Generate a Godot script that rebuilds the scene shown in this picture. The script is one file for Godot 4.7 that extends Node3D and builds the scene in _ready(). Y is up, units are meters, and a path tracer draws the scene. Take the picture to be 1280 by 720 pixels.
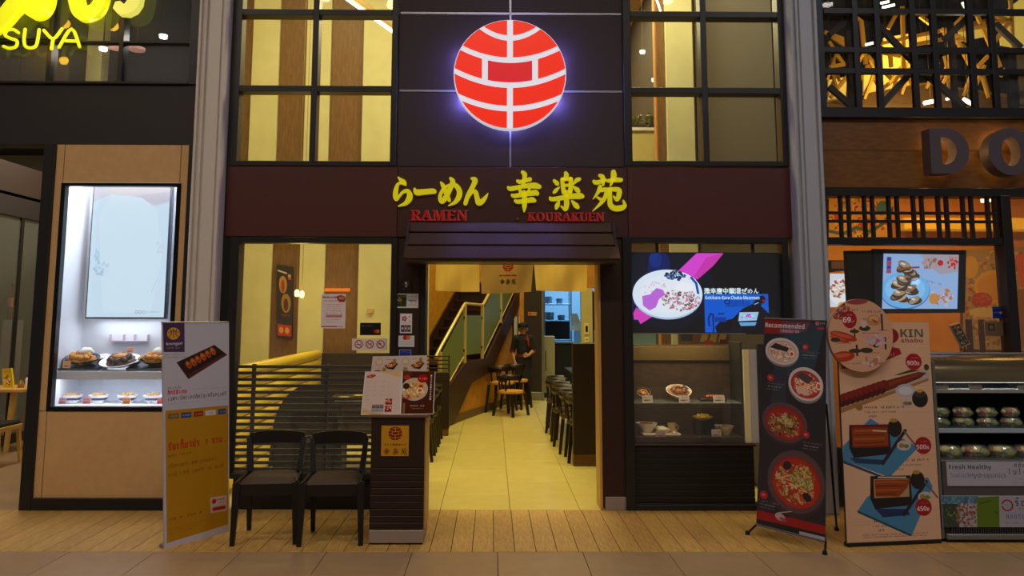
extends Node3D

# ------------------------------------------------------------------ camera model (image of 1280 x 720)
const F = 1000.0
const CX = 625.0
const CY = 276.0
const EYE = 1.65
const CAMZ = 7.0988
var cb = Basis(Vector3.UP, deg_to_rad(-0.5)) * Basis(Vector3.RIGHT, deg_to_rad(6.79)) * Basis(Vector3.BACK, deg_to_rad(0.15))
var rng = RandomNumberGenerator.new()
var mats = {}
var texs = {}
var names = {}
var fonts = {}

func W3(x, y, z) -> Vector3:
	return Vector3(x, y, z)

func W2(x, y) -> Vector2:
	return Vector2(x, y)

func C(r, g, b) -> Color:
	return Color(r, g, b)

func nm() -> MB:
	return MB.new()

func ray(px, py) -> Vector3:
	return cb * Vector3((px - CX) / F, -(py - CY) / F, -1.0)

func P(px, py, z) -> Vector3:            # a sight line met with the upright plane at depth z
	var d = ray(px, py)
	return Vector3(0, EYE, CAMZ) + d * ((z - CAMZ) / d.z)

func G(px, py, h = 0.0) -> Vector3:       # ... with the level plane at height h
	var d = ray(px, py)
	return Vector3(0, EYE, CAMZ) + d * ((h - EYE) / d.y)

func onplane(px, py, o: Vector3, n: Vector3) -> Vector3:
	var d = ray(px, py)
	var e = Vector3(0, EYE, CAMZ)
	return e + d * ((o - e).dot(n) / d.dot(n))

# ------------------------------------------------------------------ mesh builder
class MB:
	var v = PackedVector3Array()
	var uv = PackedVector2Array()
	var g = PackedInt32Array()
	var col = PackedColorArray()
	var tint = Color.WHITE
	var textured = false
	var tinted = false
	var grp = -1
	var nextg = 1

	func tri(a, b, c, ua = Vector2.ZERO, ub = Vector2.ZERO, uc = Vector2.ZERO):
		v.append(a); v.append(b); v.append(c)
		uv.append(ua); uv.append(ub); uv.append(uc)
		g.append(grp)
		if tinted:
			col.append(tint); col.append(tint); col.append(tint)

	func face(pts: Array, out: Vector3):
		var n = (pts[1] - pts[0]).cross(pts[2] - pts[0])
		if n.length_squared() < 1e-16 and pts.size() > 3:
			n = (pts[2] - pts[0]).cross(pts[3] - pts[0])
		if n.dot(out) > 0:
			pts = pts.duplicate()
			pts.reverse()
		for i in range(1, pts.size() - 1):
			tri(pts[0], pts[i], pts[i + 1])

	func quad(a, b, c, d, full = true):     # top left, top right, bottom right, bottom left as seen from the front
		tri(a, b, c, Vector2(0, 0), Vector2(1, 0), Vector2(1, 1))
		tri(a, c, d, Vector2(0, 0), Vector2(1, 1), Vector2(0, 1))
		textured = true

	func box(c: Vector3, s: Vector3, bev = 0.0, bas = Basis()):
		var h = s * 0.5
		var keep = grp
		grp = -1
		bev = minf(bev, minf(h.x, minf(h.y, h.z)) * 0.9)
		if bev <= 0.0:
			for a in 3:
				for sg in [-1.0, 1.0]:
					var o = Vector3.ZERO; o[a] = sg
					var p = []
					for q in [[-1, -1], [1, -1], [1, 1], [-1, 1]]:
						var t = Vector3.ZERO
						t[a] = sg * h[a]; t[(a + 1) % 3] = q[0] * h[(a + 1) % 3]; t[(a + 2) % 3] = q[1] * h[(a + 2) % 3]
						p.append(c + bas * t)
					face(p, bas * o)
		else:
			var vt = func(sx, sy, sz, a):
				var t = Vector3(sx * h.x, sy * h.y, sz * h.z)
				for k in 3:
					if k != a:
						t[k] -= bev * [sx, sy, sz][k]
				return c + bas * t
			for a in 3:
				for sg in [-1.0, 1.0]:
					var o = Vector3.ZERO; o[a] = sg
					var p = []
					for q in [[-1.0, -1.0], [1.0, -1.0], [1.0, 1.0], [-1.0, 1.0]]:
						var s3 = [0.0, 0.0, 0.0]
						s3[a] = sg; s3[(a + 1) % 3] = q[0]; s3[(a + 2) % 3] = q[1]
						p.append(vt.call(s3[0], s3[1], s3[2], a))
					face(p, bas * o)
				var b = (a + 1) % 3
				var t2 = (a + 2) % 3
				for sa in [-1.0, 1.0]:
					for sb in [-1.0, 1.0]:
						var e1 = [0.0, 0.0, 0.0]; e1[a] = sa; e1[b] = sb; e1[t2] = -1.0
						var e2 = e1.duplicate(); e2[t2] = 1.0
						var o2 = Vector3.ZERO; o2[a] = sa; o2[b] = sb
						face([vt.call(e1[0], e1[1], e1[2], a), vt.call(e1[0], e1[1], e1[2], b), vt.call(e2[0], e2[1], e2[2], b), vt.call(e2[0], e2[1], e2[2], a)], bas * o2)
			for sx in [-1.0, 1.0]:
				for sy in [-1.0, 1.0]:
					for sz in [-1.0, 1.0]:
						face([vt.call(sx, sy, sz, 0), vt.call(sx, sy, sz, 1), vt.call(sx, sy, sz, 2)], bas * Vector3(sx, sy, sz))
		grp = keep

	func span(a: Vector3, b: Vector3, bev = 0.0):     # a box from corner to corner
		box((a + b) * 0.5, (b - a).abs(), bev)

	func bar(a: Vector3, b: Vector3, w, h, bev = 0.0, up = Vector3.UP):   # a straight bar between two points
		var z = (b - a).normalized()
		if absf(z.dot(up)) > 0.98:
			up = Vector3.RIGHT
		var x = up.cross(z).normalized()
		box((a + b) * 0.5, Vector3(w, h, a.distance_to(b)), bev, Basis(x, z.cross(x), z))

	func taper(a: Vector3, b: Vector3, ra: Vector2, rb: Vector2, bas = Basis()):   # a square leg with two sizes
		var pa = []
		var pb = []
		var keep = grp
		grp = -1
		for q in [[-1, -1], [1, -1], [1, 1], [-1, 1]]:
			pa.append(a + bas * Vector3(q[0] * ra.x, 0, q[1] * ra.y))
			pb.append(b + bas * Vector3(q[0] * rb.x, 0, q[1] * rb.y))
		var m = (a + b) * 0.5
		for i in 4:
			var j = (i + 1) % 4
			face([pa[i], pa[j], pb[j], pb[i]], (pa[i] + pa[j] + pb[i] + pb[j]) * 0.25 - m)
		face(pa, a - b)
		face(pb, b - a)
		grp = keep

	func tube(pts: Array, rad, sides = 8, caps = true):
		grp = nextg; nextg += 1
		var rings = []
		var t0 = (pts[1] - pts[0]).normalized()
		var up = Vector3.UP if absf(t0.y) < 0.9 else Vector3.RIGHT
		var x = up.cross(t0).normalized()
		for i in pts.size():
			var t = ((pts[mini(i + 1, pts.size() - 1)] - pts[maxi(i - 1, 0)])).normalized()
			x = (x - t * x.dot(t)).normalized()
			var y = t.cross(x)
			var r = rad[i] if rad is Array else rad
			var ring = []
			for k in sides:
				var an = TAU * k / sides
				ring.append(pts[i] + (x * cos(an) + y * sin(an)) * r)
			rings.append(ring)
		for i in rings.size() - 1:
			for k in sides:
				var l = (k + 1) % sides
				face([rings[i][k], rings[i][l], rings[i + 1][l], rings[i + 1][k]], (rings[i][k] + rings[i][l]) * 0.5 - pts[i])
		if caps:
			grp = nextg; nextg += 1
			face(rings[0], pts[0] - pts[1])
			face(rings[-1], pts[-1] - pts[-2])
		grp = -1

	func lathe(prof: Array, xf = Transform3D(), seg = 20, sx = 1.0, sz = 1.0):   # prof: Vector2(radius, height), outside is to the right of its run
		grp = nextg; nextg += 1
		for i in prof.size() - 1:
			var a = prof[i]
			var b = prof[i + 1]
			var d = b - a
			if i > 0:
				var e = a - prof[i - 1]
				if absf(e.angle_to(d)) > 0.7:
					grp = nextg; nextg += 1
			for k in seg:
				var t0 = TAU * k / seg
				var t1 = TAU * (k + 1) / seg
				var tm = (t0 + t1) * 0.5
				var out = xf.basis * Vector3(d.y * cos(tm), -d.x, d.y * sin(tm))
				var c0 = Vector3(cos(t0) * sx, 0, sin(t0) * sz)
				var c1 = Vector3(cos(t1) * sx, 0, sin(t1) * sz)
				var q = [xf * (c0 * a.x + Vector3(0, a.y, 0)), xf * (c1 * a.x + Vector3(0, a.y, 0)), xf * (c1 * b.x + Vector3(0, b.y, 0)), xf * (c0 * b.x + Vector3(0, b.y, 0))]
				if a.x < 1e-5:
					q.remove_at(1)
				elif b.x < 1e-5:
					q.remove_at(3)
				face(q, out)
		grp = -1

	func prism(poly: PackedVector2Array, z0, z1, xf = Transform3D(), smooth = false):
		var ix = Geometry2D.triangulate_polygon(poly)
		grp = -1
		for i in range(0, ix.size(), 3):
			var p = []
			var q = []
			for k in 3:
				var u = poly[ix[i + k]]
				p.append(xf * Vector3(u.x, u.y, z1))
				q.append(xf * Vector3(u.x, u.y, z0))
			face(p, xf.basis.z)
			face(q, -xf.basis.z)
		if smooth:
			grp = nextg; nextg += 1
		var ccw = not Geometry2D.is_polygon_clockwise(poly)
		for i in poly.size():
			var a = poly[i]
			var b = poly[(i + 1) % poly.size()]
			var d = b - a
			var o = Vector3(d.y, -d.x, 0) * (1.0 if ccw else -1.0)
			face([xf * Vector3(a.x, a.y, z0), xf * Vector3(b.x, b.y, z0), xf * Vector3(b.x, b.y, z1), xf * Vector3(a.x, a.y, z1)], xf.basis * o)
		grp = -1

	func grid(nu: int, nv: int, fn: Callable, up = Vector3.UP, closed = false):   # a smooth sheet fn(u, v), u and v from 0 to 1
		grp = nextg; nextg += 1
		var p = []
		for j in nv + 1:
			var row = []
			for i in nu + 1:
				row.append(fn.call(float(i) / nu, float(j) / nv))
			p.append(row)
		for j in nv:
			for i in nu:
				var a = p[j][i]; var b = p[j][i + 1]; var c = p[j + 1][i + 1]; var d = p[j + 1][i]
				var u0 = Vector2(float(i) / nu, float(j) / nv)
				var u2 = Vector2(float(i + 1) / nu, float(j + 1) / nv)
				tri(a, b, c, u0, Vector2(u2.x, u0.y), u2)
				tri(a, c, d, u0, u2, Vector2(u0.x, u2.y))
		textured = true
		grp = -1

	func lump(c: Vector3, r: Vector3, sd: int, amp = 0.25, seg = 12, rings = 6):   # an uneven mound or blob
		var nz = FastNoiseLite.new()
		nz.seed = sd
		nz.frequency = 1.3
		grp = nextg; nextg += 1
		var at = func(i, j):
			var th = PI * j / rings
			var ph = TAU * (i % seg) / seg
			var d = Vector3(sin(th) * cos(ph), cos(th), sin(th) * sin(ph))
			return c + d * r * (1.0 + amp * nz.get_noise_3dv(d * 1.6))
		for j in rings:
			for i in seg:
				var q = [at.call(i, j), at.call(i + 1, j), at.call(i + 1, j + 1), at.call(i, j + 1)]
				var m = (q[0] + q[2]) * 0.5
				if j == 0:
					q.remove_at(1)
				elif j == rings - 1:
					q.remove_at(2)
				face(q, m - c)
		grp = -1

	func commit(xf: Transform3D) -> ArrayMesh:
		var st = SurfaceTool.new()
		st.begin(Mesh.PRIMITIVE_TRIANGLES)
		for i in v.size():
			st.set_smooth_group(g[i / 3])
			if textured:
				st.set_uv(uv[i])
			if tinted:
				st.set_color(col[i])
			st.add_vertex(xf * v[i])
		st.generate_normals()
		st.index()
		return st.commit()

# ------------------------------------------------------------------ naming, parenting, labels
func numbered(n: String) -> String:
	names[n] = names.get(n, 0) + 1
	return n if names[n] == 1 else "%s_%03d" % [n, names[n] - 1]

func thing(called, label, category, at = Vector3.ZERO, turn = 0.0, group = "") -> Node3D:
	var o = Node3D.new()
	o.name = numbered(called)
	add_child(o)
	o.position = at
	o.rotation.y = turn
	return tag(o, label, category, group)

func tag(o, label, category, group = "", kind = ""):
	o.set_meta("label", label)
	if category:
		o.set_meta("category", category)
	if group:
		o.set_meta("group", group)
	if kind:
		o.set_meta("kind", kind)
	return o

func obj(called, mb: MB, m: Material, parent: Node = self) -> MeshInstance3D:   # mb holds world coordinates
	var o = MeshInstance3D.new()
	var xf = Transform3D()
	if parent == self:
		var bb = AABB(mb.v[0], Vector3.ZERO)
		for p in mb.v:
			bb = bb.expand(p)
		o.position = Vector3(bb.get_center().x, bb.position.y, bb.get_center().z)
		xf.origin = -o.position
		o.name = numbered(called)
	else:
		o.name = called
		xf = parent.global_transform.affine_inverse()
	o.mesh = mb.commit(xf)
	o.mesh.surface_set_material(0, m)
	parent.add_child(o, true)
	return o

func local(called, mb: MB, m: Material, parent: Node) -> MeshInstance3D:   # mb holds the parent's own coordinates
	var o = MeshInstance3D.new()
	o.name = called
	o.mesh = mb.commit(Transform3D())
	o.mesh.surface_set_material(0, m)
	parent.add_child(o, true)
	return o

func share(called, mesh: Mesh, at: Vector3, parent: Node, m: Material = null) -> MeshInstance3D:   # one more node with a mesh made before
	var o = MeshInstance3D.new()
	o.name = called
	o.mesh = mesh
	if m:
		o.material_override = m
	parent.add_child(o, true)
	o.position = at
	return o

func struct(called) -> Node3D:
	var o = Node3D.new()
	o.name = numbered(called)
	o.set_meta("kind", "structure")
	add_child(o)
	return o

func structure(o):
	o.set_meta("kind", "structure")
	return o

func boxo(called, a: Vector3, b: Vector3, m, parent = self, bev = 0.004) -> MeshInstance3D:
	var mb = MB.new()
	mb.span(a, b, bev)
	return obj(called, mb, m, parent)

func pr(x0, y0, x1, y1, z) -> Array:       # picture rectangle -> [left, top, right, bottom] in metres on the plane z
	return [P(x0, (y0 + y1) * 0.5, z).x, P((x0 + x1) * 0.5, y0, z).y, P(x1, (y0 + y1) * 0.5, z).x, P((x0 + x1) * 0.5, y1, z).y]

func slab(called, r: Array, zf, thick, m, parent = self, bev = 0.003) -> MeshInstance3D:
	return boxo(called, Vector3(r[0], r[3], zf - thick), Vector3(r[2], r[1], zf), m, parent, bev)

func sheet(called, a: Vector3, b: Vector3, c: Vector3, d: Vector3, m, parent, off = 0.0) -> MeshInstance3D:   # a printed face: top left, top right, bottom right, bottom left
	var mb = MB.new()
	var n = (d - a).cross(b - a).normalized() * off
	mb.quad(a + n, b + n, c + n, d + n)
	return obj(called, mb, m, parent)

func board(called, tl: Vector3, tr: Vector3, br: Vector3, bl: Vector3, thick, m) -> MB:   # a flat board behind a printed face
	var mb = MB.new()
	var n = (bl - tl).cross(tr - tl).normalized() * thick
	var f = [tl, tr, br, bl]
	var k = []
	for p in f:
		k.append(p - n)
	var mid = (tl + br) * 0.5 - n * 0.5
	mb.face(f, n)
	mb.face(k, -n)
	for i in 4:
		var j = (i + 1) % 4
		mb.face([f[i], f[j], k[j], k[i]], (f[i] + f[j] + k[i] + k[j]) * 0.25 - mid)
	return mb

func inv4(p: Vector3, tl: Vector3, tr: Vector3, br: Vector3, bl: Vector3) -> Vector2:   # where a point lies on a four-cornered print, 0..1
	var uv = Vector2(0.5, 0.5)
	for i in 8:
		var q = tl.lerp(tr, uv.x).lerp(bl.lerp(br, uv.x), uv.y)
		var du = (tr - tl).lerp(br - bl, uv.y)
		var dv = (bl - tl).lerp(br - tr, uv.x)
		uv += Vector2((p - q).dot(du) / du.length_squared(), (p - q).dot(dv) / dv.length_squared())
	return uv

func dup(o: Node3D, label, at: Vector3, turn = 0.0, group = "") -> Node3D:
	var c = o.duplicate()
	var base = o.name.rstrip("0123456789_") if o.name.right(3).is_valid_int() else String(o.name)
	c.name = numbered(base)
	add_child(c)
	c.position = at
	c.rotation.y = turn
	if label:
		c.set_meta("label", label)
	if group:
		c.set_meta("group", group)
	return c

# ------------------------------------------------------------------ materials
func M(key: String, c = Color.WHITE, rough = 0.6, metal = 0.0, o = {}) -> StandardMaterial3D:
	if mats.has(key):
		return mats[key]
	var m = StandardMaterial3D.new()
	m.resource_name = key
	m.albedo_color = c
	m.roughness = rough
	m.metallic = metal
	m.cull_mode = BaseMaterial3D.CULL_DISABLED
	if o.has("tex"):
		m.albedo_texture = o.tex
		if o.has("tri"):
			m.uv1_triplanar = true
			m.uv1_world_triplanar = o.get("world", false)
			m.uv1_scale = o.tri
			m.uv1_offset = o.get("off", Vector3.ZERO)
	if o.has("bump"):
		m.heightmap_enabled = true
		m.heightmap_texture = o.bump
		m.heightmap_scale = o.get("amount", 0.1)
	if o.has("emit"):
		m.emission_enabled = true
		m.emission = o.emit
		m.emission_energy_multiplier = o.get("energy", 1.0)
		if o.has("emap"):
			m.emission_texture = o.emap
			m.emission_operator = BaseMaterial3D.EMISSION_OP_MULTIPLY
	if o.has("coat"):
		m.clearcoat_enabled = true
		m.clearcoat = o.coat
		m.clearcoat_roughness = 0.15
	if o.has("back"):
		m.backlight_enabled = true
		m.backlight = o.back
	if o.has("spec"):
		m.metallic_specular = o.spec
	if o.has("alpha"):
		m.transparency = BaseMaterial3D.TRANSPARENCY_ALPHA
		m.albedo_color.a = o.alpha
	if o.has("vc"):
		m.vertex_color_use_as_albedo = true
	mats[key] = m
	return m

func noise_tex(key: String, sd: int, freq: float, lo: Color, hi: Color, size = 256, oct = 4, mid = null) -> Texture2D:
	if texs.has(key):
		return texs[key]
	var n = FastNoiseLite.new()
	n.seed = sd
	n.frequency = freq
	n.fractal_octaves = oct
	var t = NoiseTexture2D.new()
	t.width = size
	t.height = size
	t.seamless = true
	t.noise = n
	var gr = Gradient.new()
	gr.set_color(0, lo)
	gr.set_color(1, hi)
	if mid != null:
		gr.add_point(0.5, mid)
	t.color_ramp = gr
	texs[key] = t
	return t

func font(serif = false, bold = true) -> Font:
	var k = "%s%s" % [serif, bold]
	if not fonts.has(k):
		var f = SystemFont.new()
		f.font_names = PackedStringArray(["Droid Serif" if serif else "Droid Sans"])
		f.font_weight = 700 if bold else 400
		fonts[k] = f
	return fonts[k]

func text_shape(s: String, f: Font, depth = 0.0) -> TextMesh:
	var t = TextMesh.new()
	t.text = s
	t.font = f
	t.font_size = 64
	t.pixel_size = 1.0 / 64.0
	t.depth = depth
	t.curve_step = 1.0
	return t

func lettering(s: String, f: Font, x0, x1, y, cap, z, depth, m, parent, part_name = "letter"):
	var whole = text_shape(s, f, 0.0).get_aabb()
	var sx = (x1 - x0) / whole.size.x
	var sy = cap / text_shape("H", f, 0.0).get_aabb().size.y
	for i in s.length():
		if s[i] == " ":
			continue
		var part = text_shape(s.substr(0, i + 1), f, 0.0).get_aabb()
		var one = text_shape(s[i], f, 1.0)
		one.vertical_alignment = VERTICAL_ALIGNMENT_BOTTOM
		var ob = one.get_aabb()
		var hb = text_shape("H", f, 0.0)
		hb.vertical_alignment = VERTICAL_ALIGNMENT_BOTTOM
		var o = MeshInstance3D.new()
		o.name = part_name
		o.mesh = one
		one.material = m
		parent.add_child(o, true)
		o.scale = Vector3(sx, sy, depth)
		o.global_position = Vector3(x0 + (part.size.x - ob.size.x - ob.position.x) * sx, y - hb.get_aabb().position.y * sy, z - depth * 0.5)

# ------------------------------------------------------------------ flat print: a picture drawn with polygons, strokes and letters
class Cv:
	var im: Image
	var k: float
	var host

	func _init(h, w: float, ht: float, scale: float, bg: Color):
		host = h
		k = scale * 2.0
		im = Image.create_empty(int(w * k), int(ht * k), false, Image.FORMAT_RGB8)
		im.fill(bg)

	func rect(x, y, w, h, c: Color):
		im.fill_rect(Rect2i(roundi(x * k), roundi(y * k), maxi(1, roundi(w * k)), maxi(1, roundi(h * k))), c)

	func poly(pts: Array, c: Color):
		var lo = 1e9
		var hi = -1e9
		for p in pts:
			lo = minf(lo, p.y * k); hi = maxf(hi, p.y * k)
		for row in range(maxi(0, floori(lo)), mini(im.get_height() - 1, ceili(hi)) + 1):
			var y = row + 0.5
			var xs = []
			for i in pts.size():
				var a = pts[i] * k
				var b = pts[(i + 1) % pts.size()] * k
				if (a.y <= y) != (b.y <= y):
					xs.append(a.x + (y - a.y) / (b.y - a.y) * (b.x - a.x))
			xs.sort()
			for i in range(0, xs.size() - 1, 2):
				var x0 = roundi(xs[i])
				var x1 = roundi(xs[i + 1])
				if x1 > x0:
					im.fill_rect(Rect2i(x0, row, x1 - x0, 1), c)

	func ell(cx, cy, rx, ry, c: Color, rot = 0.0):
		var p = []
		var n = clampi(int(maxf(rx, ry) * k), 6, 40)
		for i in n:
			p.append(Vector2(cx, cy) + Vector2(cos(TAU * i / n) * rx, sin(TAU * i / n) * ry).rotated(rot))
		poly(p, c)

	func seg(a: Vector2, b: Vector2, wa, wb, c: Color):
		var n = (b - a).normalized().orthogonal()
		poly([a + n * wa * 0.5, b + n * wb * 0.5, b - n * wb * 0.5, a - n * wa * 0.5], c)

	func line(pts: Array, w, c: Color):
		for i in pts.size():
			if i > 0:
				seg(pts[i - 1], pts[i], w, w, c)
			ell(pts[i].x, pts[i].y, w * 0.5, w * 0.5, c)

	func stroke(nums: Array, o: Vector2, sx, sy, w, c: Color):     # x, y, x, y ... on a grid of its own
		var p = []
		for i in range(0, nums.size(), 2):
			p.append(o + Vector2(nums[i] * sx, nums[i + 1] * sy))
		line(p, w, c)

	func ring(cx, cy, r, w, c: Color):
		var p = []
		for i in 33:
			p.append(Vector2(cx + cos(TAU * i / 32) * r, cy + sin(TAU * i / 32) * r))
		line(p, w, c)

	func text(s: String, x, y, cap, c: Color, width = 0.0, serif = false, bold = true, slope = 0.0):   # y is the base line
		var f = host.font(serif, bold)
		var t = host.text_shape(s, f)
		t.vertical_alignment = VERTICAL_ALIGNMENT_BOTTOM
		t.horizontal_alignment = HORIZONTAL_ALIGNMENT_LEFT
		var hb = host.text_shape("H", f)
		hb.vertical_alignment = VERTICAL_ALIGNMENT_BOTTOM
		var base = hb.get_aabb().position.y
		var sy = cap / hb.get_aabb().size.y
		var bb = t.get_aabb()
		var sx = width / bb.size.x if width > 0.0 else sy
		var arr = t.get_mesh_arrays()
		var vs = arr[Mesh.ARRAY_VERTEX]
		var ix = arr[Mesh.ARRAY_INDEX]
		var nn = ix.size() if ix != null and ix.size() else vs.size()
		for i in range(0, nn, 3):
			var p = []
			for q in 3:
				var w = vs[ix[i + q]] if ix != null and ix.size() else vs[i + q]
				var px = (w.x - bb.position.x) * sx
				p.append(Vector2(x + px, y - (w.y - base) * sy + px * slope))
			poly(p, c)

	func scrawl(x, y, w, h, c: Color, sd: int, slope = 0.0):      # print too small to read
		var r = RandomNumberGenerator.new()
		r.seed = sd
		var at = 0.0
		while at < w:
			var cw = h * r.randf_range(0.45, 0.8)
			if r.randf() < 0.14:
				at += cw
				continue
			var p = []
			var ph = r.randf_range(0.0, TAU)
			for i in r.randi_range(3, 5):
				p.append(Vector2(x + at + cw * (0.15 + 0.6 * r.randf()), y - h * (0.05 + 0.9 * absf(sin(ph + i * 1.9))) + at * slope))
			line(p, maxf(h * 0.17, 0.7 / k), c)
			at += cw

	func blobs(cx, cy, rx, ry, n: int, size, cols: Array, sd: int):
		var r = RandomNumberGenerator.new()
		r.seed = sd
		for i in n:
			var a = r.randf() * TAU
			var d = sqrt(r.randf())
			ell(cx + cos(a) * rx * d, cy + sin(a) * ry * d, size * r.randf_range(0.5, 1.3), size * r.randf_range(0.35, 0.8), cols[r.randi() % cols.size()], r.randf() * PI)

	func done() -> ImageTexture:
		im.resize(im.get_width() / 2, im.get_height() / 2, Image.INTERPOLATE_LANCZOS)
		return ImageTexture.create_from_image(im)

# ------------------------------------------------------------------ brush and pen characters
const BRUSH = {
	"ra": [480.0, 205.0, 8.889, [[158, 145, 14, 180, 172, 38, 215, 200, 58, 232, 222, 34], [222, 212, 22, 160, 214, 26, 132, 280, 46, 124, 350, 50, 134, 388, 42, 158, 368, 26, 205, 312, 28, 255, 296, 42, 284, 335, 58, 276, 388, 62, 232, 438, 40, 156, 466, 8]]],
	"dash": [480.0, 205.0, 8.889, [[340, 275, 26, 362, 312, 62, 440, 308, 58, 530, 300, 56, 556, 302, 52]]],
	"me": [480.0, 205.0, 8.889, [[632, 204, 22, 656, 240, 46, 694, 330, 52, 724, 400, 36], [738, 158, 30, 764, 192, 54, 738, 262, 52, 692, 356, 52, 648, 414, 48, 624, 392, 44, 626, 336, 36, 664, 268, 28, 730, 230, 26, 796, 236, 48, 838, 300, 58, 828, 368, 56, 786, 424, 38, 716, 460, 8]]],
	"n": [480.0, 205.0, 8.889, [[972, 158, 24, 1012, 176, 56, 988, 244, 50, 932, 350, 48, 904, 436, 44], [912, 424, 26, 944, 356, 28, 982, 308, 32, 1016, 308, 48, 1032, 368, 54, 1050, 428, 58, 1088, 414, 54, 1130, 366, 34, 1156, 322, 6]]],
	"ko": [624.0, 205.0, 11.43, [[332, 112, 44, 366, 150, 66, 356, 230, 54, 346, 300, 52], [262, 238, 40, 300, 252, 46, 390, 228, 50, 440, 216, 58], [128, 330, 34, 170, 350, 60, 350, 314, 54, 500, 304, 78, 576, 322, 58], [288, 340, 32, 306, 400, 48], [440, 340, 30, 412, 396, 40], [184, 438, 36, 220, 452, 54, 390, 424, 62, 510, 406, 74, 546, 420, 56], [228, 520, 36, 266, 536, 54, 380, 522, 60, 470, 510, 74, 508, 522, 48], [356, 400, 60, 362, 500, 70, 362, 600, 64, 358, 676, 20]]],
	"raku": [690.0, 205.0, 11.43, [[196, 124, 44, 208, 156, 66, 192, 204, 52], [146, 214, 46, 156, 300, 54, 172, 402, 60], [272, 214, 56, 272, 300, 62, 262, 402, 60], [146, 214, 44, 270, 208, 50], [184, 300, 34, 244, 298, 36], [176, 398, 44, 258, 392, 48], [30, 232, 34, 72, 272, 56, 88, 290, 30], [112, 326, 10, 60, 372, 52, 32, 400, 40], [392, 214, 48, 350, 232, 56, 306, 294, 8], [308, 318, 16, 360, 362, 60, 386, 392, 42], [-26, 478, 34, 14, 500, 56, 250, 462, 66, 400, 454, 80, 438, 462, 54], [206, 450, 66, 212, 560, 70, 202, 634, 60, 180, 640, 40, 130, 598, 12], [102, 530, 26, 78, 586, 66, 64, 626, 44], [284, 520, 16, 340, 584, 66, 372, 616, 48]]],
	"en": [690.0, 205.0, 11.43, [[682, 156, 34, 726, 188, 62, 738, 294, 26], [598, 240, 36, 640, 262, 58, 764, 226, 44], [880, 108, 62, 884, 180, 74, 842, 304, 22], [806, 236, 44, 900, 222, 60, 988, 226, 56], [690, 322, 58, 664, 396, 50, 592, 496, 10], [696, 372, 46, 784, 366, 62, 772, 450, 60, 706, 552, 50, 586, 668, 8], [648, 470, 20, 706, 508, 38], [826, 360, 60, 830, 480, 60, 838, 580, 66, 900, 630, 74, 1000, 624, 76, 1044, 588, 48, 1020, 514, 12], [806, 358, 46, 950, 364, 62, 962, 430, 66, 934, 508, 46, 884, 456, 14]]],
}
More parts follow.
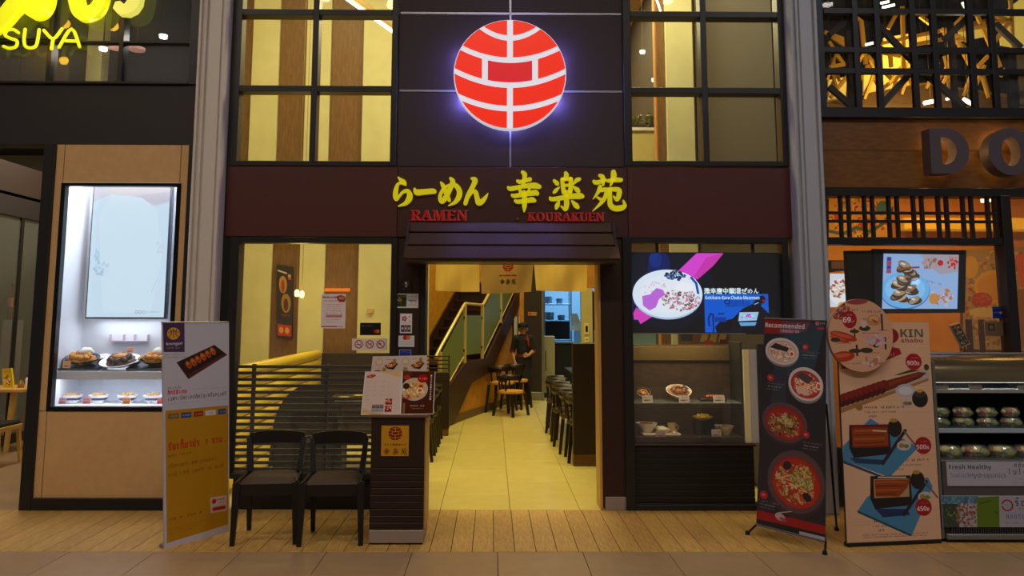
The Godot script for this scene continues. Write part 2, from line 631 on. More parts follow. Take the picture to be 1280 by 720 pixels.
const PEN = {
	"激": [[1, 1, 2, 2], [0.5, 4, 1.6, 5], [0.5, 9.5, 2, 6.5], [3, 1, 6, 1, 6, 4, 3, 4, 3, 1], [3, 2.5, 6, 2.5], [2.8, 5, 6.2, 5], [4.3, 5, 4, 7, 2.8, 9.5], [4.2, 6.8, 5.8, 6.8, 5.5, 9.3], [7.5, 1, 6.8, 4], [7.2, 3, 9.8, 3], [8.8, 3, 8, 6, 6.5, 9.5], [7, 5, 9.8, 9.5]],
	"辛": [[5, 0.5, 5, 2], [1.5, 2, 8.5, 2], [3.2, 2.6, 3.8, 4.5], [6.8, 2.6, 6.2, 4.5], [1, 5, 9, 5], [1.5, 7, 8.5, 7], [5, 5, 5, 9.8]],
	"唐": [[5.5, 0.3, 5.5, 1.5], [1.2, 1.5, 9.5, 1.5], [1.5, 1.5, 1.4, 6, 0.5, 9.7], [3, 3, 8.5, 3, 8.5, 5.5], [2.5, 4.2, 9.6, 4.2], [3, 5.5, 8.5, 5.5], [5.5, 2, 5.5, 6.5], [3.3, 7, 3.3, 9.6], [3.3, 7, 8.3, 7, 8.3, 9.6], [3.3, 9.4, 8.3, 9.4]],
	"中": [[1.5, 2.5, 8.5, 2.5, 8.5, 6.5, 1.5, 6.5, 1.5, 2.5], [5, 0.3, 5, 9.8]],
	"華": [[0.5, 1.5, 9.5, 1.5], [3.2, 0.3, 3.2, 2.5], [6.8, 0.3, 6.8, 2.5], [1, 3.5, 9, 3.5], [0.5, 5.2, 9.5, 5.2], [1.2, 7, 8.8, 7], [3, 2.8, 3, 7], [7, 2.8, 7, 7], [5, 2.8, 5, 9.8], [0.5, 8.5, 9.5, 8.5]],
	"混": [[1, 1, 2, 2], [0.5, 4, 1.6, 5], [0.5, 9.5, 2, 6.5], [4, 0.8, 8.8, 0.8, 8.8, 4.2, 4, 4.2, 4, 0.8], [4, 2.5, 8.8, 2.5], [4, 5, 4, 9.3, 6, 8.6], [4, 6.8, 6, 6.8], [7, 5, 7, 9, 9.5, 9, 9.6, 7.8], [9, 5.6, 7, 7]],
	"ぜ": [[1, 4, 9, 3.4], [6.8, 1.5, 6.8, 6, 5.8, 6.5], [3, 2, 3, 8.5, 4, 9.2, 8.5, 9.2], [8.2, 0.8, 8.7, 1.8], [9.2, 0.5, 9.7, 1.5]],
	"ร": [[3.6, 8.6, 5, 9.2, 6.4, 8.6, 6.4, 6, 3, 4.4, 3.2, 2.4, 5, 2, 7, 2.6]],
	"บ": [[1.8, 2.4, 2.8, 2.2, 2.8, 9, 7.8, 9, 7.8, 2]],
	"เ": [[4.4, 2, 4.4, 8, 5, 9, 6, 8.6]],
	"ก": [[2.5, 9, 2.5, 4.8, 3.4, 4, 2.4, 3.2, 4, 2, 6.5, 2, 8, 3.4, 8, 9]],
	"ย": [[3, 2.2, 2.4, 4, 4, 5, 2.4, 6.4, 3, 9, 8, 9, 8, 2]],
	"ว": [[2.8, 3.2, 4.4, 2, 6.6, 2.2, 7.6, 3.6, 7.6, 9, 6.2, 8.8]],
	"ซ": [[2.2, 3, 3.2, 2.2, 3.4, 9, 8, 9, 8, 4.4, 6.6, 3.4, 9, 1.6]],
	"า": [[2, 3.2, 3.6, 2, 5.4, 2.4, 6, 3.6, 6, 9]],
	"จ": [[2.6, 3.2, 4.4, 2, 6.8, 2.2, 7.8, 3.6, 7.8, 9, 6, 8.2, 4.8, 6.2, 6, 5.6]],
	"น": [[1.8, 2.4, 2.8, 2.2, 2.8, 9, 4.6, 8, 8.4, 9.4], [8, 2, 8, 8.6]],
	"ั": [[-5.6, 0.6, -4.6, -0.4, -3.4, 0.4, -1, -1]],
	"ี": [[-7, 0.8, -5, -0.8, -2.4, 0.8, -2.4, -1.4]],
	"๊": [[-6, -2, -5, -3, -4, -2.2, -3, -3.2]],
	"่": [[-3, -1.8, -3, 0.4]],
	"ไ": [[4.4, 9, 4.4, 1, 3.4, -0.6, 2, -1]],
	"ล": [[3, 5.6, 5, 4.6, 7.4, 5.4, 7.4, 9], [7.4, 5, 6.6, 2.4, 4, 2, 2.6, 3.2], [3, 5.6, 3, 9]],
	"ส": [[3, 5.6, 5, 4.6, 7.4, 5.4, 7.4, 9], [7.4, 5, 6.6, 2.4, 4, 2, 2.6, 3.2], [3, 5.6, 3, 9], [6.8, 2.6, 9, 1]],
	"พ": [[2, 2.4, 3, 2.2, 3.4, 9, 5.4, 4, 7.4, 9, 8, 2]],
	"ต": [[3, 9, 2.2, 4.6, 3.2, 2.4, 5, 3.4, 6.8, 2.4, 8, 4, 8, 9], [3, 9, 5, 6.4]],
	"ค": [[3, 9, 2.4, 4, 4, 2.2, 7, 2.4, 8, 4, 8, 9], [3, 8, 3.6, 5.4, 5, 5]],
	"ง": [[5, 2.4, 6.4, 2.4, 6.4, 8, 5.4, 9, 2.4, 5.6]],
	"ศ": [[3, 9, 2.4, 4, 4, 2.2, 7, 2.4, 8, 4, 8, 9], [3, 8, 3.6, 5.4, 5, 5], [7.2, 2.6, 9.2, 0.8]],
	"ะ": [[3, 3.6, 4.6, 4, 6.4, 2.6], [3, 7.6, 4.6, 8, 6.4, 6.6]],
	"ท": [[1.8, 2.4, 2.8, 2.2, 2.8, 9, 2.8, 5, 5, 3, 7, 2.2, 7.8, 3.6, 7.8, 9]],
	"ธ": [[6.8, 2.4, 4, 2, 3, 3.4, 6.6, 4.8, 7, 9, 3, 9, 2.8, 6.4]],
	"ม": [[2, 2.4, 3, 2.2, 3, 8.6, 2, 9], [3, 8, 7.8, 9, 7.8, 2]],
	"ป": [[1.8, 2.4, 2.8, 2.2, 2.8, 9, 7.8, 9, 7.8, -0.6]],
	"ษ": [[1.8, 2.4, 2.8, 2.2, 2.8, 9, 7.4, 9, 7.4, 2], [5, 6, 6.4, 5, 9.4, 5.6]],
	"ข": [[2.2, 3, 3.2, 2.2, 3.4, 9, 8, 9, 8, 2]],
	"ฉ": [[2.6, 3.2, 4.4, 2, 6.8, 2.2, 7.6, 3.6, 7.6, 9], [3.4, 6.6, 4.2, 8.8, 9, 9]],
	"ใ": [[4.4, 9, 4.4, 1, 3.4, 0.2, 4.4, -0.8, 6, -0.4]],
	"ฮ": [[1.8, 2.4, 2.8, 2.2, 2.8, 9, 5.6, 9, 8, 7, 6, 5, 8, 2]],
	"ิ": [[-7, 0.8, -5, -0.6, -2.4, 0.8, -6.6, 0.8]],
	"ื": [[-7, 0.8, -5, -0.8, -2.4, 0.8, -2.4, -1.4], [-4, 0.6, -4, -1]],
	"ุ": [[-3, 10, -3, 11.6, -0.001, 10]],
	"้": [[-6, -1.6, -5, -2.4, -4, -1.4, -2.4, -2.6]],
	"โ": [[4.4, 9, 4.4, 1, 5.6, -0.6, 3, -1.4]],
	"ด": [[3, 9, 2.4, 4, 4, 2.2, 7, 2.4, 8, 4, 8, 9], [3, 9, 5, 6.4]],
	"อ": [[3.6, 5, 2.6, 4.6, 2.8, 3, 5, 2, 7.6, 3.4, 7.6, 9, 3, 9, 3, 6.4]],
}

func smooth3(nums: Array, step = 5) -> Array:      # x, y, w triples -> a dense run of Vector3(x, y, w)
	var p = []
	for i in range(0, nums.size(), 3):
		p.append(Vector3(nums[i], nums[i + 1], nums[i + 2]))
	var out = []
	for i in p.size() - 1:
		var a = p[maxi(i - 1, 0)]
		var d = p[mini(i + 2, p.size() - 1)]
		for t in step:
			out.append(p[i].cubic_interpolate(p[i + 1], a, d, float(t) / step))
	out.append(p[-1])
	return out

func stroke_outline(pts: Array) -> PackedVector2Array:
	var l = []
	var r = []
	for i in pts.size():
		var a = pts[maxi(i - 1, 0)]
		var b = pts[mini(i + 1, pts.size() - 1)]
		var d = Vector2(b.x - a.x, b.y - a.y).normalized()
		var n = d.orthogonal() * maxf(pts[i].z, 4.0) * 0.5
		var c = Vector2(pts[i].x, pts[i].y)
		l.append(c + n)
		r.append(c - n)
	var out = PackedVector2Array()
	var s = pts[0]
	var e = pts[-1]
	var ds = Vector2(pts[1].x - s.x, pts[1].y - s.y).angle()
	var de = Vector2(e.x - pts[-2].x, e.y - pts[-2].y).angle()
	for p in l:
		out.append(p)
	for q in [0.25, 0.5, 0.75]:
		out.append(Vector2(e.x, e.y) + Vector2.from_angle(de - PI / 2 + PI * q) * maxf(e.z, 4.0) * 0.5)
	r.reverse()
	for p in r:
		out.append(p)
	for q in [0.25, 0.5, 0.75]:
		out.append(Vector2(s.x, s.y) + Vector2.from_angle(ds + PI / 2 + PI * q) * maxf(s.z, 4.0) * 0.5)
	return out

func brush_box(key) -> Rect2:
	var b = null
	for s in BRUSH[key][3]:
		for i in range(0, s.size(), 3):
			var q = Rect2(s[i] - s[i + 2] * 0.5, s[i + 1] - s[i + 2] * 0.5, s[i + 2], s[i + 2])
			b = q if b == null else b.merge(q)
	return b

func brush_print(cv: Cv, key, x, y, w, h, c: Color, fat = 1.0):    # a brush character as print
	var b = brush_box(key)
	var k = Vector2(w / b.size.x, h / b.size.y)
	for s in BRUSH[key][3]:
		var run = smooth3(s, 3)
		for i in run.size():
			var a = Vector2(x + (run[i].x - b.position.x) * k.x, y + (run[i].y - b.position.y) * k.y)
			var wd = maxf(run[i].z, 6.0) * minf(k.x, k.y) * fat
			if i > 0:
				var z = Vector2(x + (run[i - 1].x - b.position.x) * k.x, y + (run[i - 1].y - b.position.y) * k.y)
				cv.seg(z, a, maxf(run[i - 1].z, 6.0) * minf(k.x, k.y) * fat, wd, c)
			cv.ell(a.x, a.y, wd * 0.5, wd * 0.5, c)

func pen_print(cv: Cv, s: String, x, y, h, c: Color, weight = 0.1, pitch = 1.0, slope = 0.0):   # y is the top of the line
	var at = 0.0
	for ch in s:
		if ch == " ":
			at += h * 0.5
			continue
		var adv = h * pitch
		if PEN.has(ch):
			for st in PEN[ch]:
				cv.stroke(st, Vector2(x + at, y + at * slope), h / 10.0 * pitch, h / 10.0, h * weight, c)
			if st_min(PEN[ch]) < 0.0:
				adv = 0.0
		elif ch.unicode_at(0) > 0xE00 and ch.unicode_at(0) < 0xE80:
			for st in PEN["ย"]:
				cv.stroke(st, Vector2(x + at, y + at * slope), h / 10.0 * pitch, h / 10.0, h * weight, c)
		elif ch == "め" or ch == "ん":
			brush_print(cv, "me" if ch == "め" else "n", x + at + h * 0.05, y + at * slope + h * 0.08, h * 0.88, h * 0.86, c, 0.9)
		else:
			cv.text(ch, x + at + h * 0.2, y + h * 0.9 + at * slope, h * 0.75, c)
		at += adv

func st_min(strokes) -> float:
	var lo = 1e9
	for st in strokes:
		for i in range(0, st.size(), 2):
			lo = minf(lo, st[i])
	return lo

func emblem_pieces(gap = 0.05) -> Array:
	var arcs = [[2.0, 0.0], [0.656, 0.73], [0.25, 0.30], [-0.206, 0.266], [-0.631, 0.26], [-2.0, 0.0]]
	var disc = PackedVector2Array()
	for i in 48:
		disc.append(Vector2(cos(TAU * i / 48), sin(TAU * i / 48)) * 0.985)
	var cuts = [[0.0], [0.0], [-0.445, 0.445], [0.0], [0.0]]
	var out = []
	for b in 5:
		var xs = [-1.2]
		for c in cuts[b]:
			xs.append(c)
		xs.append(1.2)
		for j in xs.size() - 1:
			var x0 = xs[j] + (gap if j > 0 else 0.0)
			var x1 = xs[j + 1] - (gap if j < xs.size() - 2 else 0.0)
			var top = []
			var bot = []
			for i in 13:
				var x = lerpf(x0, x1, i / 12.0)
				top.append(Vector2(x, arcs[b][0] + arcs[b][1] * x * x - gap))
				bot.append(Vector2(x, arcs[b + 1][0] + arcs[b + 1][1] * x * x + gap))
			bot.reverse()
			for q in Geometry2D.intersect_polygons(PackedVector2Array(top + bot), disc):
				if q.size() > 2:
					out.append([q, b == 2 and j == 1])
	return out

func emblem_print(cv: Cv, cx, cy, r, c: Color, gap = 0.06):
	for e in emblem_pieces(gap):
		var p = []
		for q in e[0]:
			p.append(Vector2(cx + q.x * r, cy - q.y * r))
		cv.poly(p, c)

# ================================================================== the scene
func _ready():
	rng.seed = 7
	set_view_and_light()
	make_materials()
	build_floors()
	build_shop_shell()
	build_facade()
	build_neighbour_shells()
	build_signs()
	build_entrance()
	build_stairs()
	build_dining_room()
	build_kitchen()
	build_person()
	build_street_things()
	build_window_prints()
	build_showcase()
	build_menu_screen()
	build_display_case()
	build_side_shop()
	build_sushi_shop()

func area(at: Vector3, size: Vector2, e: float, c: Color, pitch = -90.0, yaw = 0.0):
	var l = AreaLight3D.new()
	l.name = numbered("area_light")
	l.area_size = size
	l.light_energy = e
	l.light_color = c
	l.area_range = 40.0
	l.shadow_enabled = true
	add_child(l)
	l.position = at
	l.rotation_degrees = W3(pitch, yaw, 0)
	return l

func omni(at: Vector3, e: float, c: Color, size = 0.03, parent = self):
	var l = OmniLight3D.new()
	l.name = "bulb_light"
	l.light_energy = e
	l.light_color = c
	l.omni_range = 30.0
	l.omni_attenuation = 2.0
	l.light_size = size
	l.shadow_enabled = true
	parent.add_child(l, true)
	l.global_position = at
	return l

func set_view_and_light():
	var cam = Camera3D.new()
	cam.name = "camera"
	cam.projection = Camera3D.PROJECTION_FRUSTUM
	cam.near = 0.1
	cam.far = 120.0
	cam.size = 0.1 * 720.0 / F
	cam.frustum_offset = W2(0.1 * (640.0 - CX) / F, -0.1 * (360.0 - CY) / F)
	cam.keep_aspect = Camera3D.KEEP_HEIGHT
	cam.transform = Transform3D(cb, W3(0, EYE, CAMZ))
	add_child(cam)
	cam.current = true
	var env = Environment.new()
	env.background_mode = Environment.BG_COLOR
	env.background_color = C(0.36, 0.35, 0.35)
	env.tonemap_mode = Environment.TONE_MAPPER_LINEAR
	env.tonemap_exposure = 1.0
	env.sdfgi_enabled = true
	env.ssao_enabled = true
	env.ssil_enabled = true
	var we = WorldEnvironment.new()
	we.name = "world"
	we.environment = env
	add_child(we)
	area(W3(-5.0, 7.55, 6.6), W2(2.4, 0.6), 13.0, C(1.0, 0.93, 0.84))
	area(W3(0.0, 7.55, 6.6), W2(2.4, 0.6), 13.0, C(1.0, 0.91, 0.80))
	area(W3(5.0, 7.55, 6.6), W2(2.4, 0.6), 12.0, C(0.95, 0.95, 1.0))
	var warm = C(1.0, 0.95, 0.70)
	area(W3(-2.2, 7.08, -2.2), W2(2.2, 1.4), 9.5, warm)
	area(W3(0.6, 7.08, -2.4), W2(1.6, 1.6), 12.0, warm)
	area(W3(2.0, 7.08, -1.5), W2(0.8, 0.8), 9.0, warm)
	area(W3(0.9, 7.08, -6.4), W2(1.4, 2.2), 18.0, warm)
	area(W3(0.15, 3.0, -1.15), W2(1.4, 0.12), 1.1, warm)

func make_materials():
	var mott = noise_tex("mottle", 3, 0.02, C(0.945, 0.94, 0.93), C(1, 1, 1), 256, 5)
	var grainy = noise_tex("grainy", 5, 0.03, C(0.80, 0.77, 0.74), C(1, 1, 1), 256, 5)
	var fine = noise_tex("fine", 9, 0.12, C(0.9, 0.9, 0.9), C(1, 1, 1), 256, 3)
	M("grout", C(0.50, 0.44, 0.34), 0.9)
	for i in 4:
		var t = [1.0, 0.97, 0.985, 0.955][i]
		M("tile_%d" % i, C(0.86 * t, 0.785 * t, 0.45 * t), 0.28, 0.0, {"tex": mott, "tri": W3(0.7, 0.7, 0.7), "off": W3(i * 0.31, 0, i * 0.17), "world": true})
		M("plank_%d" % i, C(0.795 * t, 0.635 * t - 0.01 * (i % 2), 0.36 * t), 0.42, 0.0, {"tex": grainy, "tri": W3(6, 1, 0.7), "off": W3(i * 0.37, 0, i * 0.21), "world": true})
		M("hall_%d" % i, C(0.64 * t, 0.53 * t, 0.41 * t), 0.35, 0.0, {"tex": mott, "tri": W3(0.9, 0.9, 0.9), "off": W3(i * 0.31, 0, i * 0.17), "world": true})
	M("maroon", C(0.33, 0.15, 0.135), 0.45, 0.0, {"tex": fine, "tri": W3(1.5, 1.5, 1.5), "world": true})
	M("maroon_b", C(0.28, 0.14, 0.13), 0.45, 0.0, {"tex": fine, "tri": W3(1.5, 1.5, 1.5), "world": true})
	M("black_frame", C(0.11, 0.105, 0.11), 0.42)
	M("dark_wood", C(0.20, 0.105, 0.075), 0.5, 0.0, {"tex": grainy, "tri": W3(1, 6, 1), "world": true})
	M("dark_wall", C(0.215, 0.15, 0.155), 0.6, 0.0, {"tex": fine, "tri": W3(1, 1, 1), "world": true})
	M("steel", C(0.62, 0.61, 0.60), 0.35, 0.85)
	M("kick", C(0.62, 0.57, 0.54), 0.45, 0.3)
	M("pillar", C(0.84, 0.81, 0.79), 0.45, 0.1)
	M("pillar_groove", C(0.50, 0.47, 0.45), 0.5, 0.35)
	M("cream", C(0.84, 0.82, 0.64), 0.7, 0.0, {"tex": mott, "tri": W3(0.5, 0.5, 0.5), "world": true})
	M("cream_b", C(0.82, 0.76, 0.47), 0.7, 0.0, {"tex": mott, "tri": W3(0.5, 0.5, 0.5), "world": true})
	M("ochre", C(0.80, 0.55, 0.15), 0.65, 0.0, {"tex": grainy, "tri": W3(2, 0.6, 2), "world": true})
	M("brown_panel", C(0.50, 0.35, 0.14), 0.5, 0.0, {"tex": grainy, "tri": W3(3, 0.5, 3), "world": true})
	M("glass", C(0.9, 0.95, 0.95), 0.02, 0.0, {"alpha": 0.04})
	M("strip", C(0.62, 0.63, 0.66), 0.35, 0.6)
	M("white", C(0.92, 0.92, 0.93), 0.5)
	M("white_gloss", C(0.93, 0.93, 0.93), 0.15, 0.0, {"coat": 0.5})
	M("black", C(0.055, 0.055, 0.06), 0.5)
	M("black_wood", C(0.085, 0.08, 0.085), 0.38)
	M("ceiling", C(0.78, 0.68, 0.46), 0.85)
	M("hall_ceiling", C(0.20, 0.20, 0.21), 0.85)
	M("lamp_white", C(1, 1, 1), 0.5, 0.0, {"emit": C(1.0, 0.97, 0.9), "energy": 3.0})
	M("lamp_warm", C(1, 1, 1), 0.5, 0.0, {"emit": C(1.0, 0.86, 0.5), "energy": 2.5})

func lay(parent, called, xs: Array, zs: Array, stagger: bool, kind: String, top = 0.0, gap = 0.004, low = 0.03):
	var made = {}
	for i in xs.size() - 1:
		var zz = zs
		if stagger and i % 2 == 1:
			zz = []
			var half = (zs[1] - zs[0]) * 0.5
			zz.append(zs[0])
			for z in zs.slice(0, -1):
				zz.append(z + half)
			zz.append(zs[-1])
		for j in zz.size() - 1:
			var w = xs[i + 1] - xs[i]
			var d = zz[j + 1] - zz[j]
			var key = "%.3f %.3f" % [w, d]
			if not made.has(key):
				var mb = nm()
				mb.box(W3(0, -low * 0.5, 0), W3(w - gap, low, d - gap), 0.0015)
				made[key] = mb.commit(Transform3D())
			share(called, made[key], W3((xs[i] + xs[i + 1]) * 0.5, top, (zz[j] + zz[j + 1]) * 0.5), parent, M("%s_%d" % [kind, rng.randi() % 4]))

func steps(a: float, b: float, d: float) -> Array:
	var o = []
	var x = a
	while x < b + 0.001:
		o.append(x)
		x += d
	return o

func build_floors():
	var fl = struct("floor")
	boxo("screed", W3(-9.5, -0.2, -12.5), W3(9.5, -0.03, 12.0), M("grout"), fl, 0.0)
	lay(fl, "tile", steps(-3.45, 2.56, 0.6008), [-9.6, -8.4, -7.2, -6.0, -4.8, -3.57, -2.37, -1.17, -0.004], true, "tile")
	lay(fl, "plank", steps(-5.87, 6.6, 0.1508), [0.0, 1.224], false, "plank")
	lay(fl, "paving_tile", steps(-4.76, 5.0, 0.6), [1.228, 1.84, 2.44], false, "hall")
	boxo("paving", W3(-9.5, -0.03, 2.444), W3(9.5, 0.0, 12.0), M("hall_0"), fl, 0.0)
	boxo("side_paving", W3(-9.5, -0.03, -6.5), W3(-4.03, -0.001, 0.0), M("hall_1"), fl, 0.0)
	boxo("side_paving", W3(2.72, -0.03, -6.5), W3(9.5, -0.001, 0.0), M("hall_1"), fl, 0.0)
	boxo("side_paving", W3(-9.5, -0.03, 0.0), W3(-5.874, -0.001, 2.444), M("hall_1"), fl, 0.0)
	boxo("side_paving", W3(6.64, -0.03, 0.0), W3(9.5, -0.001, 2.444), M("hall_1"), fl, 0.0)
	var ce = structure(boxo("ceiling", W3(-9.5, 7.6, 0.3), W3(9.5, 7.8, 12.0), M("hall_ceiling"), self, 0.0))
	ce.name = "ceiling"
	structure(boxo("wall_hall", W3(-9.5, 0.0, 12.0), W3(9.5, 7.8, 12.2), M("dark_wall"), self, 0.0))
	for i in 3:
		var mb = nm()
		mb.box(W3(-5.0 + 5.0 * i, 7.585, 6.6), W3(2.4, 0.03, 0.6), 0.004)
		tag(obj("ceiling_light_panel", mb, M("lamp_white")), "wide white light panel set in the dark ceiling of the hall", "light", "light panels of the hall ceiling")
	var xs = [-6.5, -3.2, -1.6, 1.7, 3.3, 6.4]
	for i in xs.size():
		for z in [3.4, 7.4]:
			var mb = nm()
			mb.lathe([W2(0.0, 7.57), W2(0.085, 7.57), W2(0.1, 7.6)], Transform3D(Basis(), W3(xs[i], 0, z)), 14)
			var l = tag(obj("downlight", mb, M("downlight_glow", C(1, 1, 1), 0.5, 0.0, {"emit": C(1, 0.97, 0.92), "energy": 12.0})), "small round white downlight in the dark ceiling of the hall", "light", "round downlights of the hall ceiling")
			var s = SpotLight3D.new()
			s.name = "down_beam"
			s.light_energy = 3.0
			s.light_color = C(1, 0.92, 0.82)
			s.spot_angle = 50.0
			s.spot_attenuation = 2.0
			s.spot_range = 30.0
			s.light_size = 0.08
			s.shadow_enabled = true
			l.add_child(s)
			s.global_position = W3(xs[i], 7.54, z)
			s.rotation_degrees = W3(-90, 0, 0)

const BACKZ = -9.25
func build_shop_shell():
	structure(boxo("ceiling_shop", W3(-4.0, 7.15, -9.4), W3(2.75, 7.3, -0.31), M("ceiling"), self, 0.0))
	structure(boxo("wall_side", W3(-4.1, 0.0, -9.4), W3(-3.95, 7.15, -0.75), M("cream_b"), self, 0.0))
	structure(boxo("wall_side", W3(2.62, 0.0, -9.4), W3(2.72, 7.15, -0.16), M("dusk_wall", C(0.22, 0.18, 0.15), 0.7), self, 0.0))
	var z = -4.5
	var w = struct("wall_striped")
	boxo("backing", W3(-3.95, 0, z - 0.16), W3(-0.92, 7.15, z - 0.03), M("ochre"), w, 0.0)
	var cuts = [[283, 303, "brown_panel"], [303, 338, "cream"], [338, 373, "brown_panel"], [373, 405, "cream"], [405, 447, "brown_panel"], [447, 500, "cream"], [500, 536, "cream_b"]]
	for c in cuts:
		var x0 = maxf(P(c[0], 400, z).x, -3.95)
		var x1 = P(c[1], 400, z).x
		boxo("wall_panel", W3(x0 + 0.002, 0, z - 0.03), W3(x1 - 0.002, 7.15, z + (0.0 if c[2] == "brown_panel" else 0.05)), M(c[2]), w, 0.004)
	boxo("wainscot", W3(P(405, 400, z).x, 0, z + 0.051), W3(-0.93, P(440, 441, z).y, z + 0.10), M("wainscot_dark", C(0.17, 0.12, 0.09), 0.4), w, 0.004)
	var w2 = struct("wall_striped")
	var z2 = -3.0
	boxo("backing", W3(P(824, 300, z2).x, 0, z2 - 0.16), W3(2.62, 7.15, z2 - 0.03), M("ochre"), w2, 0.0)
	for c in [[824, 835, "brown_panel"], [835, 870, "cream"], [870, 892, "brown_panel"], [892, 919, "cream"], [919, 968, "black_frame"]]:
		boxo("wall_panel", W3(P(c[0], 250, z2).x + 0.002, 0, z2 - 0.03), W3(minf(P(c[1], 250, z2).x - 0.002, 2.62), 7.15, z2 + (0.05 if c[2] == "cream" else 0.0)), M(c[2]), w2, 0.004)
	var b = struct("wall_back")
	var zb = -9.0
	var k0 = P(680, 430, zb).x
	var k1 = P(727, 430, zb).x
	var kh = P(700, 360, zb).y
	boxo("plaster", W3(-3.95, 0, zb - 0.2), W3(P(655, 430, zb).x, 7.15, zb), M("ochre"), b, 0.0)
	boxo("door_pier", W3(P(655, 430, zb).x, 0.16, zb - 0.2), W3(k0 - 0.05, 7.15, zb + 0.01), M("dark_panel", C(0.20, 0.16, 0.15), 0.4), b, 0.003)
	boxo("kick_plate", W3(P(655, 430, zb).x, 0, zb - 0.2), W3(k0 - 0.05, 0.16, zb + 0.02), M("steel"), b, 0.003)
	boxo("door_frame", W3(k0 - 0.05, 0, zb - 0.2), W3(k0, kh, zb + 0.03), M("steel"), b, 0.003)
	boxo("lintel", W3(k0 - 0.05, kh, zb - 0.2), W3(2.62, 7.15, zb), M("ochre"), b, 0.0)
	boxo("plaster", W3(k1, 0, zb - 0.2), W3(P(741, 430, zb).x, kh, zb), M("cream_b"), b, 0.003)
	boxo("plaster", W3(P(741, 430, zb).x, 0, zb - 0.2), W3(2.62, P(745, 430, zb).y, zb), M("cream_b"), b, 0.003)
	var eb = nm()
	eb.box(W3(0.15, 3.02, -1.15), W3(1.4, 0.025, 0.12), 0.004)
	var el = thing("hanging_light_bar", "warm light bar hung inside above the doorway behind the cloth curtain", "light", W3(0.15, 3.0, -1.15))
	obj("bar", eb, M("lamp_warm"), el)
	for x in [-0.4, 0.7]:
		eb = nm()
		eb.tube([W3(x, 3.03, -1.15), W3(x, 7.15, -1.15)], 0.006, 6)
		obj("hanger", eb, M("black"), el)
	for q in [[-2.2, -2.2, 2.2, 1.4], [0.6, -2.4, 1.6, 1.6], [0.9, -6.4, 1.4, 2.2], [2.0, -1.5, 0.8, 0.8]]:
		var mb = nm()
		mb.box(W3(q[0], 7.13, q[1]), W3(q[2], 0.04, q[3]), 0.004)
		tag(obj("ceiling_light_panel", mb, M("lamp_warm")), "warm light panel on the high ceiling inside the noodle restaurant", "light", "warm light panels of the restaurant ceiling")
	var zz = -5.2
	var par = pr(775, 164, 830, 206, zz)
	par[2] = 2.25
	var ms = struct("wall_mezzanine")
	boxo("parapet", W3(par[0] - 0.1, par[3] - 0.8, zz - 0.15), W3(par[2] + 0.35, par[1], zz), M("cream_b"), ms, 0.004)
	boxo("ledge", W3(par[0] - 0.1, par[1], zz - 0.2), W3(par[2] + 0.35, par[1] + 0.05, zz + 0.05), M("white"), ms, 0.004)

func build_facade():
	var z = 0.0
	var w = struct("wall_front")
	var cen = pr(500, 0, 777, 208, z)
	var top = 5.0
	var x_mid = P(638, 100, z).x
	var y1 = P(638, 17, z).y
	var y2 = P(638, 114, z).y
	var yb = P(638, 209, z).y
	var xl = P(498, 100, z).x
	var xr = P(779, 100, z).x
	boxo("backing", W3(xl, yb, -0.15), W3(xr, top, -0.03), M("black_frame"), w, 0.0)
	var g = 0.012
	for xx in [[xl, x_mid - g], [x_mid + g, xr]]:
		for yy in [[yb + 0.004, y2 - g], [y2 + g, y1 - g], [y1 + g, top]]:
			boxo("cladding_panel", W3(xx[0], yy[0], -0.03), W3(xx[1], yy[1], 0.0), M("dark_wall"), w, 0.003)
	for yy in [y1, y2]:
		boxo("joint_strip", W3(xl + 0.01, yy - g + 0.002, -0.03), W3(xr - 0.01, yy + g - 0.002, 0.004), M("strip"), w, 0.001)
	boxo("joint_strip", W3(x_mid - g + 0.002, yb, -0.03), W3(x_mid + g - 0.002, y1 + 0.25, 0.004), M("strip"), w, 0.001)
	var fy0 = P(400, 296, z).y
	var fy1 = yb
	for xx in [[P(284, 250, z).x, P(497, 250, z).x, "maroon"], [P(497, 250, z).x + 0.003, P(784, 250, z).x, "maroon_b"], [P(784, 250, z).x + 0.003, P(988, 250, z).x, "maroon"]]:
		boxo("fascia_panel", W3(xx[0], fy0, -0.15), W3(xx[1], fy1 - 0.003, 0.02), M(xx[2]), w, 0.003)
	var d0 = P(531, 450, z).x
	var d1 = P(752, 480, z).x
	var dt = P(640, 328, z).y
	var a0 = P(488, 420, z).x
	var a1 = P(784, 480, z).x
	boxo("pier_panel", W3(a0, 0, -0.2), W3(d0 - 0.05, fy0, 0.0), M("dark_wood"), w, 0.004)
	boxo("door_jamb", W3(d0 - 0.05, 0, -0.25), W3(d0, fy0, 0.012), M("black_frame"), w, 0.003)
	boxo("pier_panel", W3(d1, 0.11, -0.25), W3(a1, fy0, 0.0), M("dark_wood"), w, 0.004)
	boxo("kick_plate", W3(d1 + 0.02, 0, -0.2), W3(a1 - 0.0, 0.11, 0.008), M("kick"), w, 0.003)
	boxo("door_jamb", W3(d1 - 0.022, 0, -0.27), W3(d1, dt, 0.0), M("jamb_wood", C(0.75, 0.58, 0.33), 0.45), w, 0.003)
	boxo("door_head", W3(d0, dt, -0.25), W3(d1, fy0 + 0.3, -0.02), M("dark_wood"), w, 0.003)
	boxo("plinth", W3(P(290, 620, z).x, 0, -0.15), W3(a0, P(400, 598, z).y, -0.01), M("black"), w, 0.003)
	window("window", [291, 0, 497, 208], [393.5], [18, 113], z, true)
	window("window", [779, 0, 981, 208], [880], [18, 113], z, true)
	window("window", [283, 297, 495, 598], [], [], z, false)
	window("window", [780, 297, 990, 637], [], [], z, false)

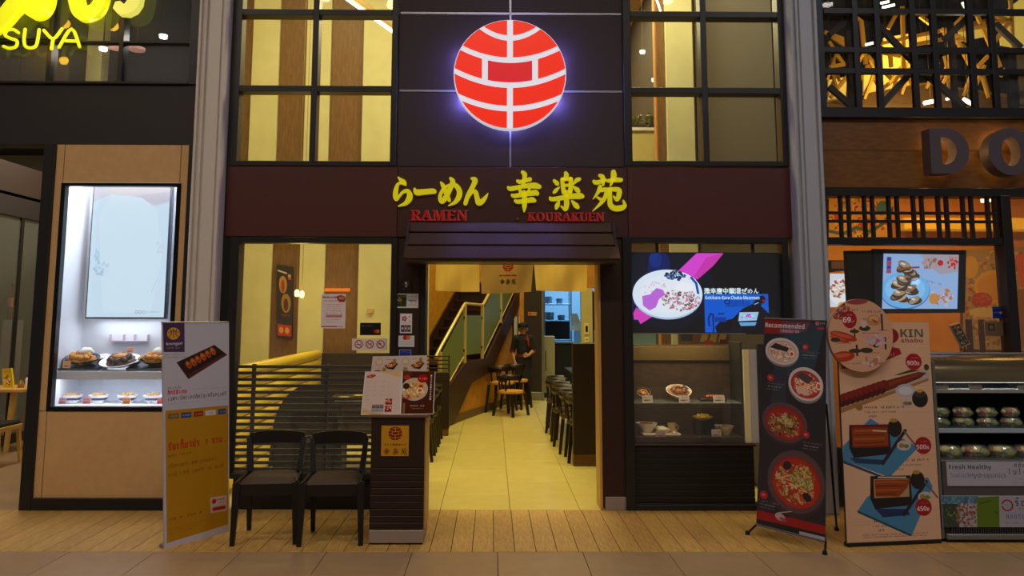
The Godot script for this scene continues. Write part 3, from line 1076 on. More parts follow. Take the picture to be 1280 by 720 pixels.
func window(called, px, cols, rows, z, upper):
	var w = struct(called)
	w.name = "window_%d" % [names[called]]
	var m = M("black_frame")
	var t = 0.05
	var ym = (px[1] + px[3]) * 0.5
	var x0 = P(px[0], ym, z).x
	var x1 = P(px[2], ym, z).x
	var y0 = P((px[0] + px[2]) * 0.5, px[3], z).y
	var y1 = P((px[0] + px[2]) * 0.5, px[1], z).y
	if upper:
		y1 = 5.0
	var zf = 0.03
	var zb = -0.1
	var fx0 = x0 + (0.08 if not upper else 0.07)
	var fx1 = x1 - 0.055
	boxo("frame_post", W3(x0, y0, zb), W3(fx0, y1, zf), m, w, 0.003)
	boxo("frame_post", W3(fx1, y0, zb), W3(x1, y1, zf), m, w, 0.003)
	boxo("sill_rail", W3(fx0, y0, zb), W3(fx1, y0 + 0.045, zf), m, w, 0.003)
	boxo("head_rail", W3(fx0, y1 - 0.05, zb), W3(fx1, y1, zf), m, w, 0.003)
	var xs = [fx0]
	var ys = [y0 + 0.045]
	for c in cols:
		var cx = P(c, 110, z).x
		boxo("mullion", W3(cx - 0.027, y0 + 0.045, zb), W3(cx + 0.027, y1 - 0.05, zf), m, w, 0.003)
		xs.append(cx)
	xs.append(fx1)
	var rr = rows.duplicate()
	rr.reverse()
	for r in rr:
		var ry = P(640, r, z).y
		for i in xs.size() - 1:
			boxo("transom", W3(xs[i] + (0.027 if i > 0 else 0.0), ry - 0.028, zb), W3(xs[i + 1] - (0.027 if i < xs.size() - 2 else 0.0), ry + 0.028, zf), m, w, 0.003)
		ys.append(ry)
	ys.append(y1 - 0.05)
	for i in xs.size() - 1:
		for j in ys.size() - 1:
			var mb = nm()
			mb.quad(W3(xs[i], ys[j + 1], -0.04), W3(xs[i + 1], ys[j + 1], -0.04), W3(xs[i + 1], ys[j], -0.04), W3(xs[i], ys[j], -0.04))
			obj("pane", mb, M("glass"), w)

func pillar(x0, x1, m):
	var o = struct("pillar")
	var h = 7.6
	boxo("shaft", W3(x0, 0, -0.2), W3(x1, h, 0.14), m, o, 0.004)
	var w = x1 - x0
	for q in [[0.0, 0.10], [0.20, 0.30], [0.36, 0.82], [0.88, 1.0]]:
		boxo("rib", W3(x0 + w * q[0], 0, 0.14), W3(x0 + w * q[1], h, 0.14 + (0.028 if q[0] != 0.36 else 0.016)), m, o, 0.006)

func build_neighbour_shells():
	pillar(-2.643, -2.397, M("pillar"))
	pillar(2.673, 2.92, M("pillar_cool", C(0.68, 0.70, 0.75), 0.45, 0.1))
	boxo("wall_filler", W3(-2.40, 0, -0.16), W3(-2.335, 7.6, 0.0), M("black_frame"), self, 0.0).set_meta("kind", "structure")
	structure(boxo("wall_upper", W3(-9.5, 5.0, -0.3), W3(9.5, 7.8, -0.05), M("dark_wall"), self, 0.0))

func stroke_solids(mb: MB, run: Array, to_plane: Callable, z0, z1):    # a long stroke goes in short overlapping lengths
	var at = 0
	var n = 0
	while at < run.size() - 1:
		var to = mini(at + 12, run.size() - 1)
		if run.size() - 1 - to < 4:
			to = run.size() - 1
		var poly = PackedVector2Array()
		for q in stroke_outline(run.slice(at, to + 1)):
			poly.append(to_plane.call(q))
		if Geometry2D.is_polygon_clockwise(poly):
			poly.reverse()
		for c in Geometry2D.offset_polygon(poly, 0.0004):
			if not Geometry2D.is_polygon_clockwise(c):
				mb.prism(c, z0, z1 - 0.0004 * (n % 2), Transform3D(), true)
		n += 1
		at = to

func sign_letter(key, z0, z1, m, parent):
	var b = BRUSH[key]
	var mb = nm()
	for s in b[3]:
		stroke_solids(mb, smooth3(s, 5), func(q):
			var p = P(b[0] + q.x / b[2], b[1] + q.y / b[2], z1)
			return W2(p.x, p.y), z0, z1)
	return obj("letter", mb, m, parent)

func build_signs():
	var c = P(637.5, 92, 0.21)
	var r = P(708.0, 92, 0.21).x - c.x
	var e = thing("emblem_sign", "round illuminated sign with red curved bricks in white lines above the doorway", "sign", W3(c.x, c.y - r, 0.0))
	var mb = nm()
	mb.lathe([W2(0, 0), W2(r, 0), W2(r, 0.075), W2(r - 0.006, 0.082), W2(0, 0.082)], Transform3D(Basis(Vector3.RIGHT, PI / 2), W3(c.x, c.y, 0.118)), 64)
	var disc = obj("disc", mb, M("emblem_white", C(0.9, 0.93, 0.97), 0.35, 0.0, {"emit": C(0.90, 0.94, 1.0), "energy": 0.55}), e)
	mb = nm()
	mb.lathe([W2(r * 0.80, 0.0), W2(r * 0.9, 0.0), W2(r * 0.9, 0.02), W2(r * 0.80, 0.02)], Transform3D(Basis(Vector3.RIGHT, PI / 2), W3(c.x, c.y, 0.095)), 48)
	obj("halo_strip", mb, M("halo_glow", C(1, 1, 1), 0.5, 0.0, {"emit": C(0.58, 0.56, 1.0), "energy": 5.5}), e)
	for i in 6:
		var a = TAU * (i + 0.5) / 6
		omni(W3(c.x + cos(a) * r * 0.98, c.y + sin(a) * r * 0.78, 0.085), 0.08, C(0.50, 0.48, 1.0), 0.02, e)
	mb = nm()
	mb.lathe([W2(0.05, 0), W2(0.05, 0.125)], Transform3D(Basis(Vector3.RIGHT, PI / 2), W3(c.x, c.y, -0.003)), 12)
	obj("mount", mb, M("black"), e)
	for pc in emblem_pieces(0.052):
		var pts = PackedVector2Array()
		for q in pc[0]:
			pts.append(W2(c.x + q.x * r, c.y + q.y * r))
		mb = nm()
		mb.prism(pts, 0.198, 0.206)
		var m = M("emblem_deep", C(0.80, 0.10, 0.14), 0.4, 0.0, {"emit": C(0.80, 0.10, 0.16), "energy": 0.75}) if pc[1] else M("emblem_red", C(0.86, 0.13, 0.06), 0.4, 0.0, {"emit": C(0.90, 0.16, 0.07), "energy": 0.78})
		obj("brick", mb, m, disc)
	var ym = M("sign_yellow", C(0.80, 0.76, 0.05), 0.4, 0.0, {"emit": C(0.80, 0.77, 0.05), "energy": 0.5})
	var s = thing("lettering_sign", "raised yellow flowing brush lettering of four characters on the maroon band above the doorway", "sign", P(548, 262, 0.02))
	for k in ["ra", "dash", "me", "n"]:
		sign_letter(k, 0.018, 0.055, ym, s)
	s = thing("lettering_sign", "raised yellow square brush lettering of three heavy characters on the maroon band above the doorway", "sign", P(710, 266, 0.02))
	for k in ["ko", "raku", "en"]:
		sign_letter(k, 0.018, 0.055, ym, s)
	var rm = M("sign_red", C(0.62, 0.08, 0.05), 0.25, 0.0, {"coat": 0.8, "emit": C(0.72, 0.10, 0.06), "energy": 0.3})
	var q = pr(513, 263, 584, 276, 0.03)
	s = thing("lettering_sign", "short glossy red five-letter serif word under the four flowing yellow characters", "sign", W3(q[0], q[3], 0.02))
	lettering("RAMEN", font(true), q[0] + 0.006, q[2] + 0.007, q[3] + 0.003, q[1] - q[3], 0.030, 0.012, M("silver_edge", C(0.72, 0.66, 0.68), 0.3, 0.4), s, "letter_back")
	lettering("RAMEN", font(true), q[0], q[2], q[3], q[1] - q[3], 0.04, 0.022, rm, s)
	q = pr(659, 266, 755, 276.5, 0.03)
	s = thing("lettering_sign", "long glossy red nine-letter serif word under the three heavy yellow characters", "sign", W3(q[0], q[3], 0.02))
	lettering("KOURAKUEN", font(true), q[0] + 0.006, q[2] + 0.007, q[3] + 0.003, q[1] - q[3], 0.030, 0.012, M("silver_edge"), s, "letter_back")
	lettering("KOURAKUEN", font(true), q[0], q[2], q[3], q[1] - q[3], 0.04, 0.022, rm, s)
	var pt = P(647, 274, 0.02)
	mb = nm()
	mb.lathe([W2(0, -0.004), W2(0.01, 0), W2(0.008, 0.03), W2(0, 0.032)], Transform3D(Basis(Vector3.RIGHT, PI / 2), pt), 10)
	tag(obj("screw_cap", mb, M("brass", C(0.8, 0.6, 0.35), 0.3, 0.7)), "tiny brass screw head on the maroon band between the red lettering", "screw")
	var h = thing("entrance_hood", "dark brown sloping hood of three wide slats projecting over the doorway", "awning", P(638, 325, 0.1))
	var rows = [[279, 290.5, 0.03, 0.10], [292.5, 306.5, 0.12, 0.24], [308.5, 323.5, 0.26, 0.38]]
	var hx0 = P(510, 280, 0.03).x
	var hx1 = P(767, 280, 0.03).x
	for k in 3:
		var a = P(640, rows[k][0], rows[k][2])
		var b = P(640, rows[k][1], rows[k][3])
		mb = nm()
		var mid = W3((hx0 + hx1) * 0.5, (a.y + b.y) * 0.5, (a.z + b.z) * 0.5)
		var dirv = (b - a)
		dirv.x = 0
		var yv = -dirv.normalized()
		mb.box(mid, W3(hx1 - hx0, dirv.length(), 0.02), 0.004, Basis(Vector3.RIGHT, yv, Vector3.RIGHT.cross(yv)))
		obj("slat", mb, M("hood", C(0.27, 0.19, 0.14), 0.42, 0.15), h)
	for x in [hx0 + 0.012, hx1 - 0.012]:
		mb = nm()
		var yt = P(640, 279, 0.03).y
		var yb = P(640, 325, 0.38).y
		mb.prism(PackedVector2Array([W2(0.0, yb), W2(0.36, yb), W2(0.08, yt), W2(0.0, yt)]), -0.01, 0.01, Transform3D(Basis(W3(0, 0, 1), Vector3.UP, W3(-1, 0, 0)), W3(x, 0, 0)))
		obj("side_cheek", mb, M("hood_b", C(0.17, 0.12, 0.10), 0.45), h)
	mb = nm()
	var yb2 = P(640, 325.5, 0.38).y
	mb.span(W3(hx0, yb2 - 0.012, 0.0), W3(hx1, yb2 + 0.006, 0.375), 0.004)
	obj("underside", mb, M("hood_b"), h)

func build_entrance():
	var z = -0.275
	var rod_y = P(640, 322, z).y
	var mb = nm()
	mb.tube([W3(P(532, 322, z).x - 0.09, rod_y, z), W3(P(751, 322, z).x + 0.09, rod_y, z)], 0.014, 10)
	tag(obj("curtain_rod", mb, M("brown_panel")), "brown rod carrying the split cloth curtain inside the doorway", "rod")
	var cv = Cv.new(self, 64, 44, 8, C(0.86, 0.78, 0.58))
	emblem_print(cv, 33.5, 9.5, 6.6, C(0.72, 0.10, 0.08), 0.05)
	cv.stroke([23.5, 21.4, 25, 21.0, 42, 21.0, 43.5, 21.4], Vector2.ZERO, 1, 1, 1.8, C(0.72, 0.16, 0.12))
	pen_print(cv, "ぜめん中", 25.5, 20.3, 1.5, C(0.9, 0.8, 0.6), 0.12, 2.2)
	for k in 3:
		brush_print(cv, ["ko", "raku", "en"][k], 23.5 + 7.2 * k, 25.2, 6.2, 7.6, C(0.08, 0.07, 0.06), 1.1)
	var printed = cv.done()
	var spec = [[[545, 599], [544, 599.5], 363, 364.5, "plain cream cloth panel hanging in the doorway beside the staircase", 1], [[600.5, 667], [602, 664], 367, 364.5, "cream cloth panel with a red round emblem and black brush characters in the doorway", 2], [[667, 734], [670.5, 734], 363, 364, "plain cream cloth panel hanging in the doorway in front of the kitchen door", 3]]
	for s in spec:
		mb = nm()
		var tl = P(s[0][0], 324, z); var trr = P(s[0][1], 324, z)
		var bl = P(s[1][0], s[2], z); var br = P(s[1][1], s[3], z)
		var ph = s[5] * 1.7
		mb.grid(28, 10, func(u, v):
			var q = tl.lerp(trr, u).lerp(bl.lerp(br, u), v)
			var wv = 0.4 + 0.6 * v
			return q + W3(0, -0.006 * sin(u * PI) * v, wv * (0.013 * sin(u * 11.0 + ph + v * 1.2) + 0.008 * sin(u * 23.0 + ph * 2.0)) - 0.015 + 0.010 * sin(v * 4.0 + u * 6.0)))
		var m = M("noren", C(0.95, 0.89, 0.70), 0.9, 0.0, {"tex": noise_tex("weave", 21, 0.3, C(0.93, 0.93, 0.93), C(1, 1, 1), 128, 2), "tri": W3(4, 4, 4), "back": C(0.95, 0.85, 0.55)})
		if s[5] == 2:
			m = M("noren_print", C(1, 1, 1), 0.9, 0.0, {"tex": printed, "back": C(0.7, 0.62, 0.45)})
		var t = thing("noren_panel", s[4], "curtain", W3((bl.x + br.x) * 0.5, bl.y, z), 0.0, "cloth panels of the doorway curtain")
		obj("cloth", mb, m, t)
		mb = nm()
		mb.tube([tl + W3(0.004, rod_y - tl.y, 0), trr + W3(-0.004, rod_y - trr.y, 0)], 0.0145, 10, false)
		obj("sleeve", mb, M("noren"), t)

# ------------------------------------------------------------------ the staircase, on its own axes: along, up, and back from the visible side
var st_o: Vector3
var st_d: Vector3
var st_n: Vector3
func S(s, h, w = 0.0) -> Vector3:
	return st_o + st_d * s + Vector3.UP * h - st_n * w

func stair_prism(called, pts: Array, w0, w1, m, parent):
	var poly = PackedVector2Array()
	for p in pts:
		poly.append(W2(p[0], p[1]))
	var mb = nm()
	mb.prism(poly, -w1, -w0, Transform3D(Basis(st_d, Vector3.UP, st_n), st_o))
	return obj(called, mb, m, parent)

func build_stairs():
	st_o = G(562, 531.7)
	var b = G(650, 499.5)
	st_d = (b - st_o).normalized()
	st_n = st_d.cross(Vector3.UP).normalized()
	if st_n.z < 0:
		st_n = -st_n
	var w = struct("wall_stair")
	stair_prism("plaster", [[0.02, 0.12], [4.05, 0.12], [4.05, 2.02], [2.05, 0.68], [0.93, 0.57], [0.1, 0.12]], 0.02, 0.10, M("ochre_wall", C(0.86, 0.60, 0.135), 0.6, 0.0, {"tex": texs["grainy"], "tri": W3(1.2, 0.6, 1.2), "world": true}), w)
	stair_prism("skirting", [[-0.1, 0.0], [4.05, 0.0], [4.05, 0.12], [-0.1, 0.12]], 0.0, 0.1, M("skirting_wood", C(0.42, 0.31, 0.13), 0.5), w)
	var t = thing("staircase", "dark wooden staircase with a landing and a glass railing rising behind the cloth curtain", "staircase", st_o)
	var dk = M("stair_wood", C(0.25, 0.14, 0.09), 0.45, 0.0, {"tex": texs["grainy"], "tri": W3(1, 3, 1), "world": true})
	stair_prism("stringer", [[-1.3, -0.0], [-0.78, 0.02], [0.12, 0.02], [0.94, 0.56], [2.03, 0.68], [4.4, 2.22], [6.2, 3.4], [6.2, 4.0], [5.0, 2.98], [3.4, 1.92], [1.75, 0.93], [0.62, 0.90], [-0.05, 0.62], [-0.9, 0.10]].slice(1), -0.03, 0.03, dk, t)
	for i in 7:
		var s0 = -0.9 + i * 0.22
		var h = 0.13 * (i + 1)
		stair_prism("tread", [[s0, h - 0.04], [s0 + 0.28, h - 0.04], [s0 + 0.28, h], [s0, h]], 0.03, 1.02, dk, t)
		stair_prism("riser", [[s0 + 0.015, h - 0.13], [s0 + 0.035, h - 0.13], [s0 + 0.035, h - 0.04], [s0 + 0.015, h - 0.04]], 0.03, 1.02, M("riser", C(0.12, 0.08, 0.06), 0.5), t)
	stair_prism("landing", [[0.62, 0.82], [1.62, 0.82], [1.62, 0.91], [0.62, 0.91]], 0.03, 1.02, dk, t)
	for i in 14:
		var s0 = 1.60 + i * 0.27
		var h = 0.91 + 0.175 * (i + 1)
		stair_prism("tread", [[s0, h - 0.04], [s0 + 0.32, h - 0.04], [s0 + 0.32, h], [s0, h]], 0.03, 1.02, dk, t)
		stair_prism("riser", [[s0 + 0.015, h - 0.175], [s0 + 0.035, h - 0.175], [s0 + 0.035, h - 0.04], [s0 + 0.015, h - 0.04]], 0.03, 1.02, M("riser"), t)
	var fw = struct("wall_stair")
	stair_prism("plaster", [[-0.3, 0.0], [6.0, 0.0], [6.0, 5.1], [-0.3, 5.1]], 1.06, 1.16, M("ochre_wall"), fw)
	stair_prism("skirting", [[-1.0 + 0.7, 0.42], [0.62, 1.16], [1.6, 1.2], [5.6, 3.8], [5.6, 3.45], [1.7, 0.9], [0.7, 0.86], [-0.3, 0.2]], 1.03, 1.06, dk, fw)
	var r = thing("stair_railing", "pale metal railing with greenish glass panels along the dark staircase", "railing", S(-0.5, 0.2))
	var pm = M("rail_metal", C(0.90, 0.80, 0.48), 0.3, 0.4)
	var mb = nm()
	mb.tube([S(-0.62, 1.04), S(-0.50, 1.13), S(0.60, 1.82), S(0.68, 1.85)], 0.026, 10)
	mb.tube([S(0.68, 1.85), S(1.56, 1.84)], 0.024, 10)
	mb.tube([S(1.56, 1.84), S(1.64, 1.87), S(3.0, 2.70), S(5.6, 4.4)], 0.026, 10)
	obj("handrail", mb, pm, r)
	var posts = {}
	for q in [[-0.44, 0.42, 1.12], [0.65, 0.86, 1.83], [1.56, 0.90, 1.84], [2.65, 1.52, 2.48], [4.1, 2.38, 3.4]]:
		mb = nm()
		mb.box((S(q[0], q[1]) + S(q[0], q[2])) * 0.5, W3(0.052, q[2] - q[1], 0.052), 0.006, Basis(st_d, Vector3.UP, st_n))
		posts[q[0]] = obj("post", mb, pm, r)
	var gm = M("rail_glass", C(0.50, 0.56, 0.22), 0.3, 0.0, {"alpha": 0.72})
	for q in [[[-0.38, 0.50], [0.60, 1.02], [0.60, 1.72], [-0.38, 1.08]], [[0.71, 1.02], [1.50, 1.02], [1.50, 1.66], [0.71, 1.66]], [[1.62, 1.02], [2.60, 1.60], [2.60, 2.40], [1.62, 1.76]], [[2.70, 1.66], [4.05, 2.5], [4.05, 3.3], [2.70, 2.46]]]:
		stair_prism("glass_panel", q, -0.005, 0.005, gm, r)
	for q in [[-0.38, 0.47, 0.6, 0.99], [1.62, 0.98, 2.6, 1.57], [2.7, 1.62, 4.05, 2.46]]:
		mb = nm()
		mb.tube([S(q[0], q[1]), S(q[2], q[3])], 0.012, 8)
		obj("lower_rail", mb, pm, r)
	for q in [[0.65, 1.62], [0.65, 1.10], [1.56, 1.62], [1.56, 1.12], [2.65, 1.75]]:
		mb = nm()
		mb.box(S(q[0] - 0.05, q[1]), W3(0.045, 0.045, 0.03), 0.006, Basis(st_d, Vector3.UP, st_n))
		obj("clamp", mb, M("black"), posts[q[0]])

# ------------------------------------------------------------------ tables, stools, counters inside
func make_stool(label, at, turn, seat_m, group, sh = 0.46, bh = 0.74) -> Node3D:
	var t = thing("tub_stool", label, "stool", at, turn, group)
	var dk = M("stool_wood", C(0.13, 0.085, 0.06), 0.4)
	for s in [[-1, -1], [1, -1], [1, 1], [-1, 1]]:
		var mb = nm()
		mb.taper(W3(s[0] * 0.215, 0, s[1] * 0.205), W3(s[0] * 0.175, sh - 0.05, s[1] * 0.165), W2(0.017, 0.017), W2(0.023, 0.023))
		local("leg", mb, dk, t)
	var mb = nm()
	mb.lathe([W2(0, sh - 0.05), W2(0.195, sh - 0.05), W2(0.21, sh - 0.03), W2(0.205, sh - 0.005), W2(0.17, sh), W2(0, sh)], Transform3D(), 22)
	local("seat", mb, seat_m, t)
	mb = nm()
	var pts = []
	for i in 15:
		var a = lerpf(deg_to_rad(-205), deg_to_rad(25), i / 14.0)
		pts.append(W3(cos(a) * 0.215, bh, sin(a) * 0.205))
	var inner = []
	mb.grid(14, 5, func(u, v):
		var a = lerpf(deg_to_rad(-200), deg_to_rad(20), u)
		var pr2 = [[0.0, -0.05], [0.022, 0.0], [0.012, 0.05], [-0.012, 0.05], [-0.022, 0.0], [0.0, -0.05]][roundi(v * 5)]
		var rr = 0.205 + pr2[0]
		return W3(cos(a) * rr, bh - 0.05 + pr2[1], sin(a) * rr))
	local("backrest", mb, dk, t)
	for a in [-190, -135, -90, -45, 10]:
		mb = nm()
		var c = W3(cos(deg_to_rad(a)), 0, sin(deg_to_rad(a))) * 0.203
		mb.taper(c * 0.9 + W3(0, sh - 0.03, 0), c + W3(0, bh - 0.06, 0), W2(0.012, 0.012), W2(0.010, 0.010))
		local("spindle", mb, dk, t)
	return t

func build_dining_room():
	var dk = M("dark_wood")
	var f = G(717, 583)
	var top = P(733, 429, f.z).y
	var t = thing("counter", "tall dark brown counter block with a pale plinth beside the tucked stools", "counter", W3(f.x + 0.3, 0, f.z - 1.2))
	boxo("end_panel", W3(f.x, 0.13, f.z - 0.12), W3(f.x + 0.95, top, f.z), M("counter_brown", C(0.14, 0.075, 0.055), 0.5), t, 0.006)
	boxo("plinth", W3(f.x, 0, f.z - 0.12), W3(f.x + 0.95, 0.13, f.z - 0.005), M("plinth_wood", C(0.42, 0.28, 0.13), 0.6), t, 0.003)
	boxo("body", W3(f.x + 0.5, 0, f.z - 3.9), W3(f.x + 0.95, 0.80, f.z - 0.12), M("counter_brown"), t, 0.006)
	boxo("countertop", W3(f.x + 0.24, 0.80, f.z - 3.9), W3(f.x + 0.97, 0.84, f.z - 0.12), M("black_wood"), t, 0.006)
	var g = G(561, 545)
	var ct = P(540, 465.5, g.z).y
	t = thing("counter", "low dark brown counter end with a slatted rail beside the staircase foot", "counter", W3(g.x - 0.27, 0, g.z - 0.3))
	boxo("body", W3(g.x - 0.55, 0.1, g.z - 0.16), W3(g.x, ct, g.z), M("counter_brown"), t, 0.005)
	boxo("plinth", W3(g.x - 0.52, 0.0, g.z - 0.15), W3(g.x - 0.01, 0.1, g.z - 0.01), M("plinth_wood"), t, 0.003)
	for i in 4:
		var y = ct + 0.055 * (i + 1)
		boxo("rail_slat", W3(g.x - 0.55, y - 0.008, g.z - 0.06), W3(g.x - 0.005, y + 0.008, g.z - 0.03), dk, t, 0.002)
	for x in [g.x - 0.54, g.x - 0.02]:
		boxo("rail_post", W3(x, ct, g.z - 0.075), W3(x + 0.018, ct + 0.235, g.z - 0.06), dk, t, 0.002)
	var dark_seat = M("seat_dark", C(0.24, 0.18, 0.12), 0.5)
	var yellow_seat = M("seat_yellow", C(0.86, 0.62, 0.20), 0.45)
	var grp = "dark tub stools along the tall counter"
	var ord = ["first", "second", "third", "fourth", "fifth", "sixth"]
	var a = make_stool("first dark tub stool along the counter, counted from its tall brown end panel", W3(f.x + 0.17, 0, f.z - 0.40), PI / 2, dark_seat, grp)
	for k in 5:
		dup(a, "%s dark tub stool along the counter, counted from its tall brown end panel" % ord[k + 1], W3(f.x + 0.14 - 0.05 * (k % 2), 0, f.z - 0.98 - 0.58 * k), PI / 2 + 0.1 * (k % 3 - 1), grp)
	grp = "dark tub stools behind the podium"
	for k in 3:
		var q = W3(-0.67, 0, [-2.42, -3.06, -3.72][k])
		dup(a, "%s dark tub stool behind the podium, counted from the doorway" % ord[k], W3(q.x - 0.22, 0, q.z - 0.05), -PI / 2, grp)
	grp = "yellow-seated stools by the stair wall"
	make_stool("yellow-seated dark stool standing in front of its two neighbours by the stair wall", W3(0.31, 0, -6.55), 0.9, yellow_seat, grp, 0.42, 0.66)
	make_stool("yellow-seated dark stool with a hoop back touching the ochre stair wall", W3(0.16, 0, -7.1), 1.2, yellow_seat, grp, 0.52, 0.78)
	make_stool("yellow-seated dark stool between the stair wall and the standing worker", W3(0.43, 0, -7.62), 1.1, yellow_seat, grp, 0.52, 0.78)
	var y0 = 1.17
	t = thing("plank_partition", "curved bright yellow partition of stacked rounded planks behind the window slats", "partition", W3(-2.44, 0, -2.3))
	for k in 9:
		var yc = y0 - 0.062 - k * 0.125
		var mb = nm()
		var prof = PackedVector2Array()
		for i in 9:
			var an = lerpf(-PI / 2, PI / 2, i / 8.0)
			prof.append(W2(0.045 * cos(an) + 0.02, 0.060 * sin(an)))
		prof.append(W2(-0.03, 0.060))
		prof.append(W2(-0.03, -0.060))
		mb.prism(prof, 0.0, 3.95, Transform3D(Basis(W3(1, 0, 0), Vector3.UP, W3(0, 0, 1)), W3(-2.46 - 0.01 * (k % 2), yc, -4.3)), true)
		obj("plank", mb, M("partition_yellow", C(0.93, 0.80, 0.16), 0.35, 0.0, {"coat": 0.3}), t)
	t = thing("slat_screen", "dark slatted wooden screen standing behind the window and the two chairs", "screen", W3(-1.6, 0, -0.16))
	var sx0 = P(287, 520, -0.16).x
	var sx1 = P(486.5, 520, -0.16).x
	var py = 458.5
	var kk = 0
	while py < 600.0:
		var yy = P(390, py, -0.16).y
		boxo("slat", W3(sx0, yy - 0.013, -0.18), W3(sx1, yy + 0.013, -0.155), M("slat_wood", C(0.13, 0.095, 0.085), 0.5), t, 0.002)
		py += 8.0
	for px in [315, 407, 482]:
		var xx = P(px, 520, -0.18).x
		boxo("post", W3(xx - 0.016, 0.02, -0.21), W3(xx + 0.016, P(px, 455, -0.18).y, -0.18), M("slat_wood"), t, 0.002)
	t = thing("tub_sofa", "rounded dark grey sofa back behind the slatted window screen", "sofa", W3(-1.9, 0, -1.25))
	var mb = nm()
	mb.grid(20, 8, func(u, v):
		var an = PI * u
		var rr = 0.36 - 0.05 * v
		return W3(-1.86 + cos(an) * rr * 1.02, 0.15 + 0.8 * sin(minf(v, 1.0) * PI * 0.5) * (0.55 + 0.45 * sin(an)), -1.25 - sin(an) * 0.15 + 0.15))
	obj("backrest", mb, M("sofa_grey", C(0.17, 0.17, 0.18), 0.8), t)
	boxo("seat", W3(-2.2, 0.0, -1.55), W3(-1.52, 0.42, -1.12), M("sofa_grey"), t, 0.04)
	t = thing("dining_table", "dark dining table with small dishes behind the slatted window screen", "table", W3(-1.3, 0, -2.0))
	boxo("tabletop", W3(-1.83, 0.7, -2.45), W3(-1.08, 0.74, -1.66), M("black_wood"), t, 0.006)
	for q in [[-1.78, -2.4], [-1.13, -2.4], [-1.78, -1.72], [-1.13, -1.72]]:
		boxo("leg", W3(q[0] - 0.025, 0, q[1] - 0.025), W3(q[0] + 0.025, 0.7, q[1] + 0.025), M("black_wood"), t, 0.003)
	var dish = null
	for k in 5:
		var at = W3(-1.62 + 0.13 * k, 0.74, -1.8 - 0.2 * (k % 2))
		if dish == null:
			dish = thing("dish", "first small pale dish on the dining table behind the slats, counted from the partition", "dish", at, 0, "dishes on the dining table")
			mb = nm()
			mb.lathe([W2(0, 0), W2(0.035, 0), W2(0.06, 0.03), W2(0.055, 0.03), W2(0.03, 0.01), W2(0, 0.01)], Transform3D(), 14)
			local("bowl", mb, M("dish_gold", C(0.9, 0.78, 0.45), 0.25), dish)
		else:
			dup(dish, "%s small pale dish on the dining table behind the slats, counted from the partition" % ord[k], at)
	var z = -4.44
	var cv = Cv.new(self, 20, 90, 6, C(0.13, 0.10, 0.09))
	cv.line([W2(2, 7), W2(12, 9)], 2.0, C(0.82, 0.74, 0.6))
	cv.ell(8, 24, 5, 11, C(0.72, 0.48, 0.10))
	cv.ell(8, 26, 2.2, 8, C(0.55, 0.22, 0.06))
	cv.ell(16, 12, 2, 2.4, C(0.75, 0.6, 0.4))
	cv.ell(16.4, 15.5, 2, 1.6, C(0.75, 0.15, 0.10))
	cv.ell(12, 47, 6, 12, C(0.62, 0.44, 0.13))
	cv.ell(12, 49, 3, 8, C(0.30, 0.15, 0.07))
	cv.scrawl(6, 64, 10, 3, C(0.6, 0.2, 0.12), 3)
	cv.rect(1, 74, 18, 14, C(0.70, 0.12, 0.08))
	cv.ell(6, 81, 3, 4, C(0.78, 0.58, 0.20))
	cv.ell(13.5, 81, 3, 4, C(0.78, 0.58, 0.20))
	var q = [P(346, 331, z), P(366, 334, z), P(365, 423, z), P(346, 421, z)]
	t = thing("wall_hanging", "dark hanging with orange drop shapes and a red foot on the striped wall", "wall hanging", (q[2] + q[3]) * 0.5)
	obj("board", board("", q[0], q[1], q[2], q[3], 0.055, null), M("black"), t)
	sheet("print", q[0], q[1], q[2], q[3], M("hanging_print", C(1, 1, 1), 0.6, 0.0, {"tex": cv.done()}), t, 0.002)
	for k in 2:
		var c = P([371, 377.5][k], [366.5, 368][k], -3.4)
		var l = thing("globe_lamp", ["glowing globe lamp hanging beside the dark wall hanging", "glowing globe lamp hanging behind the white notice"][k], "lamp", c, 0.0, "globe lamps behind the lower window")
		mb = nm()
		mb.lathe([W2(0, -0.05), W2(0.025, -0.04), W2(0.034, 0), W2(0.025, 0.04), W2(0, 0.05)], Transform3D(Basis(), c), 14)
		obj("globe", mb, M("globe_glow", C(1, 1, 1), 0.4, 0.0, {"emit": C(1.0, 0.93, 0.6), "energy": 1.6}), l)
		mb = nm()
		mb.tube([c + W3(0, 0.05, 0), W3(c.x, 7.15, c.z)], 0.004, 6)
		obj("cord", mb, M("cord_grey", C(0.6, 0.5, 0.3), 0.6), l)
		omni(c, 0.15, C(1.0, 0.85, 0.5), 0.05, l)
	mb = nm()
	mb.tube([W3(-1.71, 5.0, -0.7), W3(-1.12, 5.0, -2.3)], 0.02, 8)
	tag(obj("light_tube", mb, M("tube_glow", C(1, 1, 1), 0.5, 0.0, {"emit": C(1, 0.97, 0.85), "energy": 3.0})), "thin white light tube hung high behind the upper window", "light")
	mb = nm()
	mb.bar(W3(-1.71, 5.055, -0.7), W3(-1.12, 5.055, -2.3), 0.09, 0.068, 0.004)
	for hg in [[-1.6, -1.0], [-1.23, -2.0]]:
		mb.tube([W3(hg[0], 5.08, hg[1]), W3(hg[0], 7.15, hg[1])], 0.01, 6)
	tag(obj("lamp_beam", mb, M("ceiling")), "ceiling beam carrying the thin light tube above the upper window", "beam")
	var bc = P(489, 6, -0.9)
	var bl = thing("spot_lamp", "bright white spot lamp at the top corner of the upper window beside the emblem", "lamp", bc)
	mb = nm()
	mb.lathe([W2(0, -0.05), W2(0.035, -0.035), W2(0.045, 0), W2(0.035, 0.04), W2(0, 0.05)], Transform3D(Basis(), bc), 12)
	obj("bulb", mb, M("globe_glow"), bl)
	mb = nm()
	mb.tube([bc + W3(0, 0.04, 0), W3(bc.x, 7.15, bc.z)], 0.008, 6)
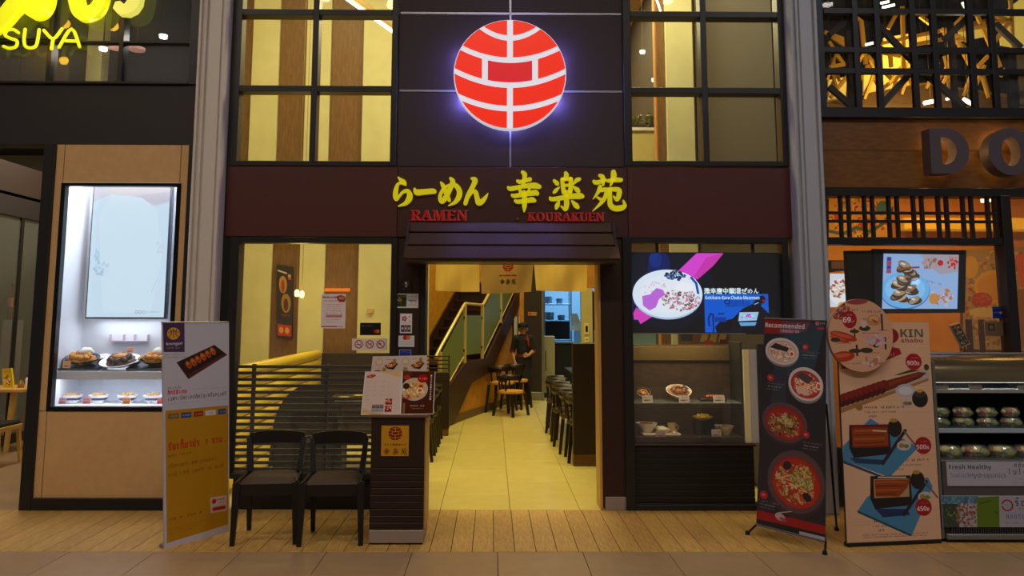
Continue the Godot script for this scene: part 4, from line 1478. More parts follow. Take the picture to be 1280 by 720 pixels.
	obj("stem", mb, M("black"), bl)
	omni(bc, 0.3, C(1.0, 0.85, 0.5), 0.05, bl)
	var sc = P(966, 30, -0.5)
	bl = thing("spot_lamp", "small white spot lamp in the dusky top corner of the upper window beside the pillar", "lamp", sc)
	mb = nm()
	mb.lathe([W2(0, -0.03), W2(0.028, -0.02), W2(0.034, 0.01), W2(0, 0.03)], Transform3D(Basis(), sc), 12)
	obj("bulb", mb, M("globe_glow"), bl)
	mb = nm()
	mb.tube([sc + W3(0, 0.02, 0), W3(sc.x, 7.15, sc.z)], 0.006, 6)
	obj("stem", mb, M("black"), bl)
	omni(sc, 0.12, C(1.0, 0.88, 0.6), 0.04, bl)
	var tq = pr(459.5, 385.5, 467, 391.5, -4.45)
	boxo("thermostat", W3(tq[0], tq[3], -4.45), W3(tq[2], tq[1], -4.42), M("switch_cream2", C(0.8, 0.68, 0.4), 0.4), tag(thing("wall_control", "", "control", W3(tq[0], tq[3], -4.45)), "small cream control box on the pale wall stripe above the black card sticker", "control"), 0.004)
	tq = pr(406, 360.5, 438, 364.5, -4.5)
	boxo("glow_bar", W3(tq[0], tq[3], -4.5), W3(tq[2], tq[1], -4.46), M("orange_glow", C(0.7, 0.35, 0.05), 0.5, 0.0, {"emit": C(0.85, 0.42, 0.04), "energy": 0.6}), tag(thing("light_strip", "", "light", W3(tq[0], tq[3], -4.5)), "thin orange glowing strip on the brown wall stripe behind the white notice", "light"), 0.004)
	var zz = -5.3
	var hr = pr(776, 145, 831, 164, zz)
	hr[2] = 2.4
	hr[3] = P(802, 164, -5.2).y + 0.051
	var hm = nm()
	for i in 150:
		var c = W3(rng.randf_range(hr[0], hr[2] + 0.2), rng.randf_range(hr[3] + 0.02, hr[1]), zz + rng.randf_range(-0.1, 0.1))
		var d = W3(rng.randf_range(-1, 1), rng.randf_range(0.1, 1), rng.randf_range(-1, 1)).normalized() * 0.07
		var s = d.cross(W3(0.3, 0.2, 1)).normalized() * 0.022
		hm.tri(c - d, c + s, c + d)
		hm.tri(c - d, c + d, c - s)
	var hd = thing("hedge", "low green hedge on the white ledge behind the upper window", "hedge", W3((hr[0] + hr[2]) * 0.5, hr[3], zz))
	tag(obj("foliage", hm, M("leaf_olive", C(0.42, 0.40, 0.10), 0.6, 0.0, {"back": C(0.2, 0.2, 0.05)}), hd), "", "", "", "stuff")
	boxo("trough", W3(hr[0] - 0.02, hr[3] - 0.0, zz - 0.1), W3(hr[2] + 0.2, hr[3] + 0.06, zz + 0.1), M("soil", C(0.2, 0.15, 0.08), 0.9), hd, 0.004)
	for q2 in [[803, 65], [818, 100], [828, 129]]:
		var c = P(q2[0], q2[1], -4.0)
		var lm = thing("pendant_spot", ["small bright pendant spot behind the upper window, topmost of its three", "small bright pendant spot behind the upper window, middle of its three", "small bright pendant spot behind the upper window, lowest of its three"][0 if q2[0] == 803 else (1 if q2[0] == 818 else 2)], "lamp", c, 0.0, "pendant spots behind the upper window")
		mb = nm()
		mb.lathe([W2(0, -0.02), W2(0.035, -0.02), W2(0.04, 0.02), W2(0, 0.03)], Transform3D(Basis(), c), 12)
		obj("lens", mb, M("tube_glow"), lm)
		mb = nm()
		mb.tube([c + W3(0, 0.02, 0), W3(c.x, 7.15, c.z)], 0.003, 5)
		obj("cord", mb, M("cord_grey"), lm)
	var hl = P(824, 5, -1.0)
	mb = nm()
	mb.tube([P(819, -6, -0.8), P(826, 15, -1.6)], 0.012, 8)
	tag(obj("light_tube", mb, M("tube_glow")), "short white light tube behind the top of the upper window beside the pendant spots", "light")

func build_kitchen():
	var z = -9.2
	var kw = struct("wall_kitchen")
	var pale = M("kitchen_wall", C(0.72, 0.84, 0.92), 0.4)
	boxo("back", W3(-0.2, 0, -11.9), W3(3.6, 3.1, -11.8), pale, kw, 0.0)
	boxo("side", W3(-0.3, 0, -11.9), W3(-0.2, 3.1, z), pale, kw, 0.0)
	boxo("side", W3(3.6, 0, -11.9), W3(3.7, 3.1, z), pale, kw, 0.0)
	boxo("front_face", W3(2.62, 0, z - 0.1), W3(3.6, 3.1, z), pale, kw, 0.0)
	structure(boxo("ceiling_kitchen", W3(-0.3, 3.0, -11.9), W3(3.7, 3.15, z), M("white"), self, 0.0))
	boxo("slab", W3(-0.3, -0.05, -11.9), W3(3.7, -0.001, z + 0.2), M("kitchen_floor", C(0.35, 0.38, 0.42), 0.4), kw, 0.0)
	area(W3(1.7, 2.94, -10.4), W2(1.2, 0.6), 5.0, C(0.62, 0.84, 1.0))
	var mb = nm()
	mb.box(W3(1.7, 2.98, -10.4), W3(1.2, 0.03, 0.6), 0.004)
	tag(obj("kitchen_lamp", mb, M("lamp_cool", C(1, 1, 1), 0.5, 0.0, {"emit": C(0.7, 0.87, 1.0), "energy": 2.0})), "cool white light panel on the kitchen ceiling", "light")
	var st = M("kitchen_steel", C(0.50, 0.60, 0.68), 0.3, 0.7)
	var dk = M("kitchen_dark", C(0.10, 0.12, 0.16), 0.4, 0.3)
	var zs = -10.6
	var x0 = P(679, 430, zs).x
	var x1 = P(714, 430, zs).x
	var t = thing("kitchen_rack", "tall steel rack of shelves with pots in the bright kitchen", "rack", W3((x0 + x1) * 0.5, 0, zs))
	var hs = [P(690, 380, zs).y, P(690, 400, zs).y, P(690, 424, zs).y, 0.95, 0.25]
	for h in hs:
		boxo("shelf", W3(x0, h - 0.025, zs - 0.25), W3(x1, h, zs + 0.2), st, t, 0.003)
	for x in [x0, x1 - 0.03]:
		for q in [-0.25, 0.17]:
			boxo("upright", W3(x, 0, zs + q), W3(x + 0.03, hs[0] + 0.35, zs + q + 0.03), st, t, 0.003)
	boxo("oven_front", W3(x0 + 0.04, 0.3, zs - 0.2), W3(x1 - 0.04, 0.92, zs + 0.19), dk, t, 0.01)
	boxo("oven_front", W3(x0 + 0.04, hs[2] + 0.005, zs - 0.2), W3(x1 - 0.04, hs[1] - 0.03, zs + 0.12), dk, t, 0.01)
	for q in [[0.12, 0, 0.07, 0.16, "wide steel pot on the top shelf of the kitchen rack"], [0.36, 0, 0.06, 0.12, "small steel pot on the top shelf of the kitchen rack beside the wide pot"], [0.14, 1, 0.09, 0.17, "squat steel pot on the second shelf of the kitchen rack"], [0.40, 1, 0.07, 0.11, "small lidded pot on the second shelf of the kitchen rack"], [0.25, 2, 0.0, 0.0, ""]]:
		if q[4] == "":
			continue
		var p = thing("pot", q[4], "pot", W3(x0 + q[0], hs[q[1]], zs), 0.0, "pots on the kitchen rack")
		mb = nm()
		mb.lathe([W2(0, 0), W2(q[2], 0), W2(q[2] + 0.006, 0.01), W2(q[2] + 0.006, q[3]), W2(q[2] + 0.012, q[3]), W2(q[2] - 0.004, q[3]), W2(q[2] - 0.004, 0.012), W2(0, 0.012)], Transform3D(), 18)
		local("body", mb, st, p)
		for sgn in [-1, 1]:
			mb = nm()
			mb.tube([W3(sgn * q[2], q[3] * 0.75, -0.02), W3(sgn * (q[2] + 0.03), q[3] * 0.75, -0.02), W3(sgn * (q[2] + 0.03), q[3] * 0.75, 0.02), W3(sgn * q[2], q[3] * 0.75, 0.02)], 0.005, 6)
			local("handle", mb, dk, p)
	var zc = -9.65
	var c0 = P(679, 470, zc).x
	t = thing("fridge", "pale kitchen fridge cabinet just inside the kitchen doorway", "fridge", W3(c0 + 0.1, 0, zc))
	var fb = boxo("body", W3(c0, 0.1, zc - 0.25), W3(P(693, 470, zc).x, P(686, 420, zc).y, zc + 0.2), M("fridge_pale", C(0.62, 0.60, 0.46), 0.4), t, 0.01)
	boxo("door_handle", W3(c0 + 0.03, 0.55, zc + 0.2), W3(c0 + 0.05, 0.95, zc + 0.23), M("plinth_wood"), fb, 0.004)
	for xx in [c0 + 0.02, P(693, 470, zc).x - 0.06]:
		boxo("foot", W3(xx, 0, zc - 0.2), W3(xx + 0.04, 0.1, zc + 0.15), dk, t, 0.003)
	t = thing("work_counter", "dark steel work counter in the kitchen doorway beside the pale fridge", "counter", W3(P(705, 470, zc).x, 0, zc))
	boxo("body", W3(P(694, 470, zc).x, 0.15, zc - 0.3), W3(P(717, 470, zc).x, P(700, 429, zc).y, zc + 0.15), dk, t, 0.01)
	boxo("countertop", W3(P(693.6, 470, zc).x, P(700, 429, zc).y, zc - 0.32), W3(P(718, 470, zc).x, P(700, 427, zc).y, zc + 0.18), st, t, 0.004)
	for q in [694, 714]:
		boxo("leg", W3(P(q, 470, zc).x, 0, zc + 0.08), W3(P(q, 470, zc).x + 0.03, 0.15, zc + 0.11), st, t, 0.002)
	t = thing("steel_cabinet", "tall pale blue steel cabinet at the side of the kitchen doorway", "cabinet", W3(P(724, 440, -10.2).x, 0, -10.2))
	var cbod = boxo("body", W3(P(719.5, 440, -10.2).x, 0.0, -10.5), W3(P(732, 440, -10.2).x, P(722, 398, -10.2).y, -10.15), M("cabinet_blue", C(0.55, 0.76, 0.95), 0.35, 0.2), t, 0.008)
	boxo("door", W3(P(720.5, 440, -10.2).x, 0.06, -10.15), W3(P(731, 440, -10.2).x, P(722, 400, -10.2).y, -10.135), M("cabinet_blue"), cbod, 0.004)
	mb = nm()
	var hp = P(717, 392, -10.1)
	mb.grid(8, 10, func(u, v):
		return hp + W3((u - 0.5) * (0.14 + 0.14 * v) + 0.07 * v, -0.36 * v, 0.02 * sin(u * 14.0 + v * 3.0)))
	tag(obj("hanging_cloth", mb, M("cloth_white", C(0.9, 0.94, 1.0), 0.9)), "white cloth hanging from the cabinet side in the kitchen", "cloth")
	var cr = G(704, 499)
	t = thing("crate", "brown wooden crate on the floor at the kitchen doorway", "crate", W3(cr.x - 0.05, 0, cr.z + 0.2))
	boxo("box", W3(P(690, 485, cr.z).x, 0.0, cr.z - 0.1), W3(P(706, 485, cr.z).x, P(700, 483, cr.z).y, cr.z + 0.3), M("crate_wood", C(0.45, 0.30, 0.12), 0.7), t, 0.006)
	boxo("rim", W3(P(688, 485, cr.z).x, P(700, 483, cr.z).y, cr.z - 0.12), W3(P(708, 485, cr.z).x, P(700, 480, cr.z).y, cr.z + 0.32), M("stool_wood"), t, 0.004)
	var zb = -8.99
	var dr = pr(660, 390, 671, 394.5, zb)
	var cv = Cv.new(self, 11, 4.5, 10, C(0.75, 0.52, 0.16))
	cv.rect(0.6, 0.6, 3, 3.2, C(0.75, 0.18, 0.1))
	cv.scrawl(4.2, 3.3, 6, 2.2, C(0.3, 0.2, 0.05), 8)
	t = thing("door_sign", "small orange sign on the dark panel above the worker", "sign", W3(dr[0], dr[3], zb))
	var q = [W3(dr[0], dr[1], zb + 0.012), W3(dr[2], dr[1], zb + 0.012), W3(dr[2], dr[3], zb + 0.012), W3(dr[0], dr[3], zb + 0.012)]
	obj("plate", board("", q[0], q[1], q[2], q[3], 0.012, null), M("plinth_wood"), t)
	sheet("print", q[0], q[1], q[2], q[3], M("door_sign_print", C(1, 1, 1), 0.5, 0.0, {"tex": cv.done()}), t, 0.001)
	for k in 2:
		var sr = pr(730.5, [404, 421][k], 736, [418, 428][k], zb)
		t = thing("switch_plate", ["upper cream switch plate on the yellow wall beside the kitchen doorway", "lower cream switch plate on the yellow wall beside the kitchen doorway"][k], "switch", W3(sr[0], sr[3], zb), 0.0, "switch plates by the kitchen doorway")
		var sp = boxo("plate", W3(sr[0], sr[3], zb), W3(sr[2], sr[1], zb + 0.015), M("switch_cream", C(0.95, 0.88, 0.6), 0.4), t, 0.003)
		boxo("button", W3(sr[0] + 0.02, sr[3] + 0.05, zb + 0.015), W3(sr[2] - 0.02, sr[1] - 0.05, zb + 0.022), M("black"), sp, 0.002)
	var wr = pr(742, 363, 760, 430, zb)
	t = thing("serving_hatch", "dark serving hatch with a white top rail beside the yellow wall", "hatch", W3(wr[0], wr[3], zb))
	boxo("opening_back", W3(wr[0], wr[3], zb - 0.18), W3(wr[2], wr[1], zb - 0.1), M("hatch_dark", C(0.16, 0.16, 0.2), 0.5), t, 0.0)
	boxo("top_rail", W3(wr[0], wr[1] - 0.03, zb - 0.1), W3(wr[2], wr[1] + 0.01, zb + 0.03), M("white"), t, 0.003)
	boxo("lower_panel", W3(wr[0], wr[3], zb - 0.1), W3(wr[2], P(745, 413, zb).y, zb - 0.02), M("kitchen_steel"), t, 0.003)
	var o = st_o + st_n * 0.02
	var c2 = [onplane(642.5, 396, o, st_n), onplane(652.5, 394, o, st_n), onplane(652.5, 421, o, st_n), onplane(642.5, 422, o, st_n)]
	t = thing("wall_notice", "tall white notice with a dark middle stripe on the ochre wall behind the worker", "notice", (c2[2] + c2[3]) * 0.5)
	obj("backing", board("", c2[0], c2[1], c2[2], c2[3], 0.02, null), M("black"), t)
	for f in [[0.0, 0.38], [0.56, 1.0]]:
		var e = st_n * 0.004
		obj("paper", board("", c2[0].lerp(c2[1], f[0]) + e, c2[0].lerp(c2[1], f[1]) + e, c2[3].lerp(c2[2], f[1]) + e, c2[3].lerp(c2[2], f[0]) + e, 0.004, null), M("white"), t)

# ------------------------------------------------------------------ a smooth body grown from tapered bones
func grow(bones: Array, cell: float, soft: float, mb: MB, tint_of = null):
	var lo = W3(1e9, 1e9, 1e9)
	var hi = -lo
	for b in bones:
		for e in [[b[0], b[2]], [b[1], b[3]]]:
			lo = lo.min(e[0] - Vector3.ONE * (e[1] + cell * 3))
			hi = hi.max(e[0] + Vector3.ONE * (e[1] + cell * 3))
	var n = Vector3i(((hi - lo) / cell).ceil()) + Vector3i.ONE
	var f = PackedFloat32Array()
	f.resize(n.x * n.y * n.z)
	f.fill(1.0)
	for b in bones:
		var a = b[0]
		var ab = b[1] - a
		var l2 = maxf(ab.length_squared(), 1e-8)
		var m = maxf(b[2], b[3]) + cell * 2.5 + soft
		var i0 = Vector3i(((a.min(b[1]) - Vector3.ONE * m - lo) / cell).floor()).clamp(Vector3i.ZERO, n - Vector3i.ONE)
		var i1 = Vector3i(((a.max(b[1]) + Vector3.ONE * m - lo) / cell).ceil()).clamp(Vector3i.ZERO, n - Vector3i.ONE)
		for z in range(i0.z, i1.z + 1):
			for y in range(i0.y, i1.y + 1):
				for x in range(i0.x, i1.x + 1):
					var p = lo + W3(x, y, z) * cell
					var t = clampf((p - a).dot(ab) / l2, 0.0, 1.0)
					var d = p.distance_to(a + ab * t) - lerpf(b[2], b[3], t)
					var k = (z * n.y + y) * n.x + x
					var e = f[k]
					var h = maxf(soft - absf(d - e), 0.0) / soft
					f[k] = minf(d, e) - h * h * soft * 0.25
	var vert = {}
	var offs = [0, 1, n.x, n.x + 1, n.x * n.y, n.x * n.y + 1, n.x * n.y + n.x, n.x * n.y + n.x + 1]
	mb.grp = mb.nextg; mb.nextg += 1
	for z in n.z - 1:
		for y in n.y - 1:
			for x in n.x - 1:
				var k = (z * n.y + y) * n.x + x
				var neg = 0
				for o in offs:
					if f[k + o] < 0.0:
						neg += 1
				if neg == 0 or neg == 8:
					continue
				var s = Vector3.ZERO
				var c = 0
				for e in [[0, 1], [2, 3], [4, 5], [6, 7], [0, 2], [1, 3], [4, 6], [5, 7], [0, 4], [1, 5], [2, 6], [3, 7]]:
					var da = f[k + offs[e[0]]]
					var db = f[k + offs[e[1]]]
					if (da < 0.0) != (db < 0.0):
						var t = da / (da - db)
						var pa = W3(e[0] & 1, (e[0] >> 1) & 1, e[0] >> 2)
						var pb = W3(e[1] & 1, (e[1] >> 1) & 1, e[1] >> 2)
						s += pa.lerp(pb, t)
						c += 1
				vert[k] = lo + (W3(x, y, z) + s / c) * cell
	var ax = [1, n.x, n.x * n.y]
	for k in vert:
		for a in 3:
			var u = ax[(a + 1) % 3]
			var w = ax[(a + 2) % 3]
			var k2 = k + ax[a]
			if k2 >= f.size() or (f[k] < 0.0) == (f[k2] < 0.0):
				continue
			if vert.has(k - u) and vert.has(k - w) and vert.has(k - u - w):
				var q = [vert[k], vert[k - u], vert[k - u - w], vert[k - w]]
				var out = Vector3.ZERO
				out[a] = 1.0 if f[k] < 0.0 else -1.0
				if tint_of != null:
					mb.tinted = true
					mb.tint = tint_of.call((q[0] + q[2]) * 0.5)
				mb.face(q, out)
	mb.grp = -1

func build_person():
	var base = G(654, 506)
	base.y = 0.0
	var H = (P(652, 404.5, base.z).y) / 1.60      # built to 1.60 m, then fitted to the height the photograph shows
	var t = thing("person", "person in black cap, shirt and apron with red trim standing by the kitchen door", "person", base, deg_to_rad(6))
	t.scale = Vector3.ONE * H
	var V = func(x, y, z): return W3(x, y, z)
	var body = [
		[V.call(0, 0.90, 0), V.call(0, 1.08, 0.005), 0.115, 0.105], [V.call(0, 1.08, 0.005), V.call(0, 1.27, -0.005), 0.105, 0.12],
		[V.call(-0.13, 1.31, -0.01), V.call(0.13, 1.31, -0.01), 0.052, 0.052], [V.call(0, 1.29, -0.01), V.call(0, 1.41, 0.005), 0.055, 0.046],
		[V.call(-0.08, 0.88, 0), V.call(-0.085, 0.47, 0.01), 0.085, 0.055], [V.call(0.08, 0.88, 0), V.call(0.09, 0.47, 0.02), 0.085, 0.055],
		[V.call(-0.085, 0.47, 0.01), V.call(-0.09, 0.08, -0.02), 0.055, 0.036], [V.call(0.09, 0.47, 0.02), V.call(0.10, 0.08, 0.0), 0.055, 0.036],
		[V.call(-0.09, 0.045, -0.02), V.call(-0.10, 0.035, 0.12), 0.040, 0.034], [V.call(0.10, 0.045, 0.0), V.call(0.12, 0.035, 0.14), 0.040, 0.034],
		[V.call(-0.165, 1.30, -0.01), V.call(-0.215, 1.05, -0.03), 0.048, 0.038], [V.call(-0.215, 1.05, -0.03), V.call(-0.17, 0.84, 0.05), 0.037, 0.026],
		[V.call(0.165, 1.30, -0.01), V.call(0.20, 1.06, 0.0), 0.048, 0.038], [V.call(0.20, 1.06, 0.0), V.call(0.09, 0.98, 0.15), 0.037, 0.026],
	]
	var head = [
		[V.call(0, 1.50, 0.0), V.call(0, 1.515, -0.005), 0.088, 0.090], [V.call(0, 1.43, 0.035), V.call(0, 1.49, 0.03), 0.048, 0.070],
		[V.call(0, 1.475, 0.092), V.call(0, 1.455, 0.104), 0.010, 0.014], [V.call(0, 1.405, 0.055), V.call(0, 1.41, 0.06), 0.026, 0.026],
		[V.call(-0.088, 1.46, 0.0), V.call(-0.090, 1.49, -0.005), 0.014, 0.016], [V.call(0.088, 1.46, 0.0), V.call(0.090, 1.49, -0.005), 0.014, 0.016],
		[V.call(0, 1.33, -0.005), V.call(0, 1.42, 0.01), 0.046, 0.046],
	]
	var skin = C(0.52, 0.25, 0.13)
	var paint = func(p: Vector3):
		if p.z > 0.06 and absf(p.y - 1.487) < 0.006 and absf(absf(p.x) - 0.032) < 0.013:
			return C(0.03, 0.02, 0.02)
		if p.z > 0.06 and absf(p.y - 1.505) < 0.005 and absf(absf(p.x) - 0.033) < 0.018:
			return C(0.08, 0.04, 0.03)
		if p.z > 0.06 and absf(p.y - 1.432) < 0.007 and absf(p.x) < 0.024:
			return C(0.42, 0.10, 0.08)
		return skin
	var mb = nm()
	grow(body, 0.016, 0.03, mb, paint)
	grow(head, 0.007, 0.016, mb, paint)
	for h in [[V.call(-0.17, 0.84, 0.05), V.call(0.06, -0.10, 0.05), 1.0], [V.call(0.09, 0.98, 0.15), V.call(-0.11, -0.01, 0.03), -1.0]]:
		var d = h[1].normalized()
		var side = d.cross(V.call(0, 0, 1)).normalized()
		if side.length() < 0.1:
			side = V.call(0, 1, 0)
		var nrm = side.cross(d)
		var w = h[0]
		var hb = [[w, w + d * 0.035, 0.024, 0.026], [w + d * 0.03 + side * 0.02, w + d * 0.075 + side * 0.026, 0.016, 0.014], [w + d * 0.03 - side * 0.018, w + d * 0.075 - side * 0.024, 0.016, 0.014]]
		for i in 4:
			var o = side * (0.027 - 0.018 * i)
			var ln = [0.055, 0.066, 0.062, 0.046][i]
			var k = w + d * 0.078 + o
			var e = k + (d * 0.9 + nrm * 0.25).normalized() * ln * 0.55
			hb.append([k, e, 0.0085, 0.008])
			hb.append([e, e + (d * 0.6 + nrm * 0.8).normalized() * ln * 0.45, 0.008, 0.007])
		var th = w + d * 0.03 + side * 0.024
		hb.append([th, th + (d * 0.6 + side * 0.8).normalized() * 0.035, 0.011, 0.010])
		hb.append([th + (d * 0.6 + side * 0.8).normalized() * 0.035, th + (d * 0.6 + side * 0.8).normalized() * 0.035 + d * 0.028, 0.010, 0.008])
		grow(hb, 0.005, 0.006, mb, paint)
	local("body", mb, M("skin", C(1, 1, 1), 0.55, 0.0, {"vc": true}), t)
	var cloth = M("shirt_black", C(0.10, 0.095, 0.10), 0.85)
	var trim = M("trim_red", C(0.55, 0.07, 0.06), 0.75)
	mb = nm()
	grow([[V.call(0, 0.86, 0), V.call(0, 1.08, 0.005), 0.135, 0.122], [V.call(0, 1.08, 0.005), V.call(0, 1.27, -0.005), 0.122, 0.134], [V.call(-0.135, 1.31, -0.01), V.call(0.135, 1.31, -0.01), 0.064, 0.064], [V.call(-0.16, 1.30, -0.01), V.call(-0.212, 1.06, -0.028), 0.062, 0.054], [V.call(0.16, 1.30, -0.01), V.call(0.20, 1.075, -0.002), 0.062, 0.054]], 0.014, 0.03, mb)
	local("shirt", mb, cloth, t)
	mb = nm()
	grow([[V.call(-0.08, 0.90, 0), V.call(-0.085, 0.47, 0.01), 0.105, 0.078], [V.call(0.08, 0.90, 0), V.call(0.09, 0.47, 0.02), 0.105, 0.078], [V.call(-0.085, 0.47, 0.01), V.call(-0.09, 0.11, -0.02), 0.078, 0.060], [V.call(0.09, 0.47, 0.02), V.call(0.10, 0.11, 0.0), 0.078, 0.060]], 0.014, 0.03, mb)
	local("trousers", mb, M("trousers_black", C(0.06, 0.06, 0.065), 0.85), t)
	mb = nm()
	mb.grid(14, 12, func(u, v):
		var a = lerpf(-1.25, 1.25, u)
		var rr = 0.152 + 0.05 * v
		return W3(sin(a) * rr, 0.965 - 0.52 * v, cos(a) * (0.145 + 0.035 * v) + 0.004 * sin(u * 17)))
	local("apron", mb, cloth, t)
	mb = nm()
	mb.lathe([W2(0.144, 0.945), W2(0.152, 0.947), W2(0.152, 0.978), W2(0.144, 0.98)], Transform3D(), 24)
	local("waistband", mb, trim, t)
	mb = nm()
	mb.tube([V.call(0.05, 1.37, 0.05), V.call(0.075, 1.30, 0.122), V.call(0.085, 1.20, 0.14), V.call(0.10, 1.14, 0.135)], [0.012, 0.02, 0.026, 0.014], 8)
	mb.tube([V.call(-0.04, 1.375, 0.045), V.call(0.0, 1.33, 0.095), V.call(0.06, 1.27, 0.135)], [0.010, 0.012, 0.012], 8)
	local("neckerchief", mb, trim, t)
	for s in [[-0.213, 1.055, -0.028], [0.20, 1.07, -0.002]]:
		mb = nm()
		mb.lathe([W2(0.054, -0.014), W2(0.058, -0.012), W2(0.058, 0.014), W2(0.054, 0.016)], Transform3D(Basis(Vector3.BACK, -0.2 * signf(s[0])), V.call(s[0], s[1], s[2])), 14)
		local("sleeve_hem", mb, trim, t)
	mb = nm()
	grow([[V.call(0, 1.525, -0.01), V.call(0, 1.54, -0.012), 0.093, 0.09], [V.call(0, 1.46, -0.045), V.call(0, 1.52, -0.03), 0.062, 0.078]], 0.008, 0.012, mb)
	local("hair", mb, M("hair_black", C(0.05, 0.04, 0.04), 0.6), t)
	mb = nm()
	mb.lathe([W2(0.101, 1.515), W2(0.106, 1.53), W2(0.108, 1.57), W2(0.095, 1.60), W2(0.05, 1.618), W2(0, 1.622)], Transform3D(Basis(), V.call(0, 0, -0.008)), 22)
	mb.grid(12, 4, func(u, v):
		var a = lerpf(-1.0, 1.0, u)
		return W3(sin(a) * (0.10 + 0.02 * v), 1.525 - 0.012 * v - 0.02 * absf(sin(a)) * v, cos(a) * 0.10 + 0.055 * v * cos(a * 1.2)))
	local("cap", mb, M("cap_black", C(0.05, 0.05, 0.055), 0.7), t)
	for s in [[-0.09, -0.02], [0.10, 0.0]]:
		mb = nm()
		grow([[V.call(s[0], 0.045, s[1] - 0.02), V.call(s[0] * 1.15, 0.04, s[1] + 0.14), 0.045, 0.040], [V.call(s[0], 0.085, s[1] - 0.01), V.call(s[0], 0.06, s[1] + 0.03), 0.046, 0.045]], 0.011, 0.02, mb)
		local("shoe", mb, M("shoe_black", C(0.05, 0.05, 0.05), 0.5), t)
		mb = nm()
		mb.box(V.call(s[0] * 1.08, 0.008, s[1] + 0.055), V.call(0.088, 0.016, 0.25), 0.007)
		local("sole", mb, M("white"), t)

func make_chair(label, fl: Vector3, w, d, turn):      # fl: foot of the front leg at the viewer's left
	var c = fl - Basis(Vector3.UP, turn) * W3(-w * 0.5, 0, d * 0.5)
	var t = thing("side_chair", label, "chair", c, turn, "black waiting chairs beside the podium")
	var m = M("black_wood")
	var hw = w * 0.5
	var hd = d * 0.5
	var sh = 0.435
	for s in [-1, 1]:
		var mb = nm()
		mb.taper(W3(s * hw, 0, hd), W3(s * (hw - 0.012), sh, hd - 0.03), W2(0.016, 0.016), W2(0.027, 0.026))
		local("leg", mb, m, t)
		mb = nm()
		mb.taper(W3(s * (hw - 0.035), 0, -hd), W3(s * (hw - 0.035), sh + 0.02, -hd + 0.05), W2(0.015, 0.017), W2(0.022, 0.03))
		mb.taper(W3(s * (hw - 0.035), sh + 0.02, -hd + 0.05), W3(s * (hw - 0.012), 0.70, -hd - 0.01), W2(0.022, 0.034), W2(0.018, 0.024))
		local("leg", mb, m, t)
		mb = nm()
		mb.bar(W3(s * (hw - 0.022), sh - 0.045, hd - 0.05), W3(s * (hw - 0.03), sh - 0.045, -hd + 0.05), 0.022, 0.075, 0.004)
		mb.bar(W3(s * (hw - 0.008), sh + 0.004, hd - 0.01), W3(s * (hw - 0.022), sh + 0.012, -hd + 0.04), 0.022, 0.022, 0.006)
		local("side_rail", mb, m, t)
	var mb = nm()
	mb.box(W3(0, sh - 0.05, hd - 0.03), W3(w - 0.05, 0.085, 0.022), 0.004)
	local("apron_rail", mb, m, t)
	mb = nm()
	mb.box(W3(0, sh - 0.05, -hd + 0.05), W3(w - 0.09, 0.075, 0.022), 0.004)
	local("apron_rail", mb, m, t)
	mb = nm()
	mb.grid(10, 10, func(u, v):
		var x = (u - 0.5) * (w - 0.04)
		var z = (v - 0.5) * (d - 0.03)
		var e = minf(minf(u, 1 - u), minf(v, 1 - v))
		return W3(x, sh - 0.01 + 0.038 * (1.0 - pow(1.0 - minf(e * 5.0, 1.0), 2.0)) + 0.006 * sin(u * PI) * sin(v * PI), z))
	local("seat", mb, M("seat_brown", C(0.25, 0.18, 0.13), 0.62, 0.0, {"rim": true}), t)
	mb = nm()
	var bow = func(u): return -hd - 0.035 - 0.05 * sin(u * PI)
	var y0 = 0.648
	var y1 = 0.742
	for q in [[0.0, 1], [0.028, -1]]:
		mb.grid(18, 4, func(u, v):
			return W3((u - 0.5) * (w - 0.02), lerpf(y0, y1 - 0.022 * pow(absf(u - 0.5) * 2.0, 3.0), v) , bow.call(u) + q[0]))
	for q in [0.0, 1.0]:
		mb.grid(18, 1, func(u, v):
			return W3((u - 0.5) * (w - 0.02), lerpf(y0, y1 - 0.012 * pow(absf(u - 0.5) * 2.0, 3.0), q), bow.call(u) + 0.028 * v))
	for q in [0.0, 1.0]:
		mb.grid(1, 1, func(u, v): return W3((q - 0.5) * (w - 0.02), lerpf(y0, y1 - 0.012, v), bow.call(q) + 0.028 * u))
	local("backrest", mb, m, t)
	return t

